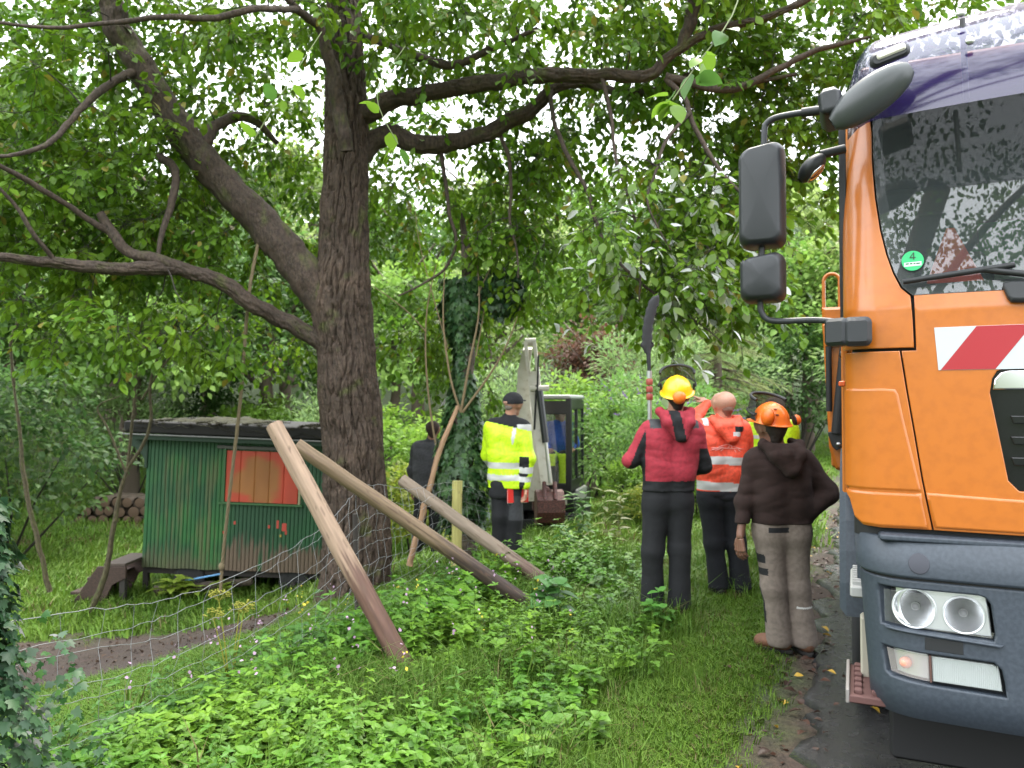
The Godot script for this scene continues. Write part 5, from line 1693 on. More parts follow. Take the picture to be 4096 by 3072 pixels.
func build_excavator() -> void:
	var t := thing("mini_excavator", "small excavator with black cab and dirty white boom, behind the man in yellow", "excavator", Vector3(0.59, -0.34, -11.84), deg_to_rad(-16))
	var inv := t.transform.affine_inverse()
	var black := M("cab_black", Color(0.008, 0.0085, 0.01), 0.4)
	var cream := MT("boom_cream", noise_tex(61, 0.02, [[0.12, Color(0.42, 0.37, 0.3)], [0.3, Color(0.58, 0.54, 0.47)], [0.8, Color(0.64, 0.61, 0.55)]], 256, FastNoiseLite.TYPE_SIMPLEX, 5), Vector3(1.2, 1.2, 1.2), 0.5)
	var maroon := MT("bucket_rust", noise_tex(63, 0.03, [[0.2, Color(0.03, 0.016, 0.013)], [0.6, Color(0.09, 0.028, 0.024)], [0.85, Color(0.17, 0.06, 0.05)]], 256, FastNoiseLite.TYPE_SIMPLEX, 5), Vector3(4, 4, 4), 0.6)
	var soot := M("dark_metal", Color.BLACK)
	# tracks
	for s in [-1, 1]:
		var tr := Node3D.new()
		tr.name = "track"
		t.add_child(tr, true)
		var x: float = s * 0.4
		var oval := PackedVector2Array()
		for k in 12: oval.append(Vector2(0.55 + 0.19 * sin(PI * k / 11.0), 0.2 + 0.19 * cos(PI * k / 11.0)))
		for k in 12: oval.append(Vector2(-0.55 - 0.19 * sin(PI * k / 11.0), 0.2 - 0.19 * cos(PI * k / 11.0)))
		var xf := Transform3D(Basis(Vector3.UP, -PI / 2), Vector3(x, 0, 0))
		obj("belt", MB.new().ext(oval, xf, 0.2, 0.012), M("tyre_rubber", Color.BLACK), tr)
		for k in oval.size():
			var a := oval[k]
			var b := oval[(k + 1) % oval.size()]
			var n := maxi(1, int(a.distance_to(b) / 0.075))
			for q in n:
				var c := a.lerp(b, (q + 0.5) / n)
				var ang := atan2(b.y - a.y, b.x - a.x)
				var xl := xf * Transform3D(Basis(Vector3.BACK, ang), Vector3(c.x, c.y, 0))
				obj("lug", MB.new().box(xl, Vector3(0.035, 0.03, 0.21), 0.006), M("tyre_rubber", Color.BLACK), tr)
		for z in [-0.5, -0.2, 0.1, 0.4]: obj("roller", MB.new().lathe(Transform3D(Basis(Vector3.BACK, PI / 2), Vector3(x, 0.16, z)), [Vector2(0.01, -0.112), Vector2(0.08, -0.11), Vector2(0.085, 0.11), Vector2(0.01, 0.112)], 16), soot, tr)
	obj("undercarriage", MB.new().bx(Vector3(0, 0.28, 0), Vector3(0.6, 0.2, 0.7), 0.03), soot, t)
	var bl := MB.new()
	beam(bl, PackedVector3Array([Vector3(-0.5, 0.2, 0.85), Vector3(0.5, 0.2, 0.85)]), rr([0.26, 0.26]), rr([0.05, 0.05]), Vector3.UP)
	obj("dozer_blade", bl, soot, t)
	for s in [-1, 1]: obj("blade_arm", MB.new().box(Transform3D(Basis(), Vector3(s * 0.22, 0.22, 0.6)), Vector3(0.07, 0.08, 0.5), 0.01), soot, t)
	# upper structure
	obj("slewing_platform", MB.new().bx(Vector3(0, 0.52, -0.15), Vector3(0.96, 0.3, 1.25), 0.05), black, t)
	obj("engine_cover", MB.new().bx(Vector3(-0.06, 0.9, -0.72), Vector3(0.86, 0.5, 0.35), 0.08), M("cover_grey", Color(0.2, 0.2, 0.19), 0.5), t)
	obj("side_cover", MB.new().bx(Vector3(0.46, 0.62, -0.05), Vector3(0.06, 0.2, 0.7), 0.025), M("cover_light", Color(0.4, 0.4, 0.38), 0.35), t)
	obj("lamp_plate", MB.new().bx(Vector3(0.3, 0.545, 0.485), Vector3(0.12, 0.07, 0.012), 0.004), M("pale_label", Color(0.6, 0.58, 0.48), 0.4), t)
	obj("yellow_label", MB.new().bx(Vector3(0.25, 0.72, 0.487), Vector3(0.26, 0.075, 0.012), 0.003), M("label_yellow", Color(0.8, 0.42, 0.01), 0.5), t)
	obj("white_label", MB.new().bx(Vector3(0.33, 1.02, 0.1), Vector3(0.012, 0.14, 0.08), 0.003), M("label_white", Color(0.7, 0.7, 0.68), 0.5), t)
	# cab: posts, rails, panes
	var cab := Node3D.new()
	cab.name = "cab"
	t.add_child(cab, true)
	for q in [[0.385, 0.46], [-0.385, 0.46], [0.385, -0.05], [0.385, -0.55], [-0.385, -0.55]]:
		var wpost := 0.06 if q[1] < 0.4 else 0.085
		obj("post", MB.new().bx(Vector3(q[0], 1.38, q[1]), Vector3(wpost, 1.38, wpost), 0.015), black, cab)
	obj("front_rail", MB.new().bx(Vector3(0, 1.93, 0.47), Vector3(0.8, 0.2, 0.06), 0.015), black, cab)
	obj("front_sill", MB.new().bx(Vector3(0, 0.74, 0.46), Vector3(0.8, 0.16, 0.07), 0.015), black, cab)
	obj("side_sill", MB.new().bx(Vector3(0.385, 0.76, -0.05), Vector3(0.06, 0.2, 1.0), 0.015), black, cab)
	obj("side_rail", MB.new().bx(Vector3(0.385, 1.98, -0.05), Vector3(0.06, 0.16, 1.0), 0.015), black, cab)
	obj("back_panel", MB.new().bx(Vector3(0, 1.0, -0.56), Vector3(0.78, 0.6, 0.04), 0.01), black, cab)
	var rf := MB.new()
	rf.bx(Vector3(0, 2.085, -0.04), Vector3(0.86, 0.07, 1.12), 0.03)
	obj("roof", rf, M("roof_white", Color(0.3, 0.31, 0.31), 0.3), cab)
	var glass := M("cab_glass", Color(0.03, 0.05, 0.045), 0.02)
	glass.albedo_color.a = 0.1
	glass.transparency = BaseMaterial3D.TRANSPARENCY_ALPHA
	obj("front_pane", MB.new().bx(Vector3(0, 1.33, 0.47), Vector3(0.7, 1.02, 0.006), 0.001), glass, cab)
	obj("side_pane", MB.new().bx(Vector3(0.39, 1.37, 0.2), Vector3(0.006, 1.06, 0.42), 0.001), glass, cab)
	obj("side_pane", MB.new().bx(Vector3(0.39, 1.37, -0.3), Vector3(0.006, 1.06, 0.42), 0.001), glass, cab)
	obj("back_pane", MB.new().bx(Vector3(0, 1.65, -0.56), Vector3(0.68, 0.6, 0.006), 0.001), glass, cab)
	var seat := MB.new()
	seat.bx(Vector3(0.03, 1.0, -0.2), Vector3(0.44, 0.14, 0.42), 0.04)
	seat.box(Transform3D(Basis(Vector3.RIGHT, -0.12), Vector3(0.03, 1.3, -0.42)), Vector3(0.42, 0.6, 0.1), 0.045)
	obj("seat", seat, M("seat_black", Color(0.015, 0.015, 0.015), 0.8), cab)
	obj("floor", MB.new().bx(Vector3(0, 0.7, 0.0), Vector3(0.76, 0.04, 1.0), 0.01), soot, cab)
	for s in [-0.1, 0.02]:
		obj("lever", MB.new().rod(Vector3(s, 0.72, 0.3), Vector3(s - 0.01, 1.22, 0.27), 0.009), black, cab)
		obj("lever_knob", MB.new().ball(Transform3D(Basis(), Vector3(s - 0.01, 1.24, 0.27)), 0.028, 0.02, 0.02), black, cab)
	obj("console", MB.new().bx(Vector3(0.29, 1.05, 0.05), Vector3(0.14, 0.34, 0.34), 0.04), M("console_grey", Color(0.11, 0.11, 0.11), 0.6), cab)
	# boom, stick, ram, bucket: placed in world axes and brought into the machine's own
	var sd := (t.basis.inverse() * Vector3(1, 0.03, 0.1)).normalized()
	var w := func(a: Array) -> PackedVector3Array:
		var p := V(a)
		for k in p.size(): p[k] = inv * p[k]
		return p
	var bm := MB.new()
	beam(bm, w.call([0.36, 0.3, -11.05, 0.26, 0.9, -10.95, 0.17, 1.6, -10.9, 0.17, 2.15, -10.85, 0.22, 2.42, -10.75]), rr([0.26, 0.24, 0.2, 0.16, 0.13]), rr([0.3, 0.32, 0.3, 0.22, 0.14]), sd)
	obj("boom", bm, cream, t)
	obj("swing_post", MB.new().box(Transform3D(t.basis.inverse(), inv * Vector3(0.42, 0.28, -11.1)), Vector3(0.26, 0.34, 0.28), 0.03), maroon, t)
	var stick := Node3D.new()
	stick.name = "stick"
	t.add_child(stick, true)
	for s in [-0.062, 0.062]:  # the forked head: two cheeks joined at the top
		var pl := MB.new()
		var pts: PackedVector3Array = w.call([0.25 + s, 2.5, -10.62, 0.27 + s, 2.28, -10.58, 0.3 + s, 2.02, -10.54])
		beam(pl, pts, rr([0.045, 0.045, 0.045]), rr([0.1, 0.16, 0.16]), sd)
		obj("cheek", pl, cream, stick)
	obj("head", MB.new().tube(w.call([0.18, 2.5, -10.62, 0.33, 2.5, -10.62]), fill(2, 0.055), 16), cream, stick)
	obj("web", beam(MB.new(), w.call([0.29, 2.08, -10.56, 0.335, 1.7, -10.5, 0.4, 1.1, -10.42, 0.47, 0.56, -10.34]), rr([0.16, 0.17, 0.16, 0.15]), rr([0.16, 0.18, 0.14, 0.12]), sd), cream, stick)
	obj("hydraulic_ram", MB.new().tube(w.call([0.37, 1.82, -10.36, 0.45, 1.13, -10.28]), fill(2, 0.047), 16), M("ram_black", Color(0.02, 0.022, 0.026), 0.3), stick)
	obj("ram_rod", MB.new().tube(w.call([0.45, 1.15, -10.28, 0.505, 0.6, -10.24]), fill(2, 0.021), 12), M("steel", Color.WHITE), stick)
	for e in [[0.36, 2.3, -10.45, 0.34, 1.8, -10.38], [0.33, 1.9, -10.4, 0.3, 1.3, -10.36]]: obj("hose", MB.new().tube(w.call(e), fill(2, 0.013), 8), soot, stick)
	obj("ram_bracket", MB.new().tube(w.call([0.25, 1.85, -10.42, 0.5, 1.86, -10.42]), fill(2, 0.04), 12), cream, stick)
	var bk := Node3D.new()
	bk.name = "bucket"
	t.add_child(bk, true)
	var prof := P2([-0.16, 0.26, -0.06, 0.3, 0.06, 0.28, 0.16, 0.18, 0.17, 0.02, 0.1, -0.12, -0.02, -0.18, -0.14, -0.16, -0.17, -0.13, -0.02, -0.14, 0.08, -0.09, 0.14, 0.03, 0.13, 0.16, 0.05, 0.24, -0.06, 0.265, -0.15, 0.23])
	var bx := Transform3D(t.basis.inverse() * Basis(Vector3.UP, -PI / 2 + 0.1), inv * Vector3(0.5, 0.2, -10.3))
	obj("shell", MB.new().ext(prof, bx, 0.34, 0.004), maroon, bk)
	for s in [-0.175, 0.175]:
		obj("cheek", MB.new().ext(P2([-0.16, 0.26, -0.06, 0.3, 0.06, 0.28, 0.16, 0.18, 0.17, 0.02, 0.1, -0.12, -0.02, -0.18, -0.16, -0.15]), bx.translated_local(Vector3(0, 0, s)), 0.02, 0.004), maroon, bk)
	for s in [-0.07, 0.07]: obj("link", MB.new().tube(w.call([0.5 + s, 0.6, -10.3, 0.5 + s, 0.38, -10.16]), fill(2, 0.03), 8), maroon, bk)
	for k in 4: obj("tooth", MB.new().box(bx.translated_local(Vector3(-0.17, -0.16, -0.13 + k * 0.087)), Vector3(0.09, 0.025, 0.04), 0.006), soot, bk)

# ---------- people ----------
# surface nets over the smooth union of tapered capsules [a, b, ra, rb]
func net(bones: Array, cell: float, soft: float, amp := 0.0, freq := 9.0, clips := []) -> Dictionary:
	var lo := Vector3.ONE * 1e9
	var hi := -lo
	for b in bones:
		var r := maxf(b[2], b[3]) + soft * 2.0 + cell * 3.0
		lo = lo.min(b[0] - Vector3.ONE * r).min(b[1] - Vector3.ONE * r)
		hi = hi.max(b[0] + Vector3.ONE * r).max(b[1] + Vector3.ONE * r)
	var nx := int((hi.x - lo.x) / cell) + 2
	var ny := int((hi.y - lo.y) / cell) + 2
	var nz := int((hi.z - lo.z) / cell) + 2
	var acc := PackedFloat32Array()
	acc.resize(nx * ny * nz)
	var k := 1.0 / soft
	for b in bones:
		var a: Vector3 = b[0]
		var ba: Vector3 = b[1] - a
		var ra: float = b[2]
		var rb: float = b[3]
		var l2 := maxf(ba.length_squared(), 1e-9)
		var r := maxf(ra, rb) + soft * 4.0 + cell
		var p0 := ((a.min(b[1]) - Vector3.ONE * r - lo) / cell).floor()
		var p1 := ((a.max(b[1]) + Vector3.ONE * r - lo) / cell).ceil()
		for z in range(maxi(0, int(p0.z)), mini(nz, int(p1.z) + 1)):
			for y in range(maxi(0, int(p0.y)), mini(ny, int(p1.y) + 1)):
				var row := (z * ny + y) * nx
				for x in range(maxi(0, int(p0.x)), mini(nx, int(p1.x) + 1)):
					var p := lo + Vector3(x, y, z) * cell - a
					var t := clampf(p.dot(ba) / l2, 0.0, 1.0)
					var d := (p - ba * t).length() - ra + (ra - rb) * t
					if d < soft * 5.0: acc[row + x] += exp(-d * k)
	var wr := FastNoiseLite.new()
	wr.seed = 17
	wr.frequency = freq
	wr.fractal_octaves = 2
	wr.fractal_gain = 0.35
	wr.fractal_type = FastNoiseLite.FRACTAL_RIDGED
	var f := acc
	for z in nz:
		for y in ny:
			var row := (z * ny + y) * nx
			for x in nx:
				var e := acc[row + x]
				var d := soft * 6.0 if e <= 0.0 else -log(e) * soft
				if absf(d) < 0.04:
					if amp > 0.0: d += amp * 0.4 * (wr.get_noise_3d((x * cell + lo.x) * 0.75, (y * cell + lo.y) * 1.7, (z * cell + lo.z) * 0.75))
				for c in clips:
					d = maxf(d, (c[0] as Vector3).dot(lo + Vector3(x, y, z) * cell) - c[1])
				f[row + x] = d
	var v := PackedVector3Array()
	var n := PackedVector3Array()
	var id := PackedInt32Array()
	id.resize(nx * ny * nz)
	var tri := PackedInt32Array()
	var sy := nx
	var sz := nx * ny
	var off := [0, 1, sy, sy + 1, sz, sz + 1, sz + sy, sz + sy + 1]
	var edges := [[0, 1], [2, 3], [4, 5], [6, 7], [0, 2], [1, 3], [4, 6], [5, 7], [0, 4], [1, 5], [2, 6], [3, 7]]
	var cr := [Vector3(0, 0, 0), Vector3(1, 0, 0), Vector3(0, 1, 0), Vector3(1, 1, 0), Vector3(0, 0, 1), Vector3(1, 0, 1), Vector3(0, 1, 1), Vector3(1, 1, 1)]
	for z in nz - 1:
		for y in ny - 1:
			var row := (z * ny + y) * nx
			for x in nx - 1:
				var i := row + x
				id[i] = -1
				var f0 := f[i]
				if absf(f0) > cell * 2.0: continue
				var m := 0
				for q in 8:
					if f[i + off[q]] < 0.0: m |= 1 << q
				if m == 0 or m == 255: continue
				var s := Vector3.ZERO
				var cnt := 0
				for e in edges:
					var fa := f[i + off[e[0]]]
					var fb := f[i + off[e[1]]]
					if (fa < 0.0) != (fb < 0.0):
						s += (cr[e[0]] as Vector3).lerp(cr[e[1]], fa / (fa - fb))
						cnt += 1
				id[i] = v.size()
				v.append(lo + (Vector3(x, y, z) + s / cnt) * cell)
				var a0 := f[i]; var a1 := f[i + 1]; var a2 := f[i + off[2]]; var a3 := f[i + off[3]]; var a4 := f[i + off[4]]; var a5 := f[i + off[5]]; var a6 := f[i + off[6]]; var a7 := f[i + off[7]]
				n.append(Vector3(a1 + a3 + a5 + a7 - a0 - a2 - a4 - a6, a2 + a3 + a6 + a7 - a0 - a1 - a4 - a5, a4 + a5 + a6 + a7 - a0 - a1 - a2 - a3).normalized())
				for ax in 3:
					var d1: int = [1, sy, sz][ax]
					var d2: int = [sy, sz, 1][ax]
					var d3: int = [sz, 1, sy][ax]
					if (f0 < 0.0) != (f[i + d1] < 0.0):
						var q0 := i - d2 - d3
						if q0 < 0: continue
						var A := id[q0]; var B := id[i - d3]; var C := id[i]; var D := id[i - d2]
						if A < 0 or B < 0 or C < 0 or D < 0: continue
						tri.append_array(PackedInt32Array([A, B, C, A, C, D]))
	return {"v": v, "n": n, "t": tri}

# the meshes of a net, one for each class that CLASSIFY gives a point
func cut(g: Dictionary, classify: Callable, names: Array, materials: Array, parent: Node) -> void:
	var parts := {}
	var v: PackedVector3Array = g.v
	var n: PackedVector3Array = g.n
	var t: PackedInt32Array = g.t
	var maps := {}
	for k in range(0, t.size(), 6):
		var c: int = classify.call((v[t[k]] + v[t[k + 1]] + v[t[k + 2]] + v[t[k + 5]]) / 4.0)
		if not parts.has(c):
			parts[c] = MB.new()
			maps[c] = {}
		var m: MB = parts[c]
		var mp: Dictionary = maps[c]
		for e in [0, 3]:
			var ids := []
			for j in 3:
				var w := t[k + e + j]
				if not mp.has(w): mp[w] = m.vert(v[w], n[w])
				ids.append(mp[w])
			m.tri(ids[0], ids[1], ids[2])
	for c in parts: obj(names[c], parts[c], materials[c], parent)

func join(m: MB, g: Dictionary) -> void:
	var base := m.v.size()
	for k in g.v.size(): m.vert(g.v[k], g.n[k])
	for k in range(0, g.t.size(), 3): m.tri(base + g.t[k], base + g.t[k + 1], base + g.t[k + 2])

func torso_bones(J: Dictionary, e: float, girth := 1.0) -> Array:
	var sh: Vector3 = (J.shL + J.shR) / 2
	var hp: Vector3 = (J.hipL + J.hipR) / 2 + Vector3(0, 0.04, 0)
	var r: Vector3 = (J.shR - J.shL).normalized()
	var hw: float = J.shL.distance_to(J.shR) * 0.5
	var out := []
	for s in [-1.0, 1.0]:
		out.append([hp + r * s * 0.07, hp.lerp(sh, 0.45) + r * s * 0.065 * girth, 0.112 + e, 0.104 * girth + e])
		out.append([hp.lerp(sh, 0.4) + r * s * 0.06 * girth, hp.lerp(sh, 0.8) + r * s * (hw - 0.085), 0.1 * girth + e, 0.108 + e])
		out.append([hp.lerp(sh, 0.8) + r * s * (hw - 0.09), sh + r * s * (hw - 0.04) - Vector3(0, 0.015, 0), 0.1 + e, 0.068 + e])
	out.append([sh - Vector3(0, 0.01, 0) - r * (hw - 0.07), sh - Vector3(0, 0.01, 0) + r * (hw - 0.07), 0.072 + e, 0.072 + e])
	out.append([sh, J.neck, 0.075 + e, 0.06 + e * 0.5])
	return out

func arm_bones(J: Dictionary, s: String, e: float, to_wrist := 1.0) -> Array:
	var w: Vector3 = J["el" + s].lerp(J["wr" + s], to_wrist)
	return [[J["sh" + s], J["el" + s], 0.056 + e, 0.044 + e], [J["el" + s], w, 0.044 + e, 0.034 + e * 0.8]]

func leg_bones(J: Dictionary, s: String, e: float, flare := 0.0) -> Array:
	return [[J["hip" + s], J["kn" + s], 0.085 + e, 0.058 + e], [J["kn" + s], J["an" + s], 0.056 + e, 0.045 + e + flare]]

func head_bones(J: Dictionary, fwd: Vector3, up: Vector3) -> Array:
	var h: Vector3 = J.head
	var r := fwd.cross(up).normalized()
	var out := [[h + up * 0.022 - fwd * 0.03, h + up * 0.02 + fwd * 0.03, 0.09, 0.084], [h - up * 0.01 + fwd * 0.04, h - up * 0.07 + fwd * 0.045, 0.062, 0.046], [h - up * 0.098 + fwd * 0.06, h - up * 0.1 + fwd * 0.07, 0.03, 0.026],
		[h + fwd * 0.1, h + fwd * 0.118 - up * 0.035, 0.011, 0.016], [h - up * 0.06 - fwd * 0.03, J.neck - Vector3(0, 0.03, 0), 0.056, 0.062]]
	for s in [-1.0, 1.0]:
		out.append([h + r * s * 0.086 + up * 0.018 - fwd * 0.012, h + r * s * 0.082 - up * 0.026 - fwd * 0.002, 0.014, 0.01])
		out.append([h + r * s * 0.015 + fwd * 0.092 + up * 0.024, h + r * s * 0.048 + fwd * 0.075 + up * 0.026, 0.012, 0.012])
	return out

# palm, four jointed fingers and a thumb; bend per finger, first to little
func hand_bones(w: Vector3, dir: Vector3, palm: Vector3, thumb: float, bend: Array, size := 1.0) -> Array:
	var side := dir.cross(palm).normalized() * thumb  # towards the thumb
	var out := []
	var len := [0.072, 0.08, 0.074, 0.058]
	for k in 4:
		var kn := w + (dir * (0.085 - absf(k - 1) * 0.004) + side * (1.5 - k) * 0.0222) * size
		out.append([w + side * (1.5 - k) * 0.012 * size + dir * 0.01, kn, 0.0145 * size, 0.0115 * size])
		var d := dir
		var p := kn
		for j in 3:
			d = (d + palm * bend[k] * [0.8, 1.0, 0.7][j]).normalized()
			var q: Vector3 = p + d * len[k] * size * [0.45, 0.3, 0.25][j]
			out.append([p, q, (0.0092 - j * 0.0008) * size, (0.0086 - j * 0.0009) * size])
			p = q
	var tb := w + (dir * 0.028 + side * 0.026) * size
	var t1 := tb + (dir * 0.6 + side * 0.6 + palm * 0.35).normalized() * 0.038 * size
	var t2 := t1 + (dir * 0.95 + side * 0.1 + palm * 0.35).normalized() * 0.032 * size
	out.append([w + side * 0.008, tb, 0.015 * size, 0.014 * size])
	out.append([tb, t1, 0.0135 * size, 0.0108 * size])
	out.append([t1, t2, 0.0108 * size, 0.0085 * size])
	return out

func person(label: String, at: Vector3, J: Dictionary, fwd: Vector3, skin_c: Color, hands: Array) -> Node3D:
	var p := thing("person", label, "person", at)
	var up: Vector3 = (J.head - J.neck).normalized().lerp(Vector3.UP, 0.6).normalized()
	fwd = (fwd - up * fwd.dot(up)).normalized()
	var m := MB.new()
	var bones := torso_bones(J, -0.014)
	for s in ["L", "R"]:
		bones.append_array(arm_bones(J, s, -0.006))
		bones.append_array(leg_bones(J, s, -0.01))
		bones.append([J["an" + s], J["an" + s] + Vector3(0, -0.02, -0.1), 0.035, 0.03])
	join(m, net(bones, 0.024, 0.015))
	join(m, net(head_bones(J, fwd, up), 0.0075, 0.009))
	for h in hands: join(m, net(hand_bones(h[0], h[1], h[2], h[3], h[4]), 0.0038, 0.0022))
	var sm := MT("skin_%d" % int(skin_c.r * 1000), noise_tex(71, 0.05, [[0.2, skin_c * 0.82], [0.7, skin_c]], 256), Vector3(6, 6, 6), 0.5)
	sm.subsurf_scatter_enabled = true
	sm.subsurf_scatter_strength = 0.15
	obj("body", m, sm, p)
	var r := fwd.cross(up).normalized()
	for s in [-1.0, 1.0]:
		obj("eye", MB.new().ball(Transform3D(Basis(), J.head + r * s * 0.032 + fwd * 0.09 + up * 0.002), 0.013, 0.012, 0.013, 12, 8), M("eye_dark", Color(0.05, 0.035, 0.03), 0.2), p)
	var mo := MB.new()
	mo.tube(PackedVector3Array([J.head - r * 0.024 + fwd * 0.094 - up * 0.062, J.head + fwd * 0.106 - up * 0.064, J.head + r * 0.024 + fwd * 0.094 - up * 0.062]), rr([0.003, 0.006, 0.003]), 8)
	obj("mouth", mo, M("lips", Color(0.28, 0.1, 0.08), 0.5), p)
	return p

func cloth(called: String, c: Color, rough := 0.85) -> StandardMaterial3D:
	if mats.has(called): return mats[called]
	var m := M(called, c, rough)
	if not mats.has("#weave"):
		mats["#weave"] = null
		weave = noise_tex(72, 0.25, [], 256, FastNoiseLite.TYPE_SIMPLEX, 3, true)
		mottle = noise_tex(73, 0.02, [[0.2, Color(0.72, 0.72, 0.72)], [0.7, Color(1, 1, 1)]], 256, FastNoiseLite.TYPE_SIMPLEX, 5)
	m.uv1_triplanar = true
	m.uv1_scale = Vector3(4, 4, 4)
	m.normal_enabled = true
	m.normal_texture = weave
	m.normal_scale = 0.25
	m.albedo_texture = mottle
	m.rim_enabled = c.get_luminance() > 0.05
	m.rim = 0.1
	return m

var weave: Texture2D
var mottle: Texture2D

func boots(J: Dictionary, dirs: Array, mat: Material, p: Node) -> void:
	for k in 2:
		var a: Vector3 = J["an" + ["L", "R"][k]]
		var d: Vector3 = dirs[k]
		var g := Vector3(a.x, 0.0, a.z)
		var y0 := a.y - 0.055
		g.y = y0
		var b := [[a + Vector3(0, 0.12, 0), a, 0.056, 0.05], [g - d * 0.04 + Vector3(0, 0.03, 0), g + d * 0.13 + Vector3(0, 0.02, 0), 0.042, 0.043], [a, g + d * 0.1 + Vector3(0, 0.03, 0), 0.05, 0.04]]
		cut(net(b, 0.011, 0.012, 0.003, 9.0, [[Vector3.DOWN, -(y0 - 0.012)]]), func(_q): return 0, ["boot"], [mat], p)
		var so := MB.new()
		var ov := PackedVector2Array()
		for j in 20:
			var an := TAU * j / 20
			ov.append(Vector2(0.047 * cos(an), 0.135 * sin(an)))
		so.ext(ov, Transform3D(Basis(d.cross(Vector3.UP).normalized(), d, Vector3.UP), g + d * 0.045 + Vector3(0, -0.018, 0)), 0.024, 0.004)
		obj("sole", so, M("sole_black", Color(0.012, 0.011, 0.01), 0.8), p)

func trousers(J: Dictionary, e: float, classify: Callable, names: Array, materials: Array, p: Node, top: float, flare := 0.02, low := 0.07) -> void:
	var b := []
	var hp: Vector3 = (J.hipL + J.hipR) / 2
	var r: Vector3 = (J.hipR - J.hipL).normalized()
	for s in [-1.0, 1.0]: b.append([hp + r * s * 0.065 + Vector3(0, 0.14, 0), hp + r * s * 0.075 - Vector3(0, 0.03, 0), 0.105 + e * 0.5, 0.104 + e * 0.6])
	for s in ["L", "R"]: b.append_array(leg_bones(J, s, e, flare))
	cut(net(b, 0.0115, 0.016, 0.010, 2.2, [[Vector3.UP, top], [Vector3.DOWN, -low]]), classify, names, materials, p)

func helmet(J: Dictionary, fwd: Vector3, up: Vector3, paint_: Material, muff: Material, p: Node, lift: float, tilt: float, cover: bool, muffs: Array) -> void:
	up = up.rotated(fwd.cross(up).normalized(), tilt).normalized()
	fwd = (fwd - up * fwd.dot(up)).normalized()
	var r := fwd.cross(up).normalized()
	var b := Basis(r, up, -fwd)
	var x := Transform3D(b, J.head + up * lift)
	var h := Node3D.new()
	h.name = "helmet"
	h.transform = x
	p.add_child(h, true)
	var rows := []
	for k in 19:
		var f := float(k) / 18
		var row := PackedVector3Array()
		for s in 40:
			var a := TAU * s / 40
			var rad := sin(f * PI * 0.53) * 0.122
			var y := cos(f * PI * 0.53) * 0.125
			var rib := 0.004 * smoothstep(0.03, 0.0, absf(rad * sin(a)) ) * (1 - f)
			if k >= 16:
				var brim := (k - 15) * 0.006 * (1.0 + 1.3 * maxf(0.0, -cos(a)))
				rad = sin(0.86 * PI * 0.53) * 0.122 + brim
				y = cos(0.89 * PI * 0.53) * 0.125 - (k - 15) * 0.007 - 0.012 * maxf(0, cos(a))
			row.append(Vector3(rad * sin(a) * 0.93, y + rib, rad * cos(a) * 1.06))
		rows.append(row)
	obj("shell", MB.new().grid(rows, true, Vector3(0, -0.01, 0)), paint_, h)
	var rim := PackedVector3Array(rows[18])
	rim.append(rim[0])
	obj("brim", MB.new().tube(rim, fill(rim.size(), 0.004), 6, false), paint_, h)
	var dark := M("helmet_black", Color(0.015, 0.015, 0.017), 0.55)
	for s in muffs:
		var cup := MB.new()
		var cx := Transform3D(Basis(Vector3.BACK, PI / 2 * s), Vector3(s * (0.125 if not cover else 0.085), -0.035 if not cover else 0.035, 0.01 if not cover else 0.075))
		cup.lathe(cx.scaled_local(Vector3(1.4, 1.2, 1.15) if cover else Vector3(1.15, 1, 0.9)), [Vector2(0.001, -0.042), Vector2(0.022, -0.04), Vector2(0.037, -0.03), Vector2(0.042, -0.012), Vector2(0.042, 0.0), Vector2(0.001, 0.002)], 24)
		obj("ear_muff", cup, muff, h)
		if not cover: obj("cushion", MB.new().lathe(cx, [Vector2(0.03, 0.002), Vector2(0.045, 0.006), Vector2(0.045, 0.02), Vector2(0.025, 0.024)], 24), dark, h)
		obj("muff_arm", MB.new().tube(PackedVector3Array([Vector3(s * 0.135, 0.0, 0.0), Vector3(s * 0.135, 0.03, -0.01), Vector3(s * 0.12, 0.05, -0.01)]), fill(3, 0.005), 6), dark, h)
		for j in 2: obj("vent_slot", MB.new().box(Transform3D(Basis(Vector3.UP, s * 0.5), Vector3(s * 0.05, 0.09 - j * 0.035, 0.085 + j * 0.022)), Vector3(0.022, 0.006, 0.012), 0.002), dark, h)
	# raised visor: peak with a mesh shield standing up from the brow
	var vis := MB.new()
	rows = []
	for k in 9:
		var f := float(k) / 8
		var row := PackedVector3Array()
		for s in 25:
			var a := lerpf(-1.75, 1.75, s / 24.0)
			var rad := 0.142 - 0.012 * f
			row.append(Vector3(sin(a) * rad, 0.045 + 0.1 * f + 0.03 * cos(a), -cos(a) * rad * (0.95 - 0.1 * f) - 0.03))
		rows.append(row)
	vis.grid(rows, false, Vector3(0, 0.06, 0))
	var gauze := M("visor_mesh", Color(0.02, 0.025, 0.022), 0.6)
	gauze.transparency = BaseMaterial3D.TRANSPARENCY_ALPHA
	gauze.albedo_color.a = 0.72
	obj("visor", vis, gauze, h)
	for e in [0, 8]:
		var q := PackedVector3Array(rows[e])
		obj("visor_rim", MB.new().tube(q, fill(q.size(), 0.011 if e == 8 else 0.007), 6), dark, h)
	for s in [-1.0, 1.0]: obj("visor_hinge", MB.new().bx(Vector3(s * 0.125, 0.03, -0.035), Vector3(0.018, 0.05, 0.035), 0.006), dark, h)

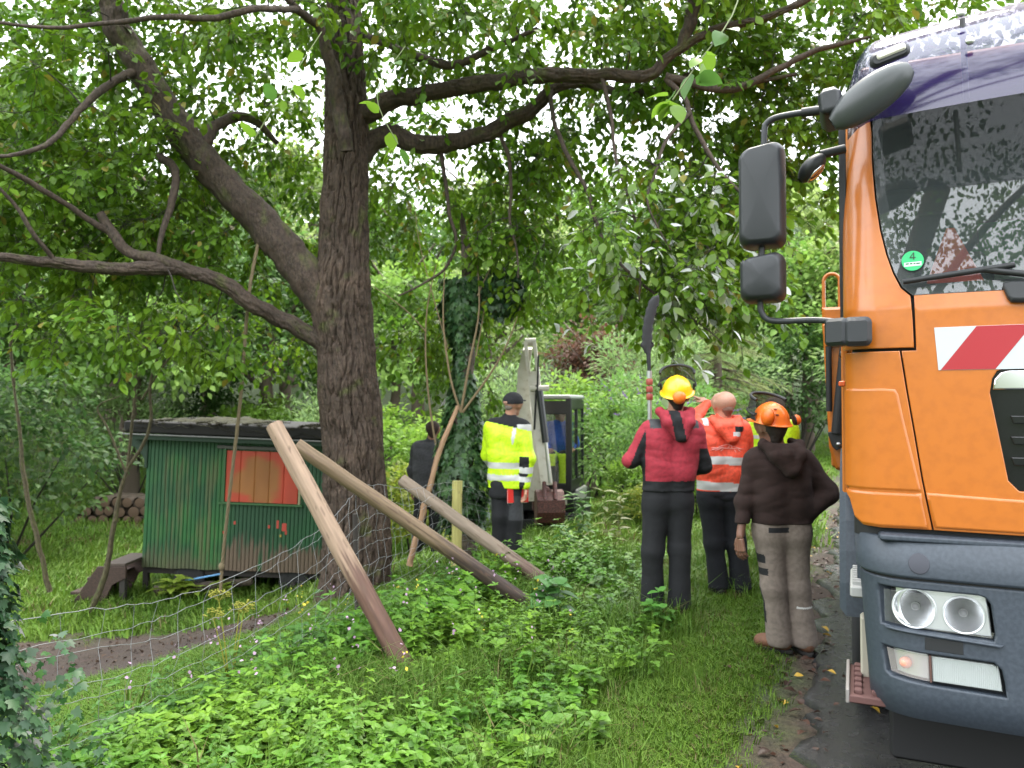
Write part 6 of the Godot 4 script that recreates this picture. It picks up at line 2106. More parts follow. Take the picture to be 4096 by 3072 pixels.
func hood(at: Vector3, w: float, hgt: float, classify: Callable, names: Array, materials: Array, p: Node, lean := Vector3.ZERO) -> void:
	var b := []
	for s in [-1.0, 1.0]:
		b.append([at + Vector3(s * w * 0.5, hgt * 0.42, -0.03), at + Vector3(s * w * 0.34, hgt * 0.05, 0.02) + lean * 0.5, 0.03, 0.038])
		b.append([at + Vector3(s * w * 0.34, hgt * 0.05, 0.02) + lean * 0.5, at + Vector3(s * 0.02, -hgt * 0.45, 0.025) + lean, 0.042, 0.035])
		b.append([at + Vector3(s * w * 0.5, hgt * 0.42, -0.03), at + Vector3(s * w * 0.4, hgt * 0.5, -0.12), 0.03, 0.026])
	b.append([at + Vector3(-w * 0.3, hgt * 0.3, 0.005), at + Vector3(w * 0.3, hgt * 0.3, 0.005), 0.035, 0.035])
	b.append([at + Vector3(0, hgt * 0.1, 0.02) + lean * 0.4, at + Vector3(0, -hgt * 0.4, 0.02) + lean, 0.05, 0.035])
	cut(net(b, 0.0095, 0.012, 0.012, 5.0), classify, names, materials, p)

func hair(J: Dictionary, fwd: Vector3, mat: Material, p: Node, low: float, capped := false) -> void:
	var up := Vector3.UP
	var h: Vector3 = J.head
	var b := [[h + up * 0.028 - fwd * 0.034, h + up * 0.035 + fwd * 0.02, 0.094, 0.085], [h - up * 0.03 - fwd * 0.055, h - up * low - fwd * 0.045, 0.06, 0.045]]
	if capped: b.remove_at(0)
	cut(net(b, 0.009, 0.008, 0.008, 30.0, [[fwd, fwd.dot(h) + 0.06], [(fwd - up * 0.9).normalized(), (fwd - up * 0.9).normalized().dot(h) + 0.035]]), func(_q): return 0, ["hair"], [mat], p)

func build_people() -> void:
	var one := func(_q: Vector3) -> int: return 0
	var ahead := Vector3(0.05, 0.05, -1).normalized()
	var navy := cloth("trousers_black", Color(0.007, 0.0075, 0.01))
	var boot := cloth("boot_brown", Color(0.07, 0.04, 0.028), 0.7)
	var black_boot := cloth("boot_black", Color(0.014, 0.013, 0.013), 0.6)
	var silver := M("reflective_band", Color(0.5, 0.5, 0.49), 0.35)
	var dark := cloth("cloth_charcoal", Color(0.008, 0.0085, 0.011))
	# --- red jacket, yellow helmet, pole saw
	var J := {"head": Vector3(0.087, 1.705, 0.02), "neck": Vector3(0.06, 1.55, 0.0), "shL": Vector3(-0.14, 1.435, 0.01), "shR": Vector3(0.232, 1.43, 0.0), "elL": Vector3(-0.275, 1.2, 0.0), "elR": Vector3(0.305, 1.16, -0.04), "wrL": Vector3(-0.12, 1.24, -0.24), "wrR": Vector3(0.21, 1.08, -0.27),
		"hipL": Vector3(-0.075, 0.9, 0.0), "hipR": Vector3(0.105, 0.9, 0.0), "knL": Vector3(-0.11, 0.51, 0.02), "knR": Vector3(0.1, 0.51, 0.02), "anL": Vector3(-0.105, 0.1, -0.02), "anR": Vector3(0.095, 0.075, 0.02)}
	var look := Vector3(0.25, 0.12, -1).normalized()
	var p := person("person in red and black hooded jacket and yellow helmet, holding a pole saw upright", Vector3(1.196, 0.01, -6.0), J, look, Color(0.42, 0.22, 0.15), [[J.wrL, Vector3(0.1, 0.4, -0.9).normalized(), Vector3(0.9, 0, 0.3), -1.0, [0.8, 0.8, 0.8, 0.8]], [J.wrR, Vector3(-0.6, 0.2, -0.7).normalized(), Vector3(-0.4, 0, 0.8), -1.0, [0.7, 0.7, 0.7, 0.7]]])
	trousers(J, 0.024, func(q): return 1 if q.x < -0.155 and q.y > 0.62 and q.y < 0.79 and q.z < 0.05 else 0, ["trousers", "leg_pocket"], [navy, cloth("pocket_black", Color(0.012, 0.012, 0.014))], p, 1.06, 0.022)
	boots(J, [Vector3(-0.15, 0, -1).normalized(), Vector3(0.35, 0, -0.94).normalized()], boot, p)
	var b := torso_bones(J, 0.02, 1.12)
	for s in ["L", "R"]: b.append_array(arm_bones(J, s, 0.016, 0.93))
	cut(net(b, 0.0095, 0.016, 0.022, 2.9, [[Vector3.DOWN, -0.97]]), func(q: Vector3) -> int:
		if q.y < 1.055 and q.x > -0.2: return 1
		if q.x > 0.245 and q.y < 1.3: return 1
		if q.x < -0.17 and q.x > -0.165 - (1.46 - q.y) * 0.42: return 1
		if q.z < -0.12 and q.y < 1.3 and q.x < -0.05: return 1
		if q.y > 1.455 and absf(q.x - 0.05) > 0.1 and absf(q.x - 0.05) < 0.19: return 2
		return 0, ["jacket", "dark_panel", "shoulder_patch"], [cloth("jacket_red", Color(0.34, 0.022, 0.04)), dark, cloth("patch_grey", Color(0.035, 0.036, 0.04), 0.6)], p)
	hood(Vector3(0.06, 1.49, 0.105), 0.24, 0.22, func(q): return 1 if absf(q.x - 0.055 - (1.5 - q.y) * 0.22) < 0.04 else 0, ["hood", "hood_stripe"], [mats["jacket_red"], dark], p, Vector3(0.03, 0, 0.01))
	var yellow := M("helmet_yellow", Color(0.85, 0.5, 0.004), 0.22)
	yellow.clearcoat_enabled = true
	yellow.clearcoat = 0.5
	var muff_o := M("muff_orange", Color(0.75, 0.17, 0.02), 0.35)
	hair(J, look, M("hair_dark", Color(0.018, 0.012, 0.009), 0.8), p, 0.075)
	helmet(J, look, Vector3.UP, yellow, muff_o, p, 0.035, 0.3, false, [])
	# ear muff swung to the back of the helmet
	obj("ear_muff", MB.new().lathe(Transform3D(Basis(Vector3.RIGHT, 1.45), J.head + Vector3(-0.012, -0.012, 0.135)), [Vector2(0.052, -0.02), Vector2(0.05, 0.0), Vector2(0.04, 0.016), Vector2(0.022, 0.026), Vector2(0.001, 0.028)], 28), muff_o, p)
	var saw := thing("pole_saw", "pole saw with curved black sheathed blade, held upright by the man in red", "pole saw", Vector3(1.118, 1.26, -6.25))
	saw.rotation = Vector3(0.04, 0, 0.012)
	obj("pole", MB.new().rod(Vector3(0, -1.0, 0), Vector3(0, 0.52, 0), 0.017, 14), M("alu", Color(0.55, 0.56, 0.58), 0.35, 0.7), saw)
	for k in 3: obj("clamp", MB.new().lathe(Transform3D(Basis(), Vector3(0, 0.45 + k * 0.06, 0)), [Vector2(0.018, -0.026), Vector2(0.026, -0.025), Vector2(0.028, 0.0), Vector2(0.026, 0.022), Vector2(0.018, 0.026)], 16), M("clamp_red", Color(0.3, 0.06, 0.045), 0.5), saw)
	obj("collar", MB.new().rod(Vector3(0, 0.6, 0), Vector3(0, 0.66, 0), 0.022, 12), M("alu", Color.WHITE), saw)
	obj("neck", MB.new().tube(V([0, 0.64, 0, -0.005, 0.78, 0, -0.01, 0.86, 0]), rr([0.014, 0.018, 0.022]), 10), M("sheath_black", Color(0.014, 0.014, 0.017), 0.6), saw)
	var bl := MB.new()
	var cl := catmull(V([-0.012, 0.8, 0, -0.015, 0.88, 0, -0.012, 0.98, 0, 0.005, 1.09, 0, 0.035, 1.19, 0, 0.068, 1.255, 0]), 5)
	var rows := []
	for k in cl.size():
		var f := float(k) / (cl.size() - 1)
		var tdir := (cl[mini(k + 1, cl.size() - 1)] - cl[maxi(k - 1, 0)]).normalized()
		var sd := Vector3(tdir.y, -tdir.x, 0)
		var wdt := 0.042 * smoothstep(-0.1, 0.15, f) * (1.0 - 0.5 * smoothstep(0.85, 1.0, f)) + 0.004 * sin(k * 1.9)
		if f > 0.12 and f < 0.24: wdt += 0.012
		var row := PackedVector3Array()
		for s in 12: row.append(cl[k] + sd * wdt * cos(TAU * s / 12) + Vector3(0, 0, 0.014 * sin(TAU * s / 12)))
		rows.append(row)
	bl.grid(rows, true, Vector3(0.0, 1.02, 0))
	var tip := bl.vert(cl[-1] + Vector3(0.012, 0.02, 0), Vector3.UP)
	for s in 12: bl.tri(tip, bl.v.size() - 13 + s, bl.v.size() - 13 + (s + 1) % 12)
	obj("blade_sheath", bl, M("sheath_black", Color.BLACK), saw)
	# --- orange jacket, bald, pointing
	J = {"head": Vector3(0.019, 1.635, 0.0), "neck": Vector3(0.015, 1.5, 0.0), "shL": Vector3(-0.165, 1.43, 0.0), "shR": Vector3(0.185, 1.425, 0.0), "elL": Vector3(-0.185, 1.5, -0.24), "elR": Vector3(0.245, 1.17, -0.05), "wrL": Vector3(0.0, 1.655, -0.42), "wrR": Vector3(0.2, 1.2, -0.3),
		"hipL": Vector3(-0.1, 0.86, 0.0), "hipR": Vector3(0.085, 0.86, 0.0), "knL": Vector3(-0.07, 0.46, 0.0), "knR": Vector3(0.12, 0.46, 0.01), "anL": Vector3(-0.02, 0.075, -0.03), "anR": Vector3(0.165, 0.08, 0.0)}
	look = Vector3(-0.3, 0.12, -1).normalized()
	p = person("bald person in orange hi-vis jacket pointing ahead with a raised hand, between red and brown", Vector3(1.79, 0.01, -6.6), J, look, Color(0.5, 0.27, 0.19), [[J.wrL, Vector3(-0.6, 0.4, -0.55).normalized(), Vector3(-0.2, -0.9, -0.3).normalized(), 1.0, [0.05, 0.55, 0.8, 0.9]], [J.wrR, Vector3(-0.4, 0.2, -0.8).normalized(), Vector3(-0.8, 0, 0.3), -1.0, [0.4, 0.4, 0.4, 0.4]]])
	trousers(J, 0.022, one, ["trousers"], [cloth("trousers_navy", Color(0.006, 0.007, 0.012))], p, 1.0, 0.02)
	boots(J, [Vector3(-0.2, 0, -1).normalized(), Vector3(0.25, 0, -1).normalized()], black_boot, p)
	b = torso_bones(J, 0.026, 1.15)
	for s in ["L", "R"]: b.append_array(arm_bones(J, s, 0.02, 0.9))
	var g := net(b, 0.0095, 0.016, 0.03, 2.6, [[Vector3.DOWN, -0.81]])
	cut(g, func(q: Vector3) -> int:
		if q.y < 0.905 and q.x > -0.24: return 1
		var lean := 0.05 * q.x
		if absf(q.y + lean - 0.945) < 0.036 or absf(q.y + lean - 1.165) < 0.034: return 2
		if q.y > 1.46 and q.x > -0.17 and q.x < -0.125 and q.z > -0.05: return 2
		return 0, ["jacket", "dark_hem", "reflective_band"], [cloth("hivis_orange", Color(0.92, 0.1, 0.045), 0.6), cloth("hem_navy", Color(0.014, 0.014, 0.02)), silver], p)
	hood(Vector3(0.02, 1.43, 0.1), 0.22, 0.19, func(q): return 1 if q.x > 0.05 and q.x < 0.115 and q.y < 1.405 and q.y > 1.372 and q.z > 0.1 else (2 if q.x > 0.075 and q.x < 0.14 and q.y >= 1.405 and q.y < 1.45 and q.z > 0.1 else 0), ["hood", "reflective_patch", "dark_patch"], [mats["hivis_orange"], silver, dark], p, Vector3(0.03, 0, 0.02))
	hair(J, look, M("hair_stubble", Color(0.2, 0.11, 0.08), 0.75), p, 0.07, true)
	# pale printed ridge lines across the back
	var print_ := MB.new()
	for ln in [[-0.12, 1.275, 0.17, 1.262], [-0.12, 1.27, 0.0, 1.278], [-0.06, 1.282, 0.02, 1.302], [0.02, 1.302, 0.06, 1.285], [0.06, 1.285, 0.13, 1.265], [-0.13, 1.252, -0.05, 1.272], [-0.09, 1.25, -0.03, 1.27], [-0.045, 1.245, -0.015, 1.262], [0.035, 1.29, 0.02, 1.272], [0.045, 1.29, 0.055, 1.272], [0.07, 1.26, 0.085, 1.235], [0.1, 1.26, 0.125, 1.242]]:
		var pts := PackedVector3Array()
		for k in 7:
			var q := Vector2(ln[0], ln[1]).lerp(Vector2(ln[2], ln[3]), k / 6.0)
			var best := -9.0
			for vv in g.v:
				if absf(vv.x - q.x) < 0.011 and absf(vv.y - q.y) < 0.011: best = maxf(best, vv.z)
			pts.append(Vector3(q.x, q.y, best + 0.001))
		print_.tube(pts, rr([0.001, 0.0024, 0.003, 0.0034, 0.003, 0.0024, 0.001]), 6)
	obj("back_print", print_, M("print_pink", Color(0.85, 0.4, 0.36), 0.6), p)
	# --- brown hoodie, orange helmet, hand on hip
	J = {"head": Vector3(-0.068, 1.5, 0.0), "neck": Vector3(-0.04, 1.365, 0.0), "shL": Vector3(-0.175, 1.285, 0.0), "shR": Vector3(0.155, 1.285, -0.02), "elL": Vector3(-0.245, 1.0, 0.0), "elR": Vector3(0.315, 1.06, 0.02), "wrL": Vector3(-0.292, 0.77, 0.05), "wrR": Vector3(0.15, 0.91, 0.03),
		"hipL": Vector3(-0.085, 0.82, 0.0), "hipR": Vector3(0.09, 0.82, 0.0), "knL": Vector3(-0.065, 0.43, 0.02), "knR": Vector3(0.105, 0.42, 0.0), "anL": Vector3(-0.02, 0.08, 0.0), "anR": Vector3(0.145, 0.075, 0.02)}
	look = Vector3(-0.45, 0.05, -1).normalized()
	p = person("person in dark brown hoodie, beige work trousers and orange helmet, right hand on hip", Vector3(1.811, 0.0, -5.2), J, look, Color(0.2, 0.1, 0.07), [[J.wrL + Vector3(-0.003, -0.01, 0), Vector3(0.05, -1, -0.05).normalized(), Vector3(0.8, 0, -0.5).normalized(), -1.0, [0.35, 0.42, 0.48, 0.55]], [J.wrR, Vector3(-0.8, -0.3, -0.2).normalized(), Vector3(-0.3, 0, -0.9).normalized(), 1.0, [0.3, 0.3, 0.3, 0.3]]])
	trousers(J, 0.019, func(q: Vector3) -> int:
		if q.z > 0.03 and q.x > -0.12 and q.x < 0.01 and q.y > 0.80 and q.y < 0.838: return 1
		if q.x < -0.1 and q.y > 0.2 and q.y < 0.43 and q.z < 0.035: return 1
		if q.x < -0.135 and q.y > 0.6 and q.y < 0.65: return 1
		if q.x < -0.12 and q.y > 0.52 and q.y < 0.56 : return 1
		if q.x > 0.17 and q.y > 0.78 and q.y < 0.82: return 1
		if q.z > 0.02 and q.x > 0.07 and absf(q.y - 0.305) < 0.007: return 2
		return 0, ["trousers", "dark_panel", "piping"], [cloth("trousers_beige", Color(0.19, 0.152, 0.128)), dark, silver], p, 0.9, 0.02, 0.035)
	boots(J, [Vector3(-0.8, 0, -0.6).normalized(), Vector3(-0.1, 0, -1).normalized()], cloth("boot_tan", Color(0.14, 0.06, 0.03), 0.7), p)
	b = torso_bones(J, 0.022, 1.12)
	for s in ["L", "R"]: b.append_array(arm_bones(J, s, 0.018, 0.95))
	b.append([J.elR.lerp(J.wrR, 0.2), J.wrR, 0.06, 0.05])
	cut(net(b, 0.0095, 0.015, 0.026, 2.8, [[Vector3.DOWN, -0.855]]), one, ["hoodie"], [cloth("hoodie_brown", Color(0.021, 0.0085, 0.0065), 0.95)], p)
	hood(Vector3(-0.02, 1.3, 0.1), 0.24, 0.2, one, ["hood"], [mats["hoodie_brown"]], p, Vector3(0.04, 0, 0.02))
	hair(J, look, M("hair_dark", Color.BLACK), p, 0.085)
	var or_h := M("helmet_orange", Color(0.78, 0.165, 0.022), 0.28)
	helmet(J, look, Vector3.UP, or_h, M("muff_deep_orange", Color(0.72, 0.13, 0.01), 0.4), p, 0.04, 0.12, true, [-1.0])
	obj("ear_muff", MB.new().lathe(Transform3D(Basis(Vector3.BACK, -1.4), J.head + Vector3(0.178, 0.045, 0.0)), [Vector2(0.036, -0.012), Vector2(0.036, 0.006), Vector2(0.026, 0.02), Vector2(0.001, 0.024)], 24), mats["muff_deep_orange"], p)
	obj("muff_cushion", MB.new().lathe(Transform3D(Basis(Vector3.BACK, -1.4), J.head + Vector3(0.162, 0.043, 0.0)), [Vector2(0.001, -0.008), Vector2(0.034, -0.006), Vector2(0.036, 0.004), Vector2(0.001, 0.006)], 24), mats["helmet_black"], p)
	# --- hi-vis yellow jacket, cap, red folder
	J = {"head": Vector3(0.071, 1.717, 0.0), "neck": Vector3(0.03, 1.575, 0.0), "shL": Vector3(-0.17, 1.465, -0.05), "shR": Vector3(0.18, 1.455, 0.05), "elL": Vector3(-0.22, 1.14, -0.2), "elR": Vector3(0.235, 1.12, 0.14), "wrL": Vector3(-0.1, 0.9, -0.35), "wrR": Vector3(0.2, 0.8, 0.13),
		"hipL": Vector3(-0.077, 0.9, -0.05), "hipR": Vector3(0.086, 0.9, 0.0), "knL": Vector3(-0.08, 0.48, 0.0), "knR": Vector3(0.086, 0.47, 0.03), "anL": Vector3(-0.08, 0.08, -0.05), "anR": Vector3(0.08, 0.08, 0.0)}
	look = Vector3(0.75, 0.05, -0.8).normalized()
	p = person("person in bright yellow hi-vis jacket and black cap, standing beside the excavator boom", Vector3(-0.056, -0.07, -8.5), J, look, Color(0.47, 0.25, 0.17), [[J.wrR, Vector3(0.05, -0.95, -0.1).normalized(), Vector3(-0.9, 0, 0.2).normalized(), -1.0, [0.6, 0.62, 0.65, 0.7]]])
	trousers(J, 0.026, func(q): return 1 if q.z > 0.02 and q.x > 0.02 and q.y < 0.72 and q.y > 0.45 else 0, ["trousers", "trouser_panel"], [navy, cloth("trousers_worn", Color(0.035, 0.037, 0.042))], p, 1.0, 0.024)
	boots(J, [Vector3(0, 0, -1), Vector3(0.3, 0, -0.9).normalized()], black_boot, p)
	b = torso_bones(J, 0.04, 1.08)
	for s in ["L", "R"]: b.append_array(arm_bones(J, s, 0.03, 0.88))
	b.append([J.hipL + Vector3(0, -0.02, 0), J.hipL + Vector3(0, -0.12, 0), 0.13, 0.14])
	b.append([J.hipR + Vector3(0, -0.02, 0), J.hipR + Vector3(0, -0.12, 0), 0.13, 0.14])
	cut(net(b, 0.0115, 0.018, 0.03, 2.4, [[Vector3(0, -1, 0), -0.795]]), func(q: Vector3) -> int:
		var sleeve := q.x > 0.13 and q.y < 1.2 and q.z > -0.02
		if sleeve:
			if absf(q.y - 1.0) < 0.03 or absf(q.y - 0.9) < 0.028: return 2
			if q.y < 1.15 and q.x < 0.222 - 0.35 * maxf(0.0, 1.0 - q.y) + 0.02: return 1
			return 0
		if q.y > 1.515 - (q.x + 0.16) * 0.22: return 1 if q.x < 0.11 or q.y > 1.495 else 2
		if absf(q.y - 1.045) < 0.034 or absf(q.y - 0.915) < 0.034: return 2
		if q.x > 0.05 and q.x < 0.1 and q.y > 1.28 and q.z > 0.05 and absf(q.x - 0.075 - (q.y - 1.4) * 0.25) < 0.022: return 2
		return 0, ["jacket", "dark_yoke", "reflective_band"], [cloth("hivis_yellow", Color(0.6, 0.9, 0.012), 0.5), dark, silver], p)
	b = []
	for s in [-1.0, 1.0]: b.append([Vector3(0.005 + s * 0.075, 0.85, -0.02), Vector3(0.005 + s * 0.075, 0.74, -0.02), 0.125, 0.13])
	cut(net(b, 0.014, 0.015, 0.015, 3.0, [[Vector3.DOWN, -0.68], [Vector3.UP, 0.9]]), one, ["under_jacket"], [dark], p)
	var cap := MB.new()
	var cu := Vector3(0.02, 1, 0.1).normalized()
	var cf := (look - cu * look.dot(cu)).normalized()
	var cb := Basis(cf.cross(cu), cu, -cf)
	cap.ball(Transform3D(cb, J.head + Vector3(0, 0.03, 0) - cf * 0.006), 0.107, 0.105, 0.125, 28, 12, 0.0, 0.56)
	var capn := obj("cap", cap, cloth("cap_black", Color(0.012, 0.012, 0.016)), p)
	var peak := PackedVector2Array()
	for k in 13: peak.append(Vector2(0.075 * cos(PI * k / 12.0), 0.075 * sin(PI * k / 12.0)))
	obj("peak", MB.new().ext(peak, Transform3D(Basis(cb.x, -cb.z, cb.y), J.head + Vector3(0, 0.035, 0) + cf * 0.1), 0.008, 0.002), mats["cap_black"], capn)
	obj("rear_opening", MB.new().box(Transform3D(cb, J.head + Vector3(0, 0.025, 0) - cf * 0.13), Vector3(0.06, 0.025, 0.01), 0.004), M("skin_gap", Color(0.4, 0.22, 0.16), 0.6), capn)
	hair(J, look, M("hair_grey", Color(0.16, 0.13, 0.11), 0.9), p, 0.05, true)
	var fo := thing("folder", "red folder held low in the hand of the man in yellow", "folder", Vector3(-0.056, -0.07, -8.5) + Vector3(0.12, 0.7, 0.08), 0.35)
	obj("cover", MB.new().bx(Vector3(0, 0.02, 0.01), Vector3(0.24, 0.15, 0.006), 0.002), M("folder_red", Color(0.62, 0.03, 0.025), 0.45), fo)
	obj("cover", MB.new().bx(Vector3(0, 0.02, -0.012), Vector3(0.24, 0.15, 0.006), 0.002), M("folder_red", Color.WHITE), fo)
	obj("paper", MB.new().bx(Vector3(-0.005, 0.01, -0.001), Vector3(0.225, 0.14, 0.014), 0.001), M("paper_white", Color(0.75, 0.75, 0.73), 0.7), fo)
	# --- grey jacket behind the ivy
	J = {"head": Vector3(0.125, 1.6, 0.0), "neck": Vector3(0.1, 1.465, 0.0), "shL": Vector3(-0.09, 1.36, 0.0), "shR": Vector3(0.28, 1.37, 0.0), "elL": Vector3(-0.15, 1.06, 0.0), "elR": Vector3(0.33, 1.08, -0.1), "wrL": Vector3(-0.16, 0.8, -0.03), "wrR": Vector3(0.29, 0.83, -0.2),
		"hipL": Vector3(-0.02, 0.84, 0.0), "hipR": Vector3(0.16, 0.84, 0.0), "knL": Vector3(-0.05, 0.45, 0.0), "knR": Vector3(0.16, 0.45, 0.0), "anL": Vector3(-0.07, 0.08, 0.0), "anR": Vector3(0.14, 0.08, 0.0)}
	look = Vector3(0.2, 0, -1).normalized()
	p = person("person in plain grey jacket with dark hair, half hidden behind the ivy-clad tree", Vector3(-1.177, -0.3, -10.3), J, look, Color(0.3, 0.15, 0.1), [[J.wrL, Vector3(0, -1, -0.1).normalized(), Vector3(0.9, 0, 0), -1.0, [0.3, 0.3, 0.35, 0.4]]])
	trousers(J, 0.024, one, ["trousers"], [navy], p, 0.98, 0.02)
	boots(J, [Vector3(0, 0, -1), Vector3(0.2, 0, -1).normalized()], black_boot, p)
	b = torso_bones(J, 0.03, 1.15)
	for s in ["L", "R"]: b.append_array(arm_bones(J, s, 0.024, 0.93))
	cut(net(b, 0.013, 0.018, 0.024, 2.6, [[Vector3.DOWN, -0.76]]), func(q): return 1 if q.y > 1.44 or q.x < -0.14 else 0, ["jacket", "dark_trim"], [cloth("jacket_grey", Color(0.06, 0.06, 0.068)), cloth("trim_grey_dark", Color(0.03, 0.03, 0.035))], p)
	hair(J, look, M("hair_brown", Color(0.035, 0.018, 0.014), 0.85), p, 0.08)
	# --- another hi-vis jacket, almost hidden behind the brown hoodie
	J = {"head": Vector3(0.03, 1.6, 0.0), "neck": Vector3(0.025, 1.47, 0.0), "shL": Vector3(-0.17, 1.4, 0.0), "shR": Vector3(0.2, 1.4, 0.0), "elL": Vector3(-0.22, 1.1, 0.0), "elR": Vector3(0.24, 1.1, 0.0), "wrL": Vector3(-0.1, 0.92, -0.2), "wrR": Vector3(0.16, 0.92, -0.2),
		"hipL": Vector3(-0.07, 0.85, 0.0), "hipR": Vector3(0.11, 0.85, 0.0), "knL": Vector3(-0.08, 0.45, 0.0), "knR": Vector3(0.11, 0.45, 0.0), "anL": Vector3(-0.085, 0.08, 0.0), "anR": Vector3(0.11, 0.08, 0.0)}
	look = Vector3(-0.1, 0, -1).normalized()
	p = person("person in yellow hi-vis jacket, mostly hidden behind the brown hoodie", Vector3(2.653, 0.0, -7.9), J, look, Color(0.45, 0.24, 0.16), [[J.wrL, Vector3(0.5, 0, -0.8).normalized(), Vector3(0, -1, 0), 1.0, [0.3, 0.3, 0.3, 0.3]]])
	trousers(J, 0.022, one, ["trousers"], [navy], p, 0.98, 0.02)
	boots(J, [Vector3(0, 0, -1), Vector3(0.1, 0, -1).normalized()], black_boot, p)
	b = torso_bones(J, 0.032, 1.15)
	for s in ["L", "R"]: b.append_array(arm_bones(J, s, 0.022, 0.93))
	cut(net(b, 0.0125, 0.018, 0.02, 2.6, [[Vector3.DOWN, -0.8]]), func(q): return 1 if absf(q.y - 1.31) < 0.02 and q.x < 0.0 or absf(q.y - 1.0) < 0.03 else 0, ["jacket", "reflective_band"], [mats["hivis_yellow"], silver], p)
	hair(J, look, M("hair_grey", Color.WHITE), p, 0.06)
	# --- operator in the cab
	J = {"head": Vector3(0.06, 1.2, -0.12), "neck": Vector3(0.045, 1.06, -0.15), "shL": Vector3(-0.145, 0.98, -0.15), "shR": Vector3(0.235, 0.98, -0.15), "elL": Vector3(-0.2, 0.72, -0.02), "elR": Vector3(0.28, 0.73, -0.02), "wrL": Vector3(-0.12, 0.66, 0.2), "wrR": Vector3(0.2, 0.67, 0.2),
		"hipL": Vector3(-0.05, 0.53, -0.15), "hipR": Vector3(0.13, 0.53, -0.15), "knL": Vector3(-0.12, 0.57, 0.26), "knR": Vector3(0.09, 0.56, 0.26), "anL": Vector3(-0.11, 0.14, 0.28), "anR": Vector3(0.1, 0.14, 0.28)}
	look = Vector3(0.5, -0.1, 0.8).normalized()
	p = person("operator in blue shirt and yellow hi-vis trousers sitting inside the excavator cab", Vector3(0.69, 0.3, -11.85), J, look, Color(0.3, 0.16, 0.11), [[J.wrL, Vector3(0.1, 0, 1).normalized(), Vector3(0, -1, 0), -1.0, [0.6, 0.6, 0.6, 0.6]], [J.wrR, Vector3(-0.1, 0, 1).normalized(), Vector3(0, -1, 0), 1.0, [0.6, 0.6, 0.6, 0.6]]])
	b = []
	for s in ["L", "R"]: b.append_array(leg_bones(J, s, 0.024, 0.02))
	cut(net(b, 0.015, 0.015, 0.015, 3.0), func(q): return 1 if q.y > 0.6 and q.z > 0.2 or q.y < 0.42 and q.x < 0.0 else 0, ["trousers", "dark_panel"], [mats["hivis_yellow"], dark], p)
	b = torso_bones(J, 0.03, 1.3)
	for s in ["L", "R"]: b.append_array(arm_bones(J, s, 0.022, 0.9))
	cut(net(b, 0.014, 0.018, 0.02, 2.6), one, ["shirt"], [cloth("shirt_blue", Color(0.015, 0.08, 0.45))], p)
	hair(J, look, mats["hair_dark"], p, 0.05)
	boots(J, [Vector3(0, 0, 1), Vector3(0.1, 0, 1).normalized()], black_boot, p)

# ---------- herbs, shrubs and trees ----------
func herb_mesh(h: float, pairs: int, leaf: float, w: float, lean := 0.15) -> ArrayMesh:
	# one stem with crossed pairs of toothed-looking folded leaves
	var m := MB.new()
	var a := rnd(0, TAU)
	var tip := Vector3(cos(a) * lean * h, h, sin(a) * lean * h)
	m.col = Color(0.9, 0.8, 0.7)
	m.tube(PackedVector3Array([Vector3.ZERO, tip * 0.5 + Vector3(0, 0.04 * h, 0), tip]), rr([0.004, 0.003, 0.0015]), 4, false)
	for k in pairs:
		var f := (k + 1.0) / pairs
		var at := (tip * 0.5 + Vector3(0, 0.04 * h, 0)).lerp(tip, (f - 0.5) * 2) if f > 0.5 else Vector3.ZERO.lerp(tip * 0.5 + Vector3(0, 0.04 * h, 0), f * 2)
		for s in (2 if k < pairs - 1 else 4):
			var an := k * PI / 2 + s * (PI if k < pairs - 1 else PI / 2) + rnd(-0.4, 0.4)
			var dir := Vector3(cos(an), rnd(-0.25, 0.3) + (0.35 if k == pairs - 1 else 0.0), sin(an)).normalized()
			var sz := leaf * (1.15 - 0.55 * absf(f - 0.55)) * rnd(0.75, 1.2)
			var b := leaf_basis(dir, (Vector3.UP + rdir() * 0.35).normalized(), sz)
			m.col = Color.WHITE * rnd(0.75, 1.2) * (1.0 if k < pairs - 1 else 1.25)
			var rows := []
			for j in 5:
				var t := j / 4.0
				var hw: float = w * 0.5 * [0.25, 0.95, 1.0, 0.6, 0.02][j]
				var y := -0.25 * t * t
				rows.append(PackedVector3Array([at + b * Vector3(-hw, y + hw * 0.25, t), at + b * Vector3(0, y, t), at + b * Vector3(hw, y + hw * 0.25, t)]))
			m.grid(rows, false, at - b.y * 50.0)
	return m.mesh()

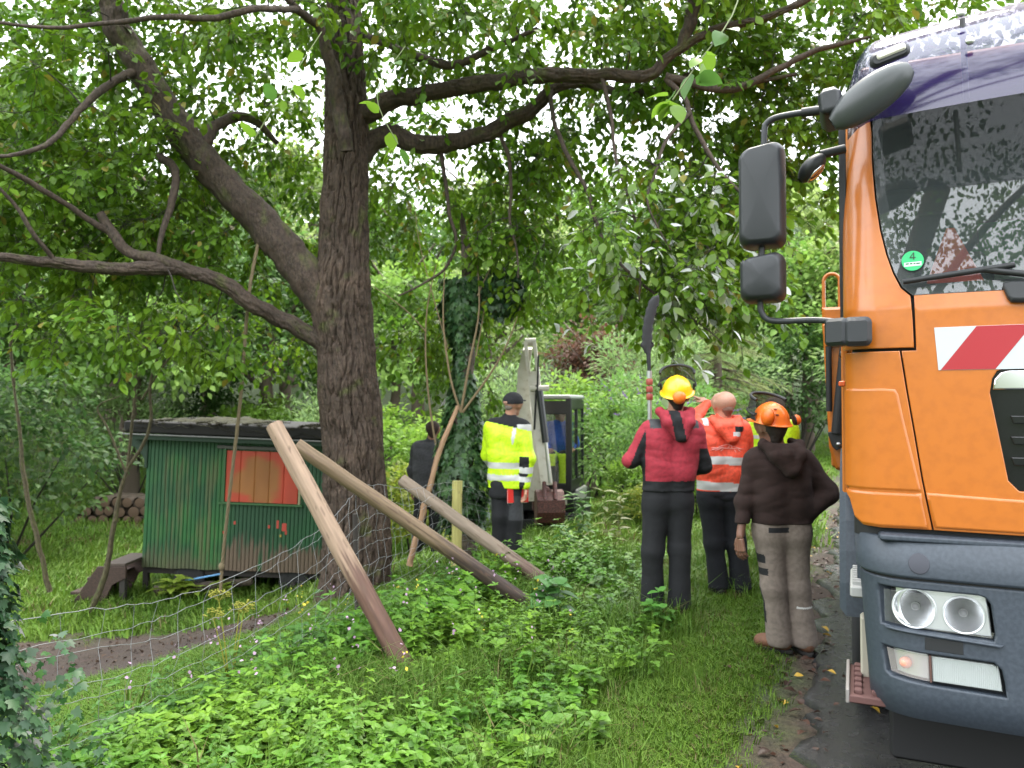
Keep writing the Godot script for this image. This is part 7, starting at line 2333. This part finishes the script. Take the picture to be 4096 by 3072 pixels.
func build_plants() -> void:
	var hm := foliage("herb_leaf", Color.WHITE, 0.42, 0.6)
	var protos := [herb_mesh(0.34, 6, 0.085, 0.68), herb_mesh(0.24, 5, 0.075, 0.8), herb_mesh(0.42, 7, 0.08, 0.55, 0.2), herb_mesh(0.13, 4, 0.055, 0.95, 0.3), herb_mesh(0.3, 5, 0.11, 0.75, 0.25), herb_mesh(0.62, 10, 0.09, 0.4, 0.12)]
	var bufs := []
	for k in protos.size(): bufs.append(PackedFloat32Array())
	for k in 17000:
		var d := 2.7 + 8.0 * pow(rng.randf(), 1.1)
		var x := rnd(-0.75, 0.35) * d
		var z := -d
		var l := off_road(x, z)
		var edge := 0.95 + 0.3 * ground_noise.get_noise_2d(x * 10, z * 10)
		if z < -5.8: edge += 0.5
		if l < edge or l > 4.4: continue
		var near_fence := 1.0 - smoothstep(0.0, 1.2, absf(l - 2.6))
		if l > 2.9 and rng.randf() < 0.5 + 0.4 * (l - 2.9): continue
		if z < -8.2 and x > -0.4: continue
		var n := ground_noise.get_noise_2d(x * 7 + 20, z * 7)
		var kind := 1
		var pick := rng.randf() + n * 0.5
		if pick < 0.22: kind = 3
		elif pick < 0.5: kind = 1
		elif pick < 0.72: kind = 0
		elif pick < 0.86: kind = 4
		else: kind = 2
		if rng.randf() < 0.05: kind = 5
		if l < edge + 0.45 and kind in [0, 2, 5]: kind = 3
		if l > 3.3 and rng.randf() < 0.6: kind = 3
		var c := Color(0.1, 0.24, 0.018).lerp(Color(0.17, 0.31, 0.025), clampf(0.5 + n * 1.3, 0, 1)).lerp(Color(0.05, 0.14, 0.035), rng.randf() * 0.5)
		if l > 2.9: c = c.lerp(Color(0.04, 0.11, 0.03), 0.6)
		var s := rnd(0.45, 0.8) * (0.7 + 0.35 * near_fence * smoothstep(-3.4, -5.5, z))
		for f in [Vector3(-0.52, 0.55, -4.45), Vector3(0.12, 0.5, -6.0), Vector3(0.36, 0.4, -6.6)]:
			if Vector2(x - f.x, z - f.z).length() < f.y: s *= 0.5
		var b := (Basis(Vector3(rnd(-1, 1), 0, rnd(-1, 1)).normalized(), rnd(0, 0.3)) * Basis(Vector3.UP, rnd(0, TAU))).scaled(Vector3.ONE * s)
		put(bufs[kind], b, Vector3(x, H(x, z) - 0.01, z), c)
	for k in protos.size():
		tag(scatter("ground_cover", protos[k], hm, bufs[k], self), ["nettle-like green herbs with toothed leaf pairs", "low round-leaved green herbs", "tall slender herbs", "creeping small-leaved weeds", "broad-leaved green weeds", "tall narrow-leaved willowherb"][k] + " along the broken fence", "ground cover")
	# pale pink dead-nettle flowers and yellow leaves dotted through it
	var fb := PackedFloat32Array()
	for k in 60:
		var x := rnd(-1.9, 0.4)
		var z := rnd(-6.6, -3.6)
		if off_road(x, z) < 1.2: continue
		for j in 4: put(fb, leaf_basis(rdir(), rdir(), rnd(0.012, 0.024)), Vector3(x, H(x, z) + rnd(0.3, 0.46), z) + rdir() * 0.012, Color(0.45, 0.3, 0.42) if k % 4 else Color(0.6, 0.5, 0.06))
	tag(scatter("wild_flowers", leaf_mesh(0.8), foliage("petal", Color.WHITE, 0.6, 0.5), fb, self), "tiny pale pink and yellow flowers among the weeds", "flowers")
	# single plants that stand out
	var singles := [
		["nettle", "tall green nettle in front of the excavator tracks, right of the yellow jacket", 0.72, 12, 0.14, 0.38, Vector3(0.78, 0, -8.9), Color(0.075, 0.18, 0.03)],
		["nettle", "bushy nettle close in front of the excavator, shorter than its neighbour", 0.36, 8, 0.12, 0.4, Vector3(0.55, 0, -8.3), Color(0.07, 0.18, 0.04)],
		["nettle", "nettle with yellowing leaves right of the excavator", 0.75, 11, 0.14, 0.38, Vector3(1.15, 0, -8.6), Color(0.16, 0.19, 0.04)],
		["weed", "leafy young weed at the heels of the man in red", 0.28, 6, 0.1, 0.5, Vector3(1.05, 0, -5.65), Color(0.09, 0.24, 0.04)],
		["weed", "broad-leaved bramble seedling at the foot of the blackened post", 0.3, 5, 0.15, 0.8, Vector3(0.28, 0, -5.9), Color(0.08, 0.2, 0.05)],
	]
	for s in singles:
		var pos: Vector3 = s[6]
		pos.y = H(pos.x, pos.z) - 0.02
		var t := thing(s[0], s[1], "plant", pos, rnd(0, 6))
		for j in 3:
			var mat := foliage("single_%s_%d" % [s[0], int(s[7].r * 1000)], s[7], 0.45, 0.6)
			var o := obj("shoot", herb_mesh(s[2] * rnd(0.75, 1.05), s[3], s[4], s[5], 0.14), mat, t)
			o.position = Vector3(rnd(-0.12, 0.12), 0, rnd(-0.1, 0.1))
	var um := thing("umbel_plant", "fading yellow-green umbel plant standing behind the sagging wires", "plant", Vector3(-1.72, H(-1.72, -4.75) - 0.02, -4.75))
	var ym := foliage("umbel_yellow", Color(0.3, 0.3, 0.05), 0.6, 0.6)
	for j in 4:
		var st := MB.new()
		var top := Vector3(rnd(-0.16, 0.2), rnd(0.42, 0.6), rnd(-0.1, 0.1))
		st.tube(PackedVector3Array([Vector3.ZERO, top * 0.5 + Vector3(0, 0.03, 0), top]), rr([0.005, 0.004, 0.003]), 5)
		for k in 12:
			var d := Vector3(rnd(-1, 1), rnd(0.3, 1), rnd(-1, 1)).normalized()
			st.rod(top, top + d * 0.06, 0.0012, 3)
			for q in 6: st.ball(Transform3D(Basis(), top + d * 0.065 + rdir() * 0.012), 0.006, 0.005, 0.006, 5, 3)
		obj("umbel", st, ym, um)
	var yl := herb_mesh(0.1, 4, 0.09, 0.6, 0.3)
	var yb := thing("yellow_weed", "pale yellow-green weed under the edge of the green hut", "plant", Vector3(-4.75, -1.2, -11.35))
	for j in 12:
		var o := obj("shoot", yl, foliage("weed_yellow", Color(0.22, 0.3, 0.04), 0.5, 0.7), yb)
		o.position = Vector3(rnd(-0.7, 0.6), rnd(0, 0.08), rnd(-0.15, 0.15))
		o.rotation.y = rnd(0, TAU)
		o.scale = Vector3.ONE * rnd(1.2, 2.2)

# a bush or crown: leaves spread in uneven clumps; returns [leaf buffer, twigs]
func clumped(c: Vector3, half: Vector3, clumps: int, per: int, size: float, tone: Color, tone2: Color, hollow := 0.5, hang := 0.2, gap := Vector3.ZERO, gap_r := 0.0) -> PackedFloat32Array:
	var b := PackedFloat32Array()
	for k in clumps:
		var d := rdir()
		if d.y < -0.55: d.y = -d.y
		var o := c + d * half * pow(rnd(hollow * hollow, 1.0), 0.5)
		var r := rnd(0.16, 0.34) * (half.x + half.y + half.z) / 3.0
		var t := tone.lerp(tone2, rng.randf())
		for j in per:
			var e := rdir() * pow(rng.randf(), 0.45)
			var q := o + e * Vector3(r, r * 0.6, r)
			if gap_r > 0.0 and q.distance_to(gap) < gap_r * rnd(0.7, 1.2): continue
			var dir := (e + d * 0.5 + Vector3(0, -hang, 0) + rdir() * 0.6).normalized()
			put(b, leaf_basis(dir, (Vector3.UP + d * 0.4 + rdir() * 0.6).normalized(), size * rnd(0.6, 1.3)), q, t * rnd(0.75, 1.25))
	return b

func make_bush(called: String, half: Vector3, clumps: int, per: int, size: float, a: Color, b: Color, leaf: Mesh, mat: Material) -> Node3D:
	var t := thing(called, "x", "bush")
	var m := MB.new()
	for k in 9:
		var d := Vector3(rnd(-1, 1), rnd(0.8, 1.6), rnd(-1, 1)).normalized()
		var e := Vector3(0, 0.02, 0) + d * half * 1.25
		m.tube(PackedVector3Array([Vector3(d.x * 0.08, -0.1, d.z * 0.08), e * 0.5 + rdir() * 0.08, e]), rr([0.02, 0.012, 0.004]), 5, false)
	obj("stems", m, M("twig_bark", Color.BLACK), t)
	var buf := clumped(Vector3(0, half.y * 0.9, 0), half, clumps, per, size, a, b, 0.35, 0.15)
	scatter("foliage", leaf, mat, buf, t)
	return t

func make_tree(called: String, h: float, half: Vector3, clumps: int, per: int, size: float, a: Color, b: Color, leaf: Mesh, mat: Material, bare := 0.35) -> Node3D:
	var t := thing(called, "x", "tree")
	var m := MB.new()
	var lean := Vector3(rnd(-0.3, 0.3), 0, rnd(-0.3, 0.3))
	var tr := PackedVector3Array()
	for k in 7: tr.append(Vector3(lean.x * k / 6.0 + rnd(-0.06, 0.06), -0.4 + (h - 0.6) * k / 6.0, lean.z * k / 6.0 + rnd(-0.06, 0.06)))
	m.tube(catmull(tr, 3), rr(range(19).map(func(k): return (0.035 * h) * (1.0 - 0.85 * k / 18.0))), 9)
	obj("trunk", m, M("far_bark", Color(0.1, 0.075, 0.055), 0.9), t)
	m = MB.new()
	for k in 12:
		var y := h * rnd(bare, 0.85)
		var an := rnd(0, TAU)
		var d := Vector3(cos(an), rnd(0.2, 0.9), sin(an)).normalized()
		var s := tr[clampi(int((y + 0.4) / h * 6), 0, 6)]
		s.y = y
		m.tube(PackedVector3Array([s, s + d * half.x * 0.45, s + d * half.x * 0.85 + Vector3(0, 0.1, 0)]), rr([0.012 * h, 0.008 * h, 0.003 * h]), 5, false)
	obj("limbs", m, M("far_bark", Color.WHITE), t)
	scatter("crown", leaf, mat, clumped(Vector3(lean.x * 0.7, h - half.y, lean.z * 0.7), half, clumps, per, size, a, b, 0.3), t)
	return t

func make_spruce(h: float, mat: Material, a: Color, b: Color) -> Node3D:
	var t := thing("spruce", "x", "tree")
	var m := MB.new()
	m.rod(Vector3(0, -0.4, 0), Vector3(0, h, 0), 0.022 * h, 9, 0.01)
	obj("trunk", m, M("far_bark", Color.WHITE), t)
	var buf := PackedFloat32Array()
	var br := MB.new()
	var y := 0.12 * h
	while y < h * 0.98:
		var reach := (1.0 - y / h) * h * 0.27 + 0.12
		for k in 6:
			var an := rnd(0, TAU)
			var d := Vector3(cos(an), 0, sin(an))
			var len := reach * rnd(0.7, 1.15)
			var sag := -0.32 * len
			br.tube(PackedVector3Array([Vector3(0, y, 0), Vector3(0, y, 0) + d * len * 0.5 + Vector3(0, sag * 0.35, 0), Vector3(0, y, 0) + d * len + Vector3(0, sag, 0)]), rr([0.018, 0.012, 0.004]), 4, false)
			var n := int(8 + len * 16)
			for j in n:
				var f := pow(rng.randf(), 0.7)
				var p := Vector3(0, y, 0) + d * len * f + Vector3(0, sag * f * f, 0)
				var s := d.cross(Vector3.UP) * (1.0 if j % 2 == 0 else -1.0)
				put(buf, leaf_basis((d * 0.6 + s * rnd(0.2, 1.0) + Vector3(0, rnd(-0.7, -0.1), 0)).normalized(), (Vector3.UP + rdir() * 0.4).normalized(), rnd(0.16, 0.36) * (0.5 + 0.5 * len / reach)), p, a.lerp(b, rng.randf()) * rnd(0.8, 1.2))
		y += h * 0.028
	obj("branches", br, M("far_bark", Color.WHITE), t)
	var nl := MB.new()  # a spray of needles
	for k in 9:
		var z := k / 9.0
		for s in [-1.0, 1.0]:
			var w := 0.2 * (1.0 - 0.6 * z)
			var i0 := nl.vert(Vector3(0, 0, z), Vector3.UP)
			nl.vert(Vector3(0, 0, z + 0.06), Vector3.UP)
			nl.vert(Vector3(s * w, -0.06, z + 0.18), Vector3(s * 0.3, 1, 0).normalized())
			nl.tri(i0, i0 + 1, i0 + 2)
	scatter("needles", nl.mesh(), mat, buf, t)
	return t

func place(root: Node3D, first: bool, x: float, z: float, size: float, label: String) -> void:
	var o := root
	if first:
		root.position = Vector3(x, H(x, z), z)
		root.rotation.y = rnd(0, TAU)
		root.scale = Vector3.ONE * size
		root.set_meta("label", label)
	else: dup(root, Vector3(x, H(x, z), z), rnd(0, TAU), size, label)

func build_background() -> void:
	var lm := leaf_mesh(0.62, 0.2, 0.2, [0.0, 0.8, 1.0, 0.65, 0.0])
	var mat := foliage("far_leaf", Color.WHITE, 0.5, 1.0)
	# buddleia with violet spikes right of the excavator
	var bud := make_bush("buddleia", Vector3(1.0, 0.95, 0.9), 90, 34, 0.1, Color(0.11, 0.23, 0.05), Color(0.2, 0.34, 0.09), leaf_mesh(0.32), mat)
	var sp := PackedFloat32Array()
	for k in 26:
		var d := rdir()
		d.y = absf(d.y) * 0.8
		d.z = absf(d.z)
		var o := Vector3(0, 0.85, 0) + d * Vector3(1.05, 1.0, 0.95)
		var ax := (d + Vector3(0, -0.3, 0)).normalized()
		for j in 26: put(sp, leaf_basis(rdir(), rdir(), rnd(0.012, 0.022)), o + ax * (j * 0.006) + rdir() * 0.018 * (1.0 - j / 30.0), Color(0.22, 0.1, 0.36))
	scatter("flower_spikes", leaf_mesh(0.9), foliage("violet_petal", Color.WHITE, 0.6, 0.5), sp, bud)
	place(bud, true, 2.1, -12.2, 1.2, "buddleia bush with violet flower spikes right behind the excavator cab")
	place(bud, false, 3.2, -14.2, 1.1, "flowering buddleia farther back, seen between the orange jacket and the brown hoodie")
	var kinds := [
		["light green", make_bush("hazel_bush", Vector3(1.3, 1.2, 1.2), 90, 40, 0.11, Color(0.12, 0.24, 0.03), Color(0.22, 0.35, 0.05), lm, mat)],
		["dark green", make_bush("dark_bush", Vector3(1.3, 1.3, 1.2), 90, 40, 0.09, Color(0.04, 0.09, 0.025), Color(0.08, 0.15, 0.035), lm, mat)],
		["pale grey-green", make_bush("willow_bush", Vector3(1.4, 1.4, 1.3), 90, 40, 0.12, Color(0.14, 0.24, 0.08), Color(0.24, 0.34, 0.12), leaf_mesh(0.3), mat)],
		["yellow-green", make_bush("yellow_bush", Vector3(1.0, 0.9, 1.0), 70, 36, 0.09, Color(0.18, 0.26, 0.03), Color(0.3, 0.33, 0.05), lm, mat)]]
	var spots := [
		[1, -9.2, -14.0, 1.5, "at the far left of the hut"], [2, -9.6, -19.4, 1.3, "left of the hut above the log pile"], [1, -8.4, -21.5, 1.3, "behind the forked sapling"], [0, -6.4, -20.5, 1.2, "just behind the left end of the hut"],
		[2, -4.4, -18.4, 1.2, "behind the hut roof"], [0, -3.0, -17.8, 1.2, "behind the hut and the big trunk"], [3, -1.75, -13.6, 1.0, "right of the big trunk, behind the grey jacket"], [0, -1.2, -16.0, 1.1, "behind the grey jacket, farther back"], [2, 0.2, -16.8, 1.3, "behind the excavator boom"],
		[0, 1.6, -16.0, 1.2, "behind the excavator cab"], [2, 3.2, -17.0, 1.3, "behind the man in red"], [0, 4.0, -17.6, 1.1, "behind the bald man"], [2, 5.6, -21.5, 1.5, "left of the lorry at the end of the lane"], [1, 8.6, -23.0, 1.5, "beside the lane behind the lorry mirror"], [2, 9.6, -19.0, 1.7, "behind the lorry body"],
		[1, -10.6, -12.0, 1.5, "at the left edge of the view"], [3, -7.6, -10.6, 0.45, "low by the left side of the bare soil"], [0, -9.4, -11.8, 0.7, "in front of the dark bushes at the left"], [1, -12.4, -14.5, 1.7, "outermost left of the hedge"],
		[0, 1.75, -10.6, 0.42, "low in front of the buddleia"], [3, 1.9, -9.9, 0.42, "low behind the man in red, by the excavator"], [0, 2.6, -10.8, 0.55, "low behind the orange jacket"]]
	var firsts := {}
	for s in spots:
		var k: Array = kinds[s[0]]
		place(k[1], not firsts.has(s[0]), s[1], s[2], s[3], k[0] + " leafy bush " + s[4])
		firsts[s[0]] = true
	# woodland on the slope
	var woods := [
		["broad light green", make_tree("lime_tree", 8.0, Vector3(3.0, 3.2, 3.0), 150, 40, 0.24, Color(0.12, 0.24, 0.04), Color(0.22, 0.34, 0.07), lm, mat)],
		["pale yellowish", make_tree("ash_tree", 9.0, Vector3(2.6, 3.6, 2.6), 130, 38, 0.22, Color(0.2, 0.29, 0.08), Color(0.3, 0.38, 0.12), lm, mat)],
		["dark dense", make_tree("beech_tree", 8.5, Vector3(3.0, 3.6, 3.0), 150, 40, 0.22, Color(0.06, 0.13, 0.03), Color(0.11, 0.2, 0.045), lm, mat)],
		["reddish-brown", make_tree("copper_tree", 6.0, Vector3(1.7, 2.2, 1.7), 90, 36, 0.16, Color(0.1, 0.045, 0.03), Color(0.13, 0.08, 0.045), lm, mat)],
		["slender dark", make_spruce(9.5, mat, Color(0.05, 0.1, 0.035), Color(0.11, 0.17, 0.06))],
		["drooping olive", make_spruce(7.0, mat, Color(0.12, 0.17, 0.05), Color(0.24, 0.27, 0.09))]]
	firsts = {}
	var far := [
		[5, 4.6, -17.2, 0.95, "right behind the bald man's head"], [4, 6.4, -25.0, 1.1, "left of the lorry's mirror"], [3, 2.0, -19.5, 0.9, "behind the excavator, in the middle of the view"], [4, 3.2, -22.5, 0.9, "behind the copper-leaved tree"],
		[0, 9.6, -25.0, 1.1, "behind the lorry mirror"], [1, 11.5, -24.0, 1.1, "far right behind the lorry"], [2, 8.5, -27.5, 1.1, "right of centre on the slope"], [1, 5.4, -26.0, 1.0, "high above the bald man"], [0, 2.4, -27.0, 1.1, "on the slope above the excavator"],
		[1, -0.6, -24.0, 0.9, "on the slope above the ivy-clad tree"], [0, -3.4, -22.0, 1.0, "on the slope right behind the hut"], [2, -6.6, -21.0, 1.1, "behind the hut, left of the trunk"], [0, -9.6, -19.5, 1.1, "left of the hut"], [2, -13.0, -18.0, 1.2, "far left at the edge"], [1, -12.0, -24.0, 1.2, "behind the far left trees"],
		[1, -8.0, -27.0, 1.1, "high on the left slope"], [2, -3.6, -29.5, 1.2, "high behind the big trunk"], [1, 0.8, -31.0, 1.1, "high in the gap between the limbs"], [2, 4.4, -33.0, 1.2, "high in the middle, right of the gap"], [0, 9.0, -34.0, 1.3, "high right of the middle"], [1, 13.0, -33.0, 1.4, "high at the far right"],
		[0, -6.5, -36.0, 1.3, "on the upper slope, left"], [1, -1.6, -38.0, 1.3, "on the upper slope behind the trunk"], [0, 3.4, -40.0, 1.4, "on the upper slope in the middle"], [2, 8.6, -42.0, 1.4, "on the upper slope, right"], [1, 14.5, -42.0, 1.5, "on the upper slope, far right"], [2, -12.5, -34.0, 1.4, "on the upper slope, far left"],
		[0, 17.5, -28.0, 1.4, "outermost right, behind the lorry"], [0, -18.0, -24.0, 1.4, "outermost left on the slope"], [2, -9.5, -24.0, 1.3, "on the left slope behind the hut"], [0, -14.5, -28.0, 1.5, "on the left slope, half way up"], [2, -19.0, -31.0, 1.7, "on the far left ridge"], [1, -9.5, -33.0, 1.5, "on the ridge, left of the trunk"], [4, -15.5, -20.0, 1.1, "a conifer at the left edge"], [4, 10.8, -30.0, 1.2, "a conifer high behind the lorry"]]
	for s in far:
		var k: Array = woods[s[0]]
		place(k[1], not firsts.has(s[0]), s[1], s[2], s[3] * (0.8 if s[0] != 5 else 1.0), k[0] + " tree " + s[4])
		firsts[s[0]] = true
	# the roadside tree over the viewer: the windscreen mirrors its crown
	var over := thing("roadside_tree", "roadside tree whose crown reaches over the road behind the viewer", "tree")
	var om := MB.new()
	om.tube(catmull(V([-3.4, -0.3, 3.6, -3.3, 2.0, 3.5, -3.0, 4.2, 3.2, -2.2, 6.4, 2.8, -1.0, 8.2, 2.4]), 5), fill(21, 0.2), 14)
	obj("trunk", om, M("far_bark", Color.WHITE), over)
	for e in [[-3.0, 4.2, 3.2, -1.2, 5.8, 2.0, 0.8, 6.4, 1.2, 2.6, 6.3, 0.8], [-2.6, 5.4, 3.0, -0.8, 6.6, 3.6, 1.0, 7.2, 4.2, 3.0, 7.4, 4.4], [-2.2, 6.4, 2.8, -3.6, 7.4, 1.6, -4.6, 7.8, 0.4, -5.4, 7.8, -0.6]]:
		obj("limb", MB.new().tube(catmull(V(e), 6), rr(range(19).map(func(k): return 0.09 * (1.05 - k / 19.0))), 8), mats["far_bark"], over)
	scatter("crown", lm, foliage("tree_leaf", Color.WHITE), clumped(Vector3(-0.6, 7.0, 2.2), Vector3(4.8, 1.9, 3.6), 62, 150, 0.095, Color(0.07, 0.15, 0.022), Color(0.12, 0.2, 0.03), 0.2, 0.2, Vector3(1.1, 6.3, 1.2), 2.3), over)
	place(woods[2][1], false, 3.5, 14.0, 1.1, "dark dense tree down the road behind the viewer")
	place(woods[0][1], false, -6.0, 15.0, 1.1, "broad light green tree on the verge behind the viewer")
	# forked sapling and bare stem left of the hut
	for e in [[["forked sapling with thin dark stems left of the hut", [-5.75, -1.2, -10.6, -5.55, -0.6, -10.6, -5.4, 0.3, -10.6, -5.28, 0.75, -10.6, 0.045], [-5.28, 0.75, -10.6, -5.2, 1.6, -10.6, -5.15, 2.5, -10.6, -5.0, 3.2, -10.6, 0.022], [-5.28, 0.75, -10.6, -4.98, 1.3, -10.6, -4.95, 2.1, -10.6, -4.5, 3.0, -10.6, 0.026], [-5.3, 0.7, -10.6, -5.55, 1.3, -10.6, -5.7, 1.6, -10.6, -5.4, 1.75, -10.6, 0.016], [-5.1, 1.7, -10.6, -4.7, 2.3, -10.6, -4.2, 2.8, -10.6, -3.9, 3.0, -10.6, 0.014]]],
			[["bare crooked mossy stem at the far left, before the dark bushes", [-6.5, -1.0, -10.9, -6.85, 0.4, -10.9, -6.95, 1.2, -10.9, -7.05, 1.9, -10.9, 0.035], [-7.05, 1.9, -10.9, -7.1, 2.5, -10.9, -6.95, 3.0, -10.9, -6.85, 3.6, -10.9, 0.024]]]]:
		var a: Array = e[0]
		var sap := thing("sapling", a[0], "tree")
		for k in range(1, a.size()):
			var q: Array = a[k]
			var m := MB.new()
			var r: float = q[12]
			bark_tube(m, V(q.slice(0, 12)), rr([r, r * 0.85, r * 0.65, r * 0.4]), 10, 0.08, 0.003, 20.0, Color(0.085, 0.07, 0.035), 0.15)
			obj("stem", m, bark_material(), sap)
		var lv := PackedFloat32Array()
		for k in 260:
			var top: Array = a[a.size() - 1]
			var q := Vector3(a[2][9], a[2][10], a[2][11]).lerp(Vector3(top[9], top[10], top[11]), rng.randf()) + rdir() * Vector3(0.7, 0.5, 0.5)
			put(lv, leaf_basis((rdir() + Vector3(0, -0.5, 0)).normalized(), (Vector3.UP + rdir() * 0.5).normalized(), rnd(0.06, 0.1)), q, Color(0.08, 0.16, 0.025) * rnd(0.8, 1.3))
		scatter("foliage", lm, foliage("tree_leaf", Color.WHITE), lv, sap)
	# log pile left behind the hut
	var pile := 0
	for row in 3:
		for k in 7 - row:
			var lg := MB.new()
			var x := -9.75 + k * 0.26 + row * 0.13 + rnd(-0.03, 0.03)
			var y := -1.0 + row * 0.2 + rnd(-0.02, 0.02)
			var rad := rnd(0.085, 0.13)
			bark_tube(lg, V([x, y, -18.6, x + rnd(-0.05, 0.05), y + rnd(-0.03, 0.03), -17.5]), rr([rad, rad]), 14, 0.12, 0.008, 12.0, Color(0.09, 0.065, 0.045), 0.0)
			var o := obj("log", lg, bark_material())
			var end := MB.new()
			end.lathe(Transform3D(Basis(Vector3.RIGHT, PI / 2), Vector3(x, y, -17.49)), [Vector2(rad * 0.95, 0.0), Vector2(rad * 0.6, 0.008), Vector2(0.002, 0.01)], 14)
			obj("cut_end", end, M("cut_wood", Color(0.1, 0.06, 0.036), 0.8), o)
			tag(o, "cut log in the old log pile left behind the hut", "log", "logs in the pile behind the hut")
			pile += 1
	# low earth bank that closes the lane in the distance is part of the ground
